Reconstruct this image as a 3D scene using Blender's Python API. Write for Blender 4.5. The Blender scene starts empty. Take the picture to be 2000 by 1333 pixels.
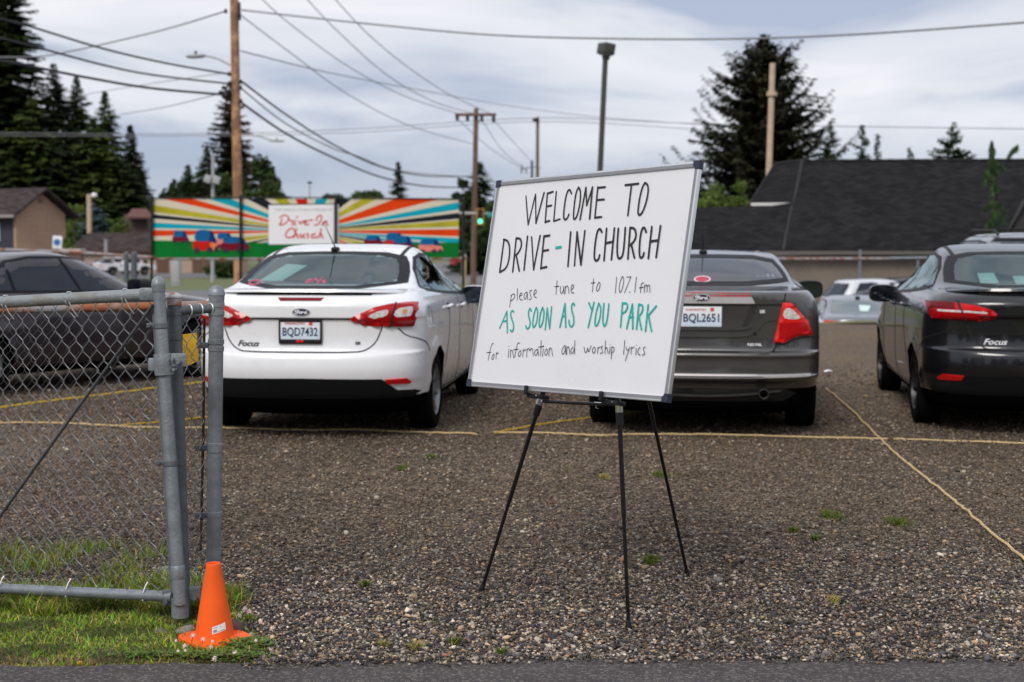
import bpy, bmesh, math, random
import numpy as np
from mathutils import Vector, Matrix
from mathutils.bvhtree import BVHTree
from mathutils.geometry import delaunay_2d_cdt

random.seed(7)
rng = np.random.default_rng(7)
scene = bpy.context.scene
col = scene.collection
R = math.radians

# ------------------------------------------------------------------ camera, sky, sun, exposure
FPX, HZ, CAMH = 2777.8, 475.0, 1.5
PITCH = math.atan((666.5 - HZ) / FPX)
cam_d = bpy.data.cameras.new("camera")
cam = bpy.data.objects.new("camera", cam_d)
col.objects.link(cam)
cam.location = (0, 0, CAMH)
cam.rotation_euler = (math.pi / 2 - PITCH, 0, 0)
cam_d.lens = 50
cam_d.sensor_width = 36
cam_d.clip_end = 6000
cam_d.dof.use_dof = True
cam_d.dof.focus_distance = 5.75
cam_d.dof.aperture_fstop = 3.4
scene.camera = cam
vs = scene.view_settings
vs.view_transform = 'Standard'
vs.look = 'None'
vs.exposure = 0.0
vs.gamma = 1.0

SUN_EL, SUN_AZ = R(42), R(203)          # azimuth clockwise from +Y
world = bpy.data.worlds.new("World")
scene.world = world
world.use_nodes = True
wn, wl = world.node_tree.nodes, world.node_tree.links
wn.clear()


def wnode(t, **k):
    n = wn.new(t)
    for a, b in k.items():
        setattr(n, a, b)
    return n


w_out = wnode('ShaderNodeOutputWorld')
w_bg = wnode('ShaderNodeBackground')
w_bg.inputs['Strength'].default_value = 0.1
w_sky = wnode('ShaderNodeTexSky', sky_type='NISHITA')
w_sky.sun_disc = False
w_sky.sun_elevation = SUN_EL
w_sky.sun_rotation = SUN_AZ
w_tc = wnode('ShaderNodeTexCoord')
w_map = wnode('ShaderNodeMapping')
w_map.inputs['Scale'].default_value = (3.4, 3.4, 15.0)
w_map.inputs['Location'].default_value = (0.35, 0.2, 3.3)
w_no = wnode('ShaderNodeTexNoise')
w_no.inputs['Scale'].default_value = 1.0
w_no.inputs['Detail'].default_value = 7
w_no.inputs['Roughness'].default_value = 0.52
w_no.inputs['Distortion'].default_value = 0.5
w_cr = wnode('ShaderNodeValToRGB')
cr = w_cr.color_ramp
cr.elements[0].position = 0.38
cr.elements[0].color = (.46, .53, .67, 1)
cr.elements[1].position = 0.66
cr.elements[1].color = (.92, .925, .97, 1)
e_ = cr.elements.new(0.50)
e_.color = (.755, .78, .86, 1)
w_sep = wnode('ShaderNodeSeparateXYZ')
w_hz = wnode('ShaderNodeMapRange')          # bluish band low over the horizon
w_hz.interpolation_type = 'SMOOTHSTEP'
w_hz.inputs['From Min'].default_value = 0.02
w_hz.inputs['From Max'].default_value = 0.085
w_hz.inputs['To Min'].default_value = 0.65
w_hz.inputs['To Max'].default_value = 0.0
w_mix = wnode('ShaderNodeMix', data_type='RGBA')
w_mix.inputs['B'].default_value = (.36, .445, .575, 1)
w_zg = wnode('ShaderNodeMapRange')          # an overcast sky is brighter overhead
w_zg.interpolation_type = 'SMOOTHSTEP'
w_zg.inputs['From Min'].default_value = 0.17
w_zg.inputs['From Max'].default_value = 0.8
w_zg.inputs['To Min'].default_value = 10.0
w_zg.inputs['To Max'].default_value = 14.0
w_mul = wnode('ShaderNodeVectorMath', operation='SCALE')
w_m2 = wnode('ShaderNodeMix', data_type='RGBA')
w_m2.inputs['Factor'].default_value = 0.06
wl.new(w_tc.outputs['Generated'], w_map.inputs['Vector'])
wl.new(w_map.outputs[0], w_no.inputs['Vector'])
wl.new(w_no.outputs['Fac'], w_cr.inputs['Fac'])
wl.new(w_tc.outputs['Generated'], w_sep.inputs[0])
wl.new(w_sep.outputs['Z'], w_hz.inputs['Value'])
wl.new(w_sep.outputs['Z'], w_zg.inputs['Value'])
wl.new(w_hz.outputs[0], w_mix.inputs['Factor'])
wl.new(w_cr.outputs[0], w_mix.inputs['A'])
wl.new(w_mix.outputs['Result'], w_mul.inputs[0])
wl.new(w_zg.outputs[0], w_mul.inputs['Scale'])
wl.new(w_mul.outputs[0], w_m2.inputs['A'])
wl.new(w_sky.outputs[0], w_m2.inputs['B'])
wl.new(w_m2.outputs['Result'], w_bg.inputs['Color'])
wl.new(w_bg.outputs[0], w_out.inputs['Surface'])

sun_d = bpy.data.lights.new("sun", 'SUN')
sun_d.energy = 2.0
sun_d.angle = R(20)
sun_d.color = (1.0, .95, .88)
sun = bpy.data.objects.new("sun", sun_d)
col.objects.link(sun)
sdir = Vector((math.sin(SUN_AZ) * math.cos(SUN_EL), math.cos(SUN_AZ) * math.cos(SUN_EL), math.sin(SUN_EL)))
sun.rotation_euler = sdir.to_track_quat('Z', 'Y').to_euler()
sun.location = sdir * 60


# ------------------------------------------------------------------ where a spot of the photograph lies in the place
def ray(px, py):
    dx, dy = (px - 1000) / FPX, (666.5 - py) / FPX
    c, s = math.cos(PITCH), math.sin(PITCH)
    return Vector((dx, c + dy * s, -s + dy * c))


def W(px, py, Y):
    d = ray(px, py)
    t = Y / d.y
    return Vector((d.x * t, Y, CAMH + d.z * t))


def G(px, py, z=0.0):
    d = ray(px, py)
    t = (z - CAMH) / d.z
    return Vector((d.x * t, d.y * t, z))


def sstep(a, b, x):
    t = np.clip((np.asarray(x, float) - a) / (b - a), 0, 1)
    return t * t * (3 - 2 * t)


def tz(x, y):
    """height of the land"""
    b = np.interp(y, [33, 95, 150, 400], [0, -1.3, -1.7, -1.7])
    d = (-1.1 * sstep(26.7, 28.2, y) - .35 * sstep(31, 44, y)) * sstep(1.2, 3.0, x)
    return np.minimum(b, d)


# ------------------------------------------------------------------ materials
MATS = {}


def pm(name, base, rough=.5, metal=0., var=.12, scale=18., bump=0., bscale=60., coat=0., spec=.5,
       col2=None, cpos=(.45, .6), rvar=.08, island=0., backdark=None, emis=None, trans=0., sss=0.):
    """procedural Principled material: noise varies colour and roughness, optional second colour and bump"""
    if name in MATS:
        return MATS[name]
    m = bpy.data.materials.new(name)
    m.use_nodes = True
    n, l = m.node_tree.nodes, m.node_tree.links
    p = n['Principled BSDF']
    tc = n.new('ShaderNodeTexCoord')
    no = n.new('ShaderNodeTexNoise')
    no.inputs['Scale'].default_value = scale
    no.inputs['Detail'].default_value = 5
    no.inputs['Roughness'].default_value = .6
    l.new(tc.outputs['Object'], no.inputs['Vector'])
    rp = n.new('ShaderNodeValToRGB')
    b = Vector(base[:3])
    if col2 is None:
        rp.color_ramp.elements[0].position, rp.color_ramp.elements[1].position = .3, .7
        c0, c1 = b * (1 - var), b * (1 + var)
    else:
        rp.color_ramp.elements[0].position, rp.color_ramp.elements[1].position = cpos
        c0, c1 = b, Vector(col2[:3])
    rp.color_ramp.elements[0].color = (*c0, 1)
    rp.color_ramp.elements[1].color = (*c1, 1)
    l.new(no.outputs['Fac'], rp.inputs['Fac'])
    out = rp.outputs[0]
    if island:
        ge = n.new('ShaderNodeNewGeometry')
        mr = n.new('ShaderNodeMapRange')
        mr.inputs['To Min'].default_value = 1 - island
        mr.inputs['To Max'].default_value = 1 + island
        l.new(ge.outputs['Random Per Island'], mr.inputs['Value'])
        sc = n.new('ShaderNodeVectorMath')
        sc.operation = 'SCALE'
        l.new(out, sc.inputs[0])
        l.new(mr.outputs[0], sc.inputs['Scale'])
        out = sc.outputs[0]
    if backdark is not None:
        ge = n.new('ShaderNodeNewGeometry')
        mx = n.new('ShaderNodeMix')
        mx.data_type = 'RGBA'
        mx.inputs['B'].default_value = (*backdark, 1)
        l.new(ge.outputs['Backfacing'], mx.inputs['Factor'])
        l.new(out, mx.inputs['A'])
        out = mx.outputs['Result']
    l.new(out, p.inputs['Base Color'])
    mr2 = n.new('ShaderNodeMapRange')
    mr2.inputs['To Min'].default_value = max(.02, rough - rvar)
    mr2.inputs['To Max'].default_value = min(1, rough + rvar)
    l.new(no.outputs['Fac'], mr2.inputs['Value'])
    l.new(mr2.outputs[0], p.inputs['Roughness'])
    p.inputs['Metallic'].default_value = metal
    p.inputs['Specular IOR Level'].default_value = spec
    p.inputs['Coat Weight'].default_value = coat
    p.inputs['Coat Roughness'].default_value = .03
    if trans:
        p.inputs['Transmission Weight'].default_value = trans
    if emis:
        p.inputs['Emission Color'].default_value = (*emis[:3], 1)
        p.inputs['Emission Strength'].default_value = emis[3]
    if bump:
        nb = n.new('ShaderNodeTexNoise')
        nb.inputs['Scale'].default_value = bscale
        nb.inputs['Detail'].default_value = 4
        l.new(tc.outputs['Object'], nb.inputs['Vector'])
        bp = n.new('ShaderNodeBump')
        bp.inputs['Strength'].default_value = bump
        bp.inputs['Distance'].default_value = .02
        l.new(nb.outputs['Fac'], bp.inputs['Height'])
        l.new(bp.outputs[0], p.inputs['Normal'])
    MATS[name] = m
    return m


def glass_mat(name, tint, refl=(1, 1, 1)):
    if name in MATS:
        return MATS[name]
    m = bpy.data.materials.new(name)
    m.use_nodes = True
    n, l = m.node_tree.nodes, m.node_tree.links
    n.remove(n['Principled BSDF'])
    tr = n.new('ShaderNodeBsdfTransparent')
    tr.inputs[0].default_value = (*tint, 1)
    gl = n.new('ShaderNodeBsdfGlossy')
    gl.inputs['Roughness'].default_value = .02
    gl.inputs['Color'].default_value = (*refl, 1)
    fr = n.new('ShaderNodeFresnel')
    fr.inputs['IOR'].default_value = 1.55
    tc = n.new('ShaderNodeTexCoord')
    no = n.new('ShaderNodeTexNoise')
    no.inputs['Scale'].default_value = 2.5
    l.new(tc.outputs['Object'], no.inputs['Vector'])
    bp = n.new('ShaderNodeBump')
    bp.inputs['Strength'].default_value = .02
    l.new(no.outputs['Fac'], bp.inputs['Height'])
    l.new(bp.outputs[0], gl.inputs['Normal'])
    mx = n.new('ShaderNodeMixShader')
    l.new(fr.outputs[0], mx.inputs[0])
    l.new(tr.outputs[0], mx.inputs[1])
    l.new(gl.outputs[0], mx.inputs[2])
    l.new(mx.outputs[0], n['Material Output'].inputs['Surface'])
    MATS[name] = m
    return m


# ------------------------------------------------------------------ mesh building
def basis(d):
    d = Vector(d).normalized()
    a = Vector((0, 0, 1)) if abs(d.z) < .9 else Vector((1, 0, 0))
    u = d.cross(a).normalized()
    return u, d.cross(u).normalized(), d


class MB:
    def __init__(s):
        s.v, s.f, s.m, s.vn = [], [], [], []

    def add(s, vs, fs, mi=0):
        o = len(s.v)
        s.v += [tuple(p) for p in vs]
        s.f += [tuple(i + o for i in f) for f in fs]
        s.m += [mi] * len(fs)
        return s

    def box(s, c, d, rot=None, mi=0, bev=0.):
        """centre, full sizes, optional 3x3 rotation; bev cuts the edges"""
        hx, hy, hz = d[0] / 2, d[1] / 2, d[2] / 2
        if bev <= 0:
            vs = [Vector((x * hx, y * hy, z * hz)) for x in (-1, 1) for y in (-1, 1) for z in (-1, 1)]
            fs = [(0, 1, 3, 2), (4, 6, 7, 5), (0, 4, 5, 1), (2, 3, 7, 6), (0, 2, 6, 4), (1, 5, 7, 3)]
        else:
            bm = bmesh.new()
            bmesh.ops.create_cube(bm, size=1)
            for v in bm.verts:
                v.co = Vector((v.co.x * d[0], v.co.y * d[1], v.co.z * d[2]))
            bmesh.ops.bevel(bm, geom=bm.edges[:], offset=bev, segments=2, profile=.6, affect='EDGES')
            bm.verts.index_update()
            vs = [v.co.copy() for v in bm.verts]
            fs = [tuple(v.index for v in f.verts) for f in bm.faces]
            bm.free()
        c = Vector(c)
        if rot is not None:
            vs = [rot @ v for v in vs]
        return s.add([v + c for v in vs], fs, mi)

    def cyl(s, p0, p1, r0, r1=None, seg=12, caps=True, mi=0):
        r1 = r0 if r1 is None else r1
        p0, p1 = Vector(p0), Vector(p1)
        u, w, d = basis(p1 - p0)
        vs, fs = [], []
        for p, r in ((p0, r0), (p1, r1)):
            for k in range(seg):
                a = 2 * math.pi * k / seg
                vs.append(p + (u * math.cos(a) + w * math.sin(a)) * r)
        for k in range(seg):
            j = (k + 1) % seg
            fs.append((k, j, seg + j, seg + k))
        if caps:
            fs.append(tuple(range(seg - 1, -1, -1)))
            fs.append(tuple(range(seg, 2 * seg)))
        return s.add(vs, fs, mi)

    def tube(s, pts, r, seg=6, caps=True, mi=0):
        pts = [Vector(p) for p in pts]
        n = len(pts)
        rr = r if hasattr(r, '__len__') else [r] * n
        vs, fs = [], []
        u = None
        for i, p in enumerate(pts):
            d = (pts[min(i + 1, n - 1)] - pts[max(i - 1, 0)])
            if d.length < 1e-9:
                d = Vector((0, 0, 1))
            d.normalize()
            if u is None:
                u = basis(d)[0]
            else:
                u = (u - d * u.dot(d))
                u = u.normalized() if u.length > 1e-6 else basis(d)[0]
            w = d.cross(u)
            for k in range(seg):
                a = 2 * math.pi * k / seg
                vs.append(p + (u * math.cos(a) + w * math.sin(a)) * rr[i])
        for i in range(n - 1):
            for k in range(seg):
                j = (k + 1) % seg
                fs.append((i * seg + k, i * seg + j, (i + 1) * seg + j, (i + 1) * seg + k))
        if caps:
            fs.append(tuple(range(seg - 1, -1, -1)))
            fs.append(tuple(range((n - 1) * seg, n * seg)))
        return s.add(vs, fs, mi)

    def lathe(s, prof, o=(0, 0, 0), ax=(0, 0, 1), seg=24, mi=0):
        """prof: (radius, height) pairs"""
        u, w, d = basis(ax)
        o = Vector(o)
        vs, fs = [], []
        for r, h in prof:
            for k in range(seg):
                a = 2 * math.pi * k / seg
                vs.append(o + d * h + (u * math.cos(a) + w * math.sin(a)) * max(r, 1e-5))
        for i in range(len(prof) - 1):
            for k in range(seg):
                j = (k + 1) % seg
                fs.append((i * seg + k, i * seg + j, (i + 1) * seg + j, (i + 1) * seg + k))
        return s.add(vs, fs, mi)

    def prism(s, poly, dv, mi=0):
        """planar polygon of 3-D points swept by dv"""
        n = len(poly)
        poly = [Vector(p) for p in poly]
        dv = Vector(dv)
        fs = [tuple(range(n - 1, -1, -1)), tuple(range(n, 2 * n))]
        fs += [(k, (k + 1) % n, n + (k + 1) % n, n + k) for k in range(n)]
        return s.add(poly + [p + dv for p in poly], fs, mi)

    def blob(s, c, r, e=.5, seg=20, rings=12, rot=None, mi=0):
        """superellipsoid"""
        def sp(x, p):
            return math.copysign(abs(x) ** p, x)
        c = Vector(c)
        vs, fs = [], []
        for i in range(rings + 1):
            b = -math.pi / 2 + math.pi * i / rings
            for k in range(seg):
                a = 2 * math.pi * k / seg
                p = Vector((r[0] * sp(math.cos(b), e) * sp(math.cos(a), e), r[1] * sp(math.cos(b), e) * sp(math.sin(a), e), r[2] * sp(math.sin(b), e)))
                vs.append((rot @ p if rot is not None else p) + c)
        for i in range(rings):
            for k in range(seg):
                j = (k + 1) % seg
                fs.append((i * seg + k, i * seg + j, (i + 1) * seg + j, (i + 1) * seg + k))
        return s.add(vs, fs, mi)

    def build(s, name, mat, parent=None, smooth=True, angle=38, base=False, loc=None):
        me = bpy.data.meshes.new(name)
        me.from_pydata(s.v, [], s.f)
        mats = mat if isinstance(mat, (list, tuple)) else [mat]
        for m in mats:
            me.materials.append(m)
        if any(s.m):
            me.polygons.foreach_set('material_index', s.m)
        bm = bmesh.new()
        bm.from_mesh(me)
        bmesh.ops.recalc_face_normals(bm, faces=bm.faces[:])
        bm.to_mesh(me)
        bm.free()
        if smooth:
            me.polygons.foreach_set('use_smooth', [True] * len(me.polygons))
            me.set_sharp_from_angle(angle=R(angle))
            if s.vn and len(s.vn) == len(s.v):
                me.normals_split_custom_set_from_vertices(s.vn)
        return finish(name, me, parent, base)


def finish(name, me, parent=None, base=False):
    o = bpy.data.objects.new(name, me)
    col.objects.link(o)
    if parent is not None:
        o.parent = parent
        if parent.name in WORLDROOT:
            o.matrix_parent_inverse = Matrix.Translation(-parent.location)
    elif base:
        co = np.empty(len(me.vertices) * 3)
        me.vertices.foreach_get('co', co)
        co = co.reshape(-1, 3)
        b = Vector(((co[:, 0].min() + co[:, 0].max()) / 2, (co[:, 1].min() + co[:, 1].max()) / 2, co[:, 2].min()))
        me.transform(Matrix.Translation(-b))
        o.location = b
    return o


WORLDROOT = set()


def np_mesh(name, v, f, mats, smooth=False, colors=None):
    """big mesh straight from arrays; f is (n,k)"""
    me = bpy.data.meshes.new(name)
    k = f.shape[1]
    me.vertices.add(len(v))
    me.vertices.foreach_set('co', np.ascontiguousarray(v, np.float32).ravel())
    me.loops.add(f.size)
    me.loops.foreach_set('vertex_index', np.ascontiguousarray(f, np.int32).ravel())
    me.polygons.add(len(f))
    me.polygons.foreach_set('loop_start', np.arange(0, f.size, k, dtype=np.int32))
    if smooth:
        me.polygons.foreach_set('use_smooth', np.ones(len(f), bool))
    for m in (mats if isinstance(mats, (list, tuple)) else [mats]):
        me.materials.append(m)
    me.update(calc_edges=True)
    me.validate()
    if colors is not None:
        at = me.attributes.new('tone', 'FLOAT_COLOR', 'POINT')
        at.data.foreach_set('color', np.ascontiguousarray(colors, np.float32).ravel())
    return me


def tag(o, label=None, cat=None, group=None, kind=None):
    for k, v in (('label', label), ('category', cat), ('group', group), ('kind', kind)):
        if v:
            o[k] = v
    return o


def thing(name, loc, label, cat, group=None, rotz=0., world=True):
    """an Empty at the base of a thing; with world=True its parts are modelled in world coordinates"""
    o = bpy.data.objects.new(name, None)
    o.empty_display_size = .2
    col.objects.link(o)
    o.location = loc
    o.rotation_euler = (0, 0, rotz)
    if world:
        WORLDROOT.add(o.name)
    return tag(o, label, cat, group)


def children_of(o):
    return [c for c in bpy.data.objects if c.parent == o]


def copy_tree(o, parent=None):
    c = o.copy()
    col.objects.link(c)
    if parent is not None:
        c.parent = parent
    for ch in children_of(o):
        copy_tree(ch, c)
    return c


def text_mesh(s, size=1., bold=0., shear=0., spacing=1.):
    """flat outline of a word: 2-D points and faces, centred on its own box"""
    cu = bpy.data.curves.new('t', 'FONT')
    cu.body = s
    cu.size = size
    cu.shear = shear
    cu.offset = bold
    cu.space_character = spacing
    cu.resolution_u = 3
    cu.align_x = 'CENTER'
    o = bpy.data.objects.new('t', cu)
    col.objects.link(o)
    dg = bpy.context.evaluated_depsgraph_get()
    me = bpy.data.meshes.new_from_object(o.evaluated_get(dg))
    v = [tuple(p.co[:2]) for p in me.vertices]
    f = [tuple(p.vertices) for p in me.polygons]
    bpy.data.objects.remove(o)
    bpy.data.curves.remove(cu)
    bpy.data.meshes.remove(me)
    a = np.array(v)
    c = (a.min(0) + a.max(0)) / 2
    return [(x - c[0], y - c[1]) for x, y in v], f


def chaikin(p, n=2, closed=False):
    p = [Vector(q) for q in p]
    for _ in range(n):
        q = []
        m = len(p)
        if not closed:
            q.append(p[0])
        for i in range(m if closed else m - 1):
            a, b = p[i], p[(i + 1) % m]
            q += [a * .75 + b * .25, a * .25 + b * .75]
        if not closed:
            q.append(p[-1])
        p = q
    return p


def ribbon2d(pts, w, seg=6, jit=0.):
    """a marker stroke as flat faces (round ends): 2-D verts, faces"""
    pts = [Vector((p[0], p[1])) for p in pts]
    n = len(pts)
    vs, fs = [], []
    for i, p in enumerate(pts):
        a = (p - pts[i - 1]).normalized() if i > 0 else None
        b = (pts[i + 1] - p).normalized() if i < n - 1 else None
        d = (a or b) if (a is None or b is None) else (a + b)
        d = d.normalized() if d.length > .3 else (a or b)
        k = 1.0
        if a is not None and b is not None:
            k = 1 / max(.5, d.dot(a))
        nrm = Vector((-d.y, d.x)) * (w / 2 * min(k, 1.5) * (1 + random.uniform(-jit, jit)))
        vs += [p + nrm, p - nrm]
    for i in range(n - 1):
        fs.append((2 * i, 2 * i + 1, 2 * i + 3, 2 * i + 2))
    for i, sg in ((0, -1), (n - 1, 1)):
        d = (pts[1] - pts[0]) if i == 0 else (pts[-1] - pts[-2])
        d = d.normalized() * sg
        nn = Vector((-d.y, d.x))
        o = len(vs)
        ring = [pts[i] + (nn * math.cos(t) + d * math.sin(t)) * (w / 2) for t in np.linspace(0, math.pi, seg)]
        vs += ring
        fs.append(tuple(range(o, o + seg)))
    return vs, fs
# ================================================================== THE SETTING
def gravel_material():
    m = bpy.data.materials.new("gravel")
    m.use_nodes = True
    n, l = m.node_tree.nodes, m.node_tree.links
    p = n['Principled BSDF']
    p.inputs['Specular IOR Level'].default_value = .25
    tc = n.new('ShaderNodeTexCoord')
    # stones: one colour per cell
    vo = n.new('ShaderNodeTexVoronoi')
    vo.inputs['Scale'].default_value = 55
    vo.inputs['Randomness'].default_value = 1
    l.new(tc.outputs['Object'], vo.inputs['Vector'])
    sx = n.new('ShaderNodeSeparateColor')
    l.new(vo.outputs['Color'], sx.inputs[0])
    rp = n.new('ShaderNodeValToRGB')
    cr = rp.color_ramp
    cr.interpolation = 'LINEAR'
    cr.elements[0].position, cr.elements[0].color = 0, (.010, .010, .011, 1)  # shade between the loose stones is put into these dark sheet tones
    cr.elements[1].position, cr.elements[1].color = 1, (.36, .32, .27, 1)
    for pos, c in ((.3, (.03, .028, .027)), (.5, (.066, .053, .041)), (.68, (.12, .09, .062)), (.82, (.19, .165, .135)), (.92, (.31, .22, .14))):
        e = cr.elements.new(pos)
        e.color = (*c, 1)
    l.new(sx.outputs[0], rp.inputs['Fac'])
    # earthy dust worked in between, in wide patches
    no = n.new('ShaderNodeTexNoise')
    no.inputs['Scale'].default_value = .55
    no.inputs['Detail'].default_value = 6
    l.new(tc.outputs['Object'], no.inputs['Vector'])
    r2 = n.new('ShaderNodeMapRange')
    r2.inputs['From Min'].default_value, r2.inputs['From Max'].default_value = .38, .66
    r2.inputs['To Min'].default_value, r2.inputs['To Max'].default_value = .12, .6
    l.new(no.outputs['Fac'], r2.inputs['Value'])
    # farther into the lot the wheels have packed it browner
    sp = n.new('ShaderNodeSeparateXYZ')
    l.new(tc.outputs['Object'], sp.inputs[0])
    r3 = n.new('ShaderNodeMapRange')
    r3.inputs['From Min'].default_value, r3.inputs['From Max'].default_value = 6.2, 11.
    r3.inputs['To Min'].default_value, r3.inputs['To Max'].default_value = 0., .3
    l.new(sp.outputs['Y'], r3.inputs['Value'])
    ad = n.new('ShaderNodeMath')
    ad.operation = 'ADD'
    ad.use_clamp = True
    l.new(r2.outputs[0], ad.inputs[0])
    l.new(r3.outputs[0], ad.inputs[1])
    mx = n.new('ShaderNodeMix')
    mx.data_type = 'RGBA'
    mx.inputs['B'].default_value = (.145, .1, .061, 1)
    l.new(ad.outputs[0], mx.inputs['Factor'])
    l.new(rp.outputs[0], mx.inputs['A'])
    # finer speckle
    n2 = n.new('ShaderNodeTexNoise')
    n2.inputs['Scale'].default_value = 24
    n2.inputs['Detail'].default_value = 8
    n2.inputs['Roughness'].default_value = .8
    l.new(tc.outputs['Object'], n2.inputs['Vector'])
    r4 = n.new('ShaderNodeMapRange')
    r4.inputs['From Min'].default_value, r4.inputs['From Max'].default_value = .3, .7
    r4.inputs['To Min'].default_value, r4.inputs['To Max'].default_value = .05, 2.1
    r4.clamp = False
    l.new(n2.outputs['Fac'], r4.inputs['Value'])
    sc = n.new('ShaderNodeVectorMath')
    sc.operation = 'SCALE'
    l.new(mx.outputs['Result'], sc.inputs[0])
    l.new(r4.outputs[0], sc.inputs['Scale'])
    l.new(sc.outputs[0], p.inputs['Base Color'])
    p.inputs['Roughness'].default_value = .9
    bp = n.new('ShaderNodeBump')
    bp.inputs['Strength'].default_value = 1
    bp.inputs['Distance'].default_value = .016
    inv = n.new('ShaderNodeMath')
    inv.operation = 'SUBTRACT'
    inv.inputs[0].default_value = 1
    l.new(vo.outputs['Distance'], inv.inputs[1])
    l.new(inv.outputs[0], bp.inputs['Height'])
    l.new(bp.outputs[0], p.inputs['Normal'])
    return m


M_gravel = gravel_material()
M_ground = pm("meadow_ground", (.075, .105, .03), .95, var=.4, scale=3, bump=.6, bscale=40, col2=(.16, .15, .06), cpos=(.4, .7))
M_road = pm("road_asphalt", (.13, .125, .13), .9, var=.2, scale=1.5, bump=.2, bscale=90)


def asphalt_material():
    m = pm("lane_asphalt", (.088, .077, .076), .88, var=.25, scale=2.2, bump=.9, bscale=190, spec=.3)
    n, l = m.node_tree.nodes, m.node_tree.links
    p = n['Principled BSDF']
    old = p.inputs['Base Color'].links[0].from_socket
    tc = n.new('ShaderNodeTexCoord')
    vo = n.new('ShaderNodeTexVoronoi')
    vo.inputs['Scale'].default_value = 115
    l.new(tc.outputs['Object'], vo.inputs['Vector'])
    sx = n.new('ShaderNodeSeparateColor')
    l.new(vo.outputs['Color'], sx.inputs[0])
    mr = n.new('ShaderNodeMapRange')
    mr.inputs['From Min'].default_value, mr.inputs['From Max'].default_value = .62, 1
    mr.inputs['To Max'].default_value = .95
    l.new(sx.outputs[0], mr.inputs['Value'])
    mx = n.new('ShaderNodeMix')
    mx.data_type = 'RGBA'
    mx.inputs['B'].default_value = (.26, .23, .2, 1)
    l.new(mr.outputs[0], mx.inputs['Factor'])
    l.new(old, mx.inputs['A'])
    l.new(mx.outputs['Result'], p.inputs['Base Color'])
    return m


M_lane = asphalt_material()


def grid_sheet(name, xs, ys, zf, mat):
    X, Y = np.meshgrid(xs, ys)
    Z = zf(X, Y)
    v = np.stack([X, Y, Z], -1).reshape(-1, 3)
    nx, ny = len(xs), len(ys)
    i = (np.arange(ny - 1)[:, None] * nx + np.arange(nx - 1)[None]).ravel()
    f = np.stack([i, i + 1, i + nx + 1, i + nx], -1)
    me = np_mesh(name, v, f, mat, smooth=True)
    o = bpy.data.objects.new(name, me)
    col.objects.link(o)
    tag(o, kind='structure')
    return o


ys = np.concatenate([np.array([-200, -60, -20, 0, 4]), np.linspace(10, 26, 5), np.linspace(26.6, 28.4, 8), np.linspace(30, 100, 30), np.linspace(110, 420, 30), [700, 1200, 2200, 4000]])
xs = np.concatenate([[-3000, -1200, -500, -200], np.linspace(-100, 0, 24), np.linspace(1, 3.2, 9), np.linspace(5, 100, 20), [200, 500, 1200, 3000]])
grid_sheet("ground", xs, ys, lambda x, y: tz(x, y) - .02 * (y < 33.5), M_ground)


def lot_z(x, y):
    return .012 * np.sin(x * 1.3 + .4) * np.sin(y * .8) * sstep(8, 11, y)


# gravel lot: a long left half and a shorter right half that ends at the drop
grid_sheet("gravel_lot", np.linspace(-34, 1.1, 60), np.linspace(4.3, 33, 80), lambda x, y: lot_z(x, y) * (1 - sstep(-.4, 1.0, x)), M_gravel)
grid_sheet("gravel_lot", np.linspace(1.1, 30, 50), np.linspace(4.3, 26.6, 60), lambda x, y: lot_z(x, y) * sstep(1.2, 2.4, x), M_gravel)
# grassy lip where the lot drops away
tag(grid_sheet("grass_verge", np.linspace(1.4, 30, 40), np.linspace(26.1, 26.75, 4), lambda x, y: .03 + .02 * np.sin(x * 3), pm("verge_grass", (.13, .12, .035), .95, var=.5, scale=8, bump=1, bscale=50)), kind='structure')
grid_sheet("street", np.linspace(-70, 60, 60), np.linspace(35.5, 64, 30), lambda x, y: np.where(x > 1.5, tz(x, y), np.interp(y, [33, 95], [0, -1.3])) + .02, M_road)
grid_sheet("street", np.linspace(-12, 40, 30), np.linspace(97, 230, 20), lambda x, y: tz(x, y) + .02, M_road)
grid_sheet("street", np.linspace(-90, -13, 30), np.linspace(122, 149, 20), lambda x, y: tz(x, y) + .02, M_road)
# asphalt lane in the foreground, its far edge worn uneven
e0, e1, e2 = G(-300, 1309), G(1150, 1291), G(2400, 1293)
lx = np.linspace(-3.2, 3.2, 400)
le = np.interp(lx, [e0.x, e1.x, e2.x], [e0.y, e1.y, e2.y]) + .012 * np.sin(lx * 9) + .008 * np.sin(lx * 31 + 1) + rng.normal(0, .004, lx.size)
lane_v = np.concatenate([np.stack([lx, np.full_like(lx, -6), np.full_like(lx, .016)], 1), np.stack([lx, le - .03, np.full_like(lx, .016)], 1), np.stack([lx, le, np.full_like(lx, .0)], 1)])
i = np.arange(len(lx) - 1)
nL = len(lx)
lane_f = np.concatenate([np.stack([i, i + 1, i + nL + 1, i + nL], 1), np.stack([i + nL, i + nL + 1, i + 2 * nL + 1, i + 2 * nL], 1)])
lane = bpy.data.objects.new("lane", np_mesh("lane", lane_v, lane_f, M_lane))
col.objects.link(lane)
tag(lane, kind='structure')


def lane_edge(x):
    return np.interp(x, lx, le)


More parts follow.
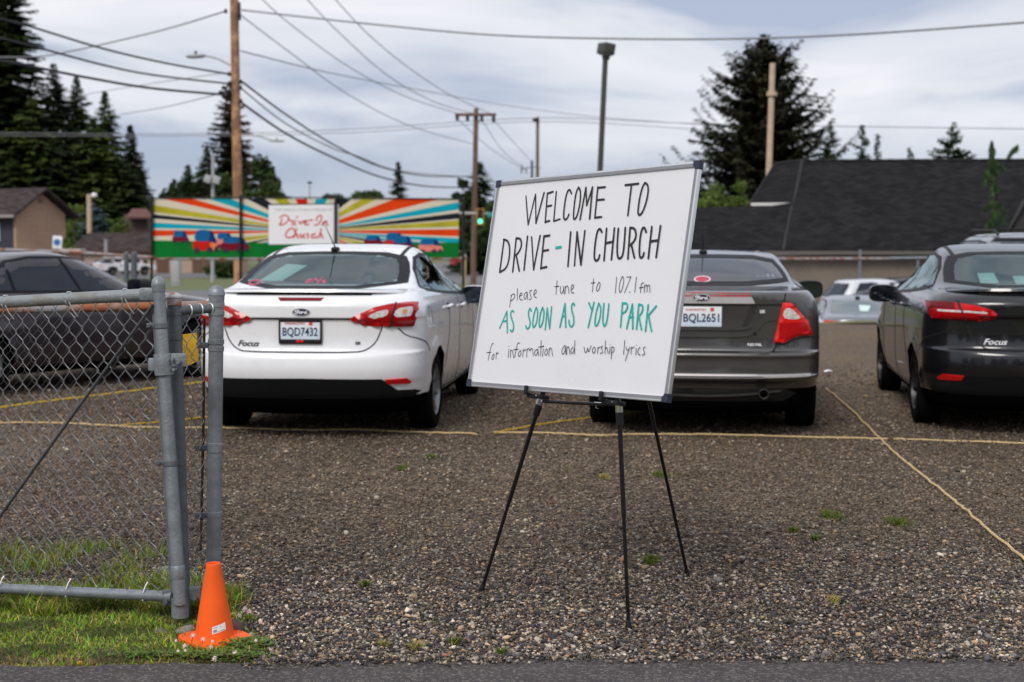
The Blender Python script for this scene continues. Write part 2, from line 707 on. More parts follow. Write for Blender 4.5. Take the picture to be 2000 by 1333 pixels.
# wooded hills on the skyline
hx = np.linspace(-900, 1000, 700)
hz = 44 + 5 * np.sin(hx * .006 + 1) + 3 * np.sin(hx * .019) + rng.random(hx.size) * 6 - 3
hv = np.concatenate([np.stack([hx, np.full_like(hx, 1350), np.full_like(hx, -3)], 1), np.stack([hx, 1420 + rng.random(hx.size) * 20, hz * .7], 1), np.stack([hx, 1500 + rng.random(hx.size) * 30, hz], 1), np.stack([hx, np.full_like(hx, 1700), np.full_like(hx, -3)], 1)])
nh = len(hx)
ih = np.arange(nh - 1)
hf = np.concatenate([np.stack([ih + k * nh, ih + 1 + k * nh, ih + 1 + (k + 1) * nh, ih + (k + 1) * nh], 1) for k in range(3)])
hills = bpy.data.objects.new("hills", np_mesh("hills", hv, hf, pm("far_forest", (.035, .055, .05), .95, var=.4, scale=.03)))
col.objects.link(hills)
tag(hills, kind='structure')


# ------------------------------------------------------------------ loose stones near the camera
def attr_mat(name, rough=.85, spec=.3, bump=.4):
    m = bpy.data.materials.new(name)
    m.use_nodes = True
    n, l = m.node_tree.nodes, m.node_tree.links
    p = n['Principled BSDF']
    at = n.new('ShaderNodeAttribute')
    at.attribute_name = 'tone'
    tc = n.new('ShaderNodeTexCoord')
    no = n.new('ShaderNodeTexNoise')
    no.inputs['Scale'].default_value = 130
    no.inputs['Detail'].default_value = 4
    l.new(tc.outputs['Object'], no.inputs['Vector'])
    mr = n.new('ShaderNodeMapRange')
    mr.inputs['To Min'].default_value, mr.inputs['To Max'].default_value = .6, 1.4
    l.new(no.outputs['Fac'], mr.inputs['Value'])
    sc = n.new('ShaderNodeVectorMath')
    sc.operation = 'SCALE'
    l.new(at.outputs['Color'], sc.inputs[0])
    l.new(mr.outputs[0], sc.inputs['Scale'])
    l.new(sc.outputs[0], p.inputs['Base Color'])
    p.inputs['Roughness'].default_value = rough
    p.inputs['Specular IOR Level'].default_value = spec
    bp = n.new('ShaderNodeBump')
    bp.inputs['Strength'].default_value = bump
    bp.inputs['Distance'].default_value = .01
    l.new(no.outputs['Fac'], bp.inputs['Height'])
    l.new(bp.outputs[0], p.inputs['Normal'])
    return m


def grassy(x, y):
    """where turf covers the stones: the bottom left corner around the gate"""
    edge = np.interp(y, [4.9, 5.05, 5.25, 5.5, 6.0, 6.6], [-.93, -.90, -.93, -1.1, -1.2, -1.5])
    far = 6.15 + .15 * np.sin(x * 7)
    return (x < edge + .03 * np.sin(y * 60)) & (y < far)


def stones():
    g = bmesh.new()
    bmesh.ops.create_icosphere(g, subdivisions=1, radius=1)
    bv = np.array([v.co[:] for v in g.verts])
    bf = np.array([[v.index for v in f.verts] for f in g.faces])
    g.free()
    n = 240000
    y = 4.85 + (rng.random(n) ** 1.65) * 13.5
    x = (rng.random(n) * 2 - 1) * (.38 * y + .1)
    keep = (y > lane_edge(x) - .02 + rng.random(n) ** 3 * -.08) & ~grassy(x, y)
    x, y = x[keep], y[keep]
    n = len(x)
    s = .0034 + .0050 * rng.random(n) ** 2.0 + .007 * (rng.random(n) > .985)
    s = s * (1 + .5 * sstep(8, 15, y)) * np.where(rng.random(n) < sstep(18.3, 13, y) if False else rng.random(n) < 1 - sstep(13, 18, y), 1, .35)
    sc3 = np.stack([s * (1 + .5 * rng.random(n)), s * (.8 + .4 * rng.random(n)), s * (.5 + .3 * rng.random(n))], 1)
    v = bv[None] * (1 + .75 * (rng.random((n, len(bv), 1)) - .5)) * sc3[:, None]
    a = rng.random(n) * 6.283
    t = (rng.random(n) - .5) * 1.1
    ca, sa, ct, st = np.cos(a), np.sin(a), np.cos(t), np.sin(t)
    vx, vy, vz = v[..., 0], v[..., 1], v[..., 2]
    vx, vz = vx * ct[:, None] - vz * st[:, None], vx * st[:, None] + vz * ct[:, None]
    v = np.stack([vx * ca[:, None] - vy * sa[:, None] + x[:, None], vx * sa[:, None] + vy * ca[:, None] + y[:, None], vz + (s * .3 + .011 * rng.random(n) ** 1.5)[:, None]], -1)
    v[..., 2] += np.where(y < lane_edge(x), .016, 0)[:, None]
    f = (bf[None] + (np.arange(n) * len(bv))[:, None, None]).reshape(-1, 3)
    pal = np.array([(.026, .027, .030), (.06, .06, .063), (.13, .127, .122), (.09, .071, .053), (.17, .13, .088), (.27, .245, .205), (.32, .235, .15), (.44, .4, .34), (.036, .029, .024), (.2, .11, .07)])
    pr = np.array([.21, .16, .13, .13, .11, .10, .05, .03, .12, .012])
    c = pal[rng.choice(len(pal), n, p=pr / pr.sum())] * (.75 + .6 * rng.random((n, 1)))
    pt = .5 + .5 * np.sin(x * 1.7 + 1.2 * np.sin(y * 1.1)) * np.sin(y * 1.9 + .8 * np.sin(x * 2.3)) + .35 * np.sin(x * 5.1 + y * 3.3) * np.sin(y * 4.7 - x * 2.1)
    c = c * np.array([1.06, 1.0, .93]) * (.88 + .42 * np.clip(pt, 0, 1))[:, None] * (1.25 - .3 * sstep(5.3, 6.6, y))[:, None]
    warm = sstep(5.7, 8.0, y)[:, None] * .6
    c = c * (1 - warm) + warm * (c * .5 + np.array([.165, .112, .066]) * .55)
    cc = np.concatenate([np.repeat(c, len(bv), 0), np.ones((n * len(bv), 1))], 1)
    o = bpy.data.objects.new("gravel_stones", np_mesh("gravel_stones", v.reshape(-1, 3), f, attr_mat("stone"), colors=cc))
    col.objects.link(o)
    tag(o, "loose grey, tan and brown stones covering the front of the gravel lot", "gravel", kind='stuff')


stones()


# ------------------------------------------------------------------ turf, clover, weeds
def blades(x, y, h, w, lean, colr, z0=0.):
    """curved grass blades, two quads + tip each; returns verts, tri faces, colours"""
    n = len(x)
    a = rng.random(n) * 6.283
    dx, dy = np.cos(a), np.sin(a)
    b = rng.random(n) * 6.283
    lx_, ly_ = np.cos(b) * lean * h, np.sin(b) * lean * h
    P = []
    for t, ww in ((0, 1), (.55, .8)):
        cx, cy, cz = x + lx_ * t * t, y + ly_ * t * t, z0 + h * t * (1 - .12 * lean * t)
        P += [np.stack([cx - dx * w * ww / 2, cy - dy * w * ww / 2, cz], 1), np.stack([cx + dx * w * ww / 2, cy + dy * w * ww / 2, cz], 1)]
    P.append(np.stack([x + lx_, y + ly_, z0 + h * (1 - .25 * lean)], 1))
    v = np.stack(P, 1).reshape(-1, 3)
    o = (np.arange(n) * 5)[:, None]
    f = np.concatenate([o + np.array([[0, 1, 3]]), o + np.array([[0, 3, 2]]), o + np.array([[2, 3, 4]])])
    c = np.concatenate([np.repeat(colr, 5, 0), np.ones((n * 5, 1))], 1)
    return v, f, c


M_blade = attr_mat("grass_blade", .6, .3, 0)


def green(n, dry=.1):
    g = np.stack([.085 + .14 * rng.random(n), .15 + .16 * rng.random(n), .008 + .010 * rng.random(n)], 1)
    d = rng.random(n) < dry
    g[d] = np.stack([.32 + .14 * rng.random(d.sum()), .25 + .1 * rng.random(d.sum()), .08 + .05 * rng.random(d.sum())], 1)
    return g


def join_arrays(parts):
    v, f, c, o = [], [], [], 0
    for a, b, d in parts:
        v.append(a)
        f.append(b + o)
        c.append(d)
        o += len(a)
    return np.concatenate(v), np.concatenate(f), np.concatenate(c)


def turf():
    n = 130000
    y = 4.86 + rng.random(n) * 1.35
    x = -2.6 + rng.random(n) * 1.75
    k = grassy(x, y) & (y > lane_edge(x) - .03 * rng.random(n))
    x, y = x[k], y[k]
    thin = 1 - .75 * sstep(5.55, 6.1, y)
    bare = (np.sin(x * 5.1 + 1) * np.sin(y * 7.3) + .5 * np.sin(x * 13 + y * 9)) > .55
    edge_dry = (y - lane_edge(x)) < .09
    k = (rng.random(len(x)) < thin) & ~(bare & (rng.random(len(x)) < .45))
    x, y, ed = x[k], y[k], edge_dry[k]
    n = len(x)
    h = .007 + .014 * rng.random(n) + .025 * (rng.random(n) > .96)
    tall = y > 5.66 + .06 * np.sin(x * 11)
    h = np.where(tall, .015 + .09 * rng.random(n) ** 2, h)
    c = green(n, .1)
    c[(ed | (x < -1.75) & (y < 5.12)) & (rng.random(n) < .6)] = (.2, .13, .06)
    c *= (.55 + .75 * (np.sin(x * 9 + y * 4) * np.sin(y * 17 - x * 5) > -.2))[:, None]
    c = np.where(tall[:, None] & (rng.random((n, 1)) < .3), np.array([[.19, .18, .05]]), c)
    A = blades(x, y, h, .0035 + .002 * rng.random(n), .3 + .9 * rng.random(n), c)
    # clumps at the foot of the posts and cone
    cl = []
    for (px, py, m, hh, rr) in ((300, 1230, 150, .03, .07), (450, 1180, 260, .11, .06), (470, 1215, 160, .05, .05), (395, 1190, 130, .12, .05), (330, 1185, 150, .09, .06), (240, 1120, 160, .10, .1), (70, 1110, 220, .12, .13), (140, 1085, 140, .11, .1), (285, 1090, 90, .10, .08), (15, 1090, 140, .12, .1), (205, 1075, 80, .09, .08)):
        g = G(px, py)
        xx, yy = g.x + rng.normal(0, rr * .6, m), g.y + rng.normal(0, rr * .6, m)
        cl.append(blades(xx, yy, hh * (.35 + .75 * rng.random(m)), .004, .3 + .7 * rng.random(m), green(m, .14)))
    v, f, c = join_arrays([A] + cl)
    o = bpy.data.objects.new("turf", np_mesh("turf", v, f, M_blade, colors=c))
    col.objects.link(o)
    tag(o, "short green and straw turf below the gate at the lane's edge", "grass", kind='stuff')
    # soil under the turf
    m = MB()
    pts = [(-2.9, 4.95), (-.92, 4.99), (-.9, 5.1), (-.93, 5.25), (-1.05, 5.45), (-1.16, 5.8), (-1.25, 6.15), (-2.9, 6.2)]
    m.add([(a, b, .009) for a, b in pts], [tuple(range(8))])
    s = m.build("soil_patch", pm("soil", (.04, .045, .014), .95, var=.4, scale=30, bump=1, bscale=120, col2=(.1, .09, .03)))
    tag(s, kind='structure')


turf()


def clover():
    n = 1300
    spots = [(474, 1262, .07, .035), (492, 1268, .07, .03), (430, 1294, .12, .016), (370, 1290, .14, .018), (300, 1288, .1, .02), (455, 1285, .1, .03)]
    xs_, ys_ = [], []
    for px, py, sx, sy in spots:
        g = G(px, py)
        xs_.append(g.x + rng.normal(0, sx * .6, n // 8))
        ys_.append(np.maximum(g.y + rng.normal(0, sy * .7, n // 8), 0))
    x, y = np.concatenate(xs_), np.concatenate(ys_)
    k = y > lane_edge(x) - .01
    x, y = x[k], y[k]
    n = len(x)
    z = .010 + .016 * rng.random(n)
    a0 = rng.random(n) * 6.283
    v, f = [], []
    for j in range(3):
        a = a0 + j * 2.094
        r = .009 + .004 * rng.random(n)
        tilt = (rng.random(n) - .3) * .008
        c, s = np.cos(a), np.sin(a)
        pts = [(0, 0), (.55, .5), (1.1, .28), (1.1, -.28), (.55, -.5)]
        v.append(np.stack([np.stack([x + r * (c * p - s * q), y + r * (s * p + c * q), z + tilt * p], 1) for p, q in pts], 1).reshape(-1, 3))
    v = np.concatenate(v)
    o = (np.arange(n * 3) * 5)[:, None]
    f = np.concatenate([o + np.array([[0, 1, 2]]), o + np.array([[0, 2, 3]]), o + np.array([[0, 3, 4]])])
    c = np.stack([.05 + .06 * rng.random(n * 3), .085 + .09 * rng.random(n * 3), .010 + .008 * rng.random(n * 3)], 1)
    c = np.concatenate([np.repeat(c, 5, 0), np.ones((n * 15, 1))], 1)
    ob = bpy.data.objects.new("clover", np_mesh("clover", v, f, M_blade, colors=c))
    col.objects.link(ob)
    tag(ob, "low green clover leaves round the orange cone's foot", "clover", kind='stuff')


clover()


def clover_flowers():
    mst = pm("flower_stem", (.08, .12, .03), .7)
    mpt = pm("clover_petal", (.72, .58, .5), .7, var=.15, scale=300, island=.15)
    mye = pm("dandelion_petal", (.75, .5, .02), .7, island=.1)
    data = [(377, 1242, 1276, 1.2, 'squashed white clover flower over the cone base, farthest left on it'), (397, 1249, 1278, 1., 'small flat clover flower in front of the cone base, left of its middle'),
            (415, 1253, 1268, .8, 'upper of two small clover flowers before the middle of the cone base'), (412, 1264, 1284, .9, 'lower of two small clover flowers before the middle of the cone base'),
            (361, 1262, 1283, 1.1, 'shaggy clover flower at the left edge of the cone base'), (362, 1271, 1285, .9, 'wilted clover flower just under the left edge of the cone base'),
            (348, 1273, 1286, .8, 'small round clover flower in turf left of the cone'), (344, 1252, 1275, .8, 'pale clover flower in turf touching the left tip of the cone base'),
            (419, 1288, 1298, 1.3, 'large clover flower below the cone, nearest the asphalt'), (459, 1276, 1290, 1.2, 'clover flower in leaves below the right side of the cone base'),
            (468, 1203, 1228, 1., 'clover flower nearest the cone\'s right side, upper cluster'), (478, 1191, 1222, 1.3, 'tallest clover flower right of the cone'),
            (486, 1195, 1225, 1.2, 'browned clover flower leaning right in the upper cluster beside the cone'), (509, 1214, 1240, 1.2, 'clover flower on gravel right of the cone, second from the right'),
            (532, 1228, 1245, 1.3, 'clover flower on gravel farthest right of the cone'), (500, 1252, 1268, .9, 'small clover flower beyond the right tip of the cone base')]
    for px, py, gy, s, lab in data:
        g = G(px + random.uniform(-3, 3), gy)
        h = W(px, py, g.y)
        t = thing('clover_flower', g, lab, 'flower', 'white clover flowers around the traffic cone')
        MB().tube([g, (g + h) / 2 + Vector((random.uniform(-.006, .006), 0, .004)), h], .0011, 5).build('stem', mst, t)
        p = MB()
        r = .0098 * s
        for k in range(46):
            z = random.uniform(-.55, 1)
            a = random.uniform(0, 6.283)
            q = math.sqrt(max(0, 1 - z * z))
            d = Vector((q * math.cos(a), q * math.sin(a), z))
            u, w_, _ = basis(d)
            c0 = h + d * r * .35
            tip = h + d * r * random.uniform(.9, 1.15) + Vector((0, 0, -.0015 if z < 0 else 0))
            mid = (c0 + tip) / 2
            wd = u * r * .17
            p.add([c0, mid + wd, tip, mid - wd], [(0, 1, 2, 3)])
        p.blob(h, (r * .62, r * .62, r * .55), 1, 8, 6)
        p.build('flower_head', mpt, t, smooth=False)
    for px, py, gy, lab in ((391, 1111, 1190, 'tall yellow dandelion behind the gate post by the cone top'), (156, 1297, 1306, 'yellow dandelion low in turf at the lane\'s edge')):
        g = G(px, gy)
        h = W(px, py, g.y)
        t = thing('dandelion', g, lab, 'flower')
        MB().tube([g, h], .0014, 5).build('stem', mst, t)
        p = MB()
        for k in range(60):
            a, e = random.uniform(0, 6.283), random.uniform(.05, 1.1)
            d = Vector((math.cos(a) * math.cos(e), math.sin(a) * math.cos(e), math.sin(e)))
            u, w_, _ = basis(d)
            p.add([h, h + d * .007 + u * .0012, h + d * .012, h + d * .007 - u * .0012], [(0, 1, 2, 3)])
        p.build('flower_head', mye, t, smooth=False)


clover_flowers()


def weeds():
    mw = M_blade
    data = [(785, 918, 20, 'upper bright weed tuft on gravel below the white car'), (712, 1147, 10, 'small green weed in gravel left of the easel'), (1272, 1098, 24, 'bright green weed between the easel\'s front and back legs'),
            (1625, 1010, 34, 'loose patch of low weeds right of the easel'), (1548, 1041, 13, 'small bright weed cushion right of the easel\'s back leg'), (1752, 1023, 34, 'wide low weed patch left of the slanting rope'), (1592, 1056, 12, 'weed sprig below the wide weed patch'), (1290, 930, 26, 'faint weed streak behind the easel legs'),
            (1628, 1178, 14, 'dry straw-coloured weed tuft on the right front gravel'), (888, 1262, 13, 'weed sprig nearest the easel\'s left leg at the gravel edge'), (812, 1270, 16, 'dry orange weed tuft at the gravel edge'), (748, 1266, 7, 'tiny weed at the gravel edge, left of the dry tufts'), (980, 1282, 8, 'small weed at the asphalt edge below the easel'), (1180, 935, 16, 'faint dry weed behind the easel\'s middle leg'), (840, 895, 16, 'dim weed tuft below the white car\'s right wheel')]
    for px, py, wpx, lab in data:
        g = G(px, py)
        r = wpx / FPX * g.y / 2
        n = int(60 + wpx * 9)
        x, y = g.x + rng.normal(0, r * .55, n), g.y + rng.normal(0, r * 1.1, n)
        dry = .9 if 'dry' in lab else .08
        v, f, c = blades(x, y, .012 + .03 * rng.random(n), .006, 1.1 * rng.random(n) + .3, green(n, dry) * (.8 if 'dry' in lab else .5))
        v -= np.array(g)
        o = bpy.data.objects.new('weed', np_mesh('weed', v, f, mw, colors=c))
        o.location = g
        col.objects.link(o)
        tag(o, lab, 'weed', 'weeds sprouting in the gravel')


weeds()


# ------------------------------------------------------------------ rocks
def rock(name, px, py, size, colr, lab, squash=.6):
    g = G(px, py)
    b = bmesh.new()
    bmesh.ops.create_icosphere(b, subdivisions=3, radius=1)
    rs = random.Random(px)
    ax = [Vector((rs.gauss(0, 1), rs.gauss(0, 1), rs.gauss(0, 1))).normalized() for _ in range(9)]
    cut = [rs.uniform(.55, .9) for _ in ax]
    for v in b.verts:
        d = v.co.normalized()
        k = min([1] + [c / max(.01, d.dot(a)) for a, c in zip(ax, cut) if d.dot(a) > .1])
        v.co = Vector((d.x * k * size[0], d.y * k * size[1], d.z * k * size[2]))
    m = MB()
    b.verts.index_update()
    m.add([v.co + g + Vector((0, 0, size[2] * .45)) for v in b.verts], [tuple(v.index for v in f.verts) for f in b.faces])
    b.free()
    o = m.build(name, pm(f"rock_{px}", colr, .9, var=.3, scale=60, bump=.7, bscale=200), base=True, angle=25)
    tag(o, lab, 'rock')


rock('rock', 362, 1238, (.04, .03, .026), (.24, .215, .175), 'pale grey rock between the gate post and the cone')
rock('rock', 455, 1238, (.055, .04, .04), (.16, .115, .08), 'brown rock behind the right side of the cone')
rock('rock', 510, 1290, (.024, .02, .014), (.2, .17, .14), 'small tan stone at the asphalt edge right of the cone')
rock('rock', 318, 1238, (.04, .03, .015), (.14, .12, .09), 'flat grey stone in the soil below the gate post')
rock('rock', 325, 1118, (.05, .04, .02), (.2, .185, .17), 'flat pale stone in the weeds behind the gate post')


# ------------------------------------------------------------------ trees
def crown_mat(name, c, c2=None, island=.35, scale=.6):
    return pm(name, c, .7, col2=c2 or tuple(k * 2.0 for k in c), cpos=(.35, .72), scale=scale, island=island, spec=.15)


def fir(px, top, half, D, name, label, cat='tree', mat=None, dens=1., base_z=None, droop=.25, shape=.85, bare=.05, spray=.5, seed=0, gap=0., up=0., group='firs on the left', trunk=True, h0=None, collect=None, pos=None):
    r = np.random.default_rng(seed + int(abs(px) * 7 + abs(D)))
    p = W(px, top, D) if pos is None else Vector(pos[:3])
    z0 = float(tz(p.x, D)) if base_z is None else base_z
    H = p.z - z0
    Rm = half / FPX * D if pos is None else pos[3]
    t_ = None if collect is not None else thing(name, (p.x, D, z0), label, cat, group)
    lean = r.normal(0, .006)
    if trunk and collect is None:
        MB().tube([(p.x + lean * H * k, D, z0 + H * k) for k in (0, .2, .45, .7, .97)], [H * .016 + .05, H * .013 + .03, H * .009 + .02, H * .005 + .012, .012], 8).build('trunk', pm('fir_bark', (.09, .06, .04), .95, var=.3, scale=6, bump=.5, bscale=20), t_)
    n = int((60 + H * 9.5) * dens)
    hb = bare if h0 is None else h0
    tt = hb + (1 - hb) * (np.arange(n) + r.random(n)) / n
    V = []
    for i in range(n):
        t = tt[i]
        L = Rm * ((1 - t) ** shape) * (.62 + .5 * r.random()) + .03 * Rm
        if t > .85:
            L *= .25 + .75 * ((1 - t) / .15) ** .7
        if r.random() < gap:
            L *= .45
        if r.random() < .06:
            L *= 1.2
        a = r.random() * 6.283
        ca, sa = math.cos(a), math.sin(a)
        z = z0 + H * t
        upi = up * r.uniform(-.5, 1.8)
        m = max(3, int(L / spray * 4.6))
        s = np.linspace(.12, 1, m)
        bx = p.x + lean * H * t + ca * L * s
        by = D + sa * L * s
        bz = z - droop * L * s + (upi + .12) * L * s ** 2.2 + (.25 * L * (t > .85) * s)
        # two side sprays and one hanging spray per step
        for side in (-1, 1, 0):
            ang = a + side * r.uniform(.5, 1.15, m)
            ln = spray * (.55 + .7 * r.random(m)) * (1.15 - .55 * s) * min(1, .5 + L / spray * .2)
            dz = -ln * (r.uniform(.05, .5, m) if side else r.uniform(.25, .8, m))
            wd = ln * r.uniform(.22, .4, m)
            ex, ey = np.cos(ang), np.sin(ang)
            k = ln * (1 if side else .8)
            A = np.stack([bx, by, bz], 1)
            T = A + np.stack([ex * k, ey * k, dz], 1)
            M_ = A + np.stack([ex * k * .45 - ey * wd, ey * k * .45 + ex * wd, dz * .3 + r.uniform(-.05, .08, m) * ln], 1)
            N_ = A + np.stack([ex * k * .45 + ey * wd, ey * k * .45 - ex * wd, dz * .3 + r.uniform(-.05, .08, m) * ln], 1)
            V.append(np.stack([A, M_, T, N_], 1).reshape(-1, 3))
    v = np.concatenate(V)
    if collect is not None:
        collect.append(v)
        return None
    f = np.arange(len(v)).reshape(-1, 4)
    me = np_mesh('crown', v, f, mat)
    finish('crown', me, t_)
    return t_


def leafy(px, top, half, D, name, label, cat, mat, n=5000, leaf=.22, base_py=None, lobes=30, seed=0, trunk=True, flat=.8, group=None, solid=.2):
    r = np.random.default_rng(seed + int(px * 3 + D))
    p = W(px, top, D)
    z0 = float(tz(p.x, D)) if base_py is None else W(px, base_py, D).z
    H = p.z - z0
    Rm = half / FPX * D
    t_ = thing(name, (p.x, D, z0), label, cat, group)
    if trunk:
        m = MB().tube([(p.x, D, z0), (p.x + .05, D, z0 + H * .3), (p.x, D, z0 + H * .6)], [.03 * H + .03, .022 * H + .02, .01 * H + .01], 8)
        for k in range(5):
            a = r.random() * 6.283
            m.tube([(p.x, D, z0 + H * .3), (p.x + math.cos(a) * Rm * .4, D + math.sin(a) * Rm * .4, z0 + H * .6), (p.x + math.cos(a) * Rm * .65, D + math.sin(a) * Rm * .65, z0 + H * .8)], [.014 * H, .008 * H, .004 * H], 6)
        m.build('trunk', pm('leaf_bark', (.1, .075, .05), .95, var=.3, scale=6, bump=.5, bscale=20), t_)
    lo = .12 if not trunk else .25
    cs = []
    for k in range(lobes):
        a = r.random() * 6.283
        rr = Rm * .78 * math.sqrt(r.random())
        zz = z0 + H * (lo + (1 - lo) * (.1 + .78 * r.random() * (1 - .35 * (rr / Rm) ** 2)))
        q = Rm * r.uniform(.16, .34)
        q = min(q, p.z - zz + .02 * H) if zz + q > p.z else q
        cs.append((p.x + math.cos(a) * rr, D + math.sin(a) * rr, zz, max(q, .12 * Rm)))
    cs.append((p.x, D, p.z - Rm * .4 * flat, Rm * .4 * flat))
    cs = np.array(cs)
    w = cs[:, 3] ** 2
    ix = r.choice(len(cs), n, p=w / w.sum())
    d = r.normal(0, 1, (n, 3))
    d /= np.linalg.norm(d, axis=1)[:, None]
    rad = cs[ix, 3] * (solid + (1.12 - solid) * r.random(n) ** .6)
    P = cs[ix, :3] + d * rad[:, None] * np.array([1, 1, .85])
    P = P + r.normal(0, .07 * Rm, P.shape) * (r.random((n, 1)) < .6)
    P = P[P[:, 2] > z0 + .02]
    n = len(P)
    u = r.normal(0, 1, (n, 3))
    u /= np.linalg.norm(u, axis=1)[:, None]
    w_ = np.cross(u, r.normal(0, 1, (n, 3)))
    w_ /= np.linalg.norm(w_, axis=1)[:, None]
    s = leaf * (.6 + .8 * r.random((n, 1)))
    v = np.stack([P - u * s * .5, P + w_ * s * .32, P + u * s * .5, P - w_ * s * .32], 1).reshape(-1, 3)
    finish('crown', np_mesh('crown', v, np.arange(len(v)).reshape(-1, 4), mat), t_)
    return t_


FIRD = crown_mat("fir_needles_dark", (.011, .020, .006), (.052, .078, .017), scale=.25)
FIRM = crown_mat("fir_needles_mid", (.022, .042, .010), (.11, .15, .026), scale=.3)
FIRB = crown_mat("fir_needles_brown", (.017, .019, .01), (.05, .048, .022), scale=.5)
FIRG = crown_mat("fir_needles_green", (.02, .045, .016), (.06, .1, .03), scale=.6)
LEAF = crown_mat("leaves_mid", (.03, .05, .014), (.085, .125, .03), scale=.4)
LEAFD = crown_mat("leaves_dark", (.016, .032, .009), (.06, .09, .02), scale=.4)
LEAFB = crown_mat("leaves_bright", (.06, .1, .02), (.15, .2, .04), scale=.5)
SPRU = crown_mat("spruce_blue", (.055, .085, .085), (.17, .23, .22), scale=.6)

for a in [(8, -70, 118, 150, FIRD, 1.5, .3, 'tallest dark fir at the left edge of the photo, its tip out of frame'),
          (-70, -10, 130, 158, FIRD, 1.2, .3, 'dark fir only partly in frame behind the tallest fir'),
          (104, 124, 66, 156, FIRD, 1.2, .3, 'pointed dark fir right of the tallest fir'),
          (150, 150, 62, 164, FIRM, 1.2, .28, 'round-shouldered green fir left of the slim spired one'),
          (58, 190, 110, 146, FIRM, 1.5, .3, 'broad fir with lighter green boughs in front of the tallest fir'),
          (207, 178, 58, 152, FIRM, 1.1, .3, 'slim spired fir with sky showing through, right of the left tree mass'),
          (254, 244, 44, 155, FIRD, 1.1, .32, 'narrow dark fir, second from the right end of the left tree mass'),
          (279, 338, 34, 162, FIRD, 1.0, .3, 'lowest fir at the right end of the left tree mass'),
          (178, 232, 92, 148, FIRM, 1.5, .3, 'wide fir in front of the round-shouldered fir'),
          (112, 270, 100, 145, FIRD, 1.5, .3, 'broad dark fir standing behind the brick gable'),
          (238, 318, 72, 147, FIRD, 1.5, .3, 'bushy dark fir behind the round green hedge'),
          (20, 300, 100, 143, FIRD, 1.3, .3, 'dark fir behind the roof of the brick house')]:
    px, top, half, D, mt, dens, dr, lab = a
    fir(px, top, half * 1.4, D + 26, 'fir_tree', lab, mat=mt, dens=dens * 1.25, droop=dr, spray=1.0, shape=.7, group='firs behind the brick house')
fir(452, 165, 104, 150, 'fir_tree', 'ragged dark fir behind the tall leaning utility pole', mat=FIRB, dens=1.15, spray=.9, droop=.12, shape=.7, gap=.4, h0=.36, group='firs behind the banner')
for a in [(404, 288, 44, 170, FIRD, 'dark fir left of the utility pole, tallest of three'), (369, 322, 36, 172, FIRD, 'dark fir left of the utility pole, middle of three'), (340, 350, 30, 168, FIRD, 'dark fir left of the utility pole, smallest of three'),
          (777, 316, 30, 180, FIRD, 'small lone conical fir above the right half of the banner'), (938, 316, 50, 140, FIRD, 'dark fir behind the crossarm pole and traffic light')]:
    fir(a[0], a[1], a[2] * 1.5, a[3], 'fir_tree', a[5], mat=a[4], dens=1.6, spray=.8, droop=.25, shape=.75, group='firs behind the banner')
leafy(508, 306, 56, 120, 'leafy_tree', 'round dark green leafy tree right of the tall utility pole', 'tree', LEAFD, 7000, .38)
leafy(440, 340, 50, 132, 'leafy_tree', 'dark leafy tree behind the tall utility pole and banner edge', 'tree', LEAFD, 6000, .4)
leafy(375, 346, 66, 190, 'leafy_tree', 'dark leafy tree filling in behind the grey equipment pole', 'tree', LEAFD, 6000, .55)
leafy(228, 300, 84, 195, 'leafy_tree', 'broad green leafy tree showing between the slim firs on the left', 'tree', LEAF, 8000, .6)
leafy(110, 300, 100, 198, 'leafy_tree', 'dim leafy tree behind the brick house, among the firs', 'tree', LEAFD, 8000, .6)
leafy(715, 374, 34, 150, 'bush', 'olive bush above the white title panel\'s right corner', 'bush', LEAF, 3000, .3, base_py=402, trunk=False)
leafy(905, 352, 26, 132, 'leafy_tree', 'dark shrubby tree between the banner\'s end and the crossarm pole', 'tree', LEAFD, 4500, .4)
leafy(985, 372, 52, 128, 'leafy_tree', 'dark tree behind the traffic light, mostly hidden by the whiteboard', 'tree', LEAFD, 6000, .4)
leafy(650, 380, 24, 160, 'bush', 'low dark bush above the title panel of the banner', 'bush', LEAFD, 1800, .3, base_py=398, trunk=False)
leafy(548, 376, 20, 160, 'bush', 'small dark bush above the banner, right of the leafy tree', 'bush', LEAFD, 1500, .3, base_py=398, trunk=False)
# shrubs behind the low tan building
fir(182, 396, 62, 163, 'blue_spruce', 'blue-grey spruce behind the low roof and thin post', 'tree', SPRU, 1.6, spray=.5, droop=.1, shape=.6, group=None, bare=.0)
leafy(246, 424, 50, 161, 'hedge', 'round bright green hedge above the low tan building', 'hedge', LEAFB, 5000, .3, trunk=False)
leafy(148, 398, 46, 166, 'hedge', 'bright green hedge between the brick house and the blue spruce', 'hedge', LEAFB, 5000, .3, trunk=False)
leafy(130, 465, 22, 134, 'bush', 'yellow-green bush at the right corner of the brick house', 'bush', LEAFB, 2200, .25, trunk=False)
leafy(432, 512, 34, 120, 'bush', 'dark bush below the banner left of the utility pole', 'bush', LEAFD, 2600, .3, trunk=False)
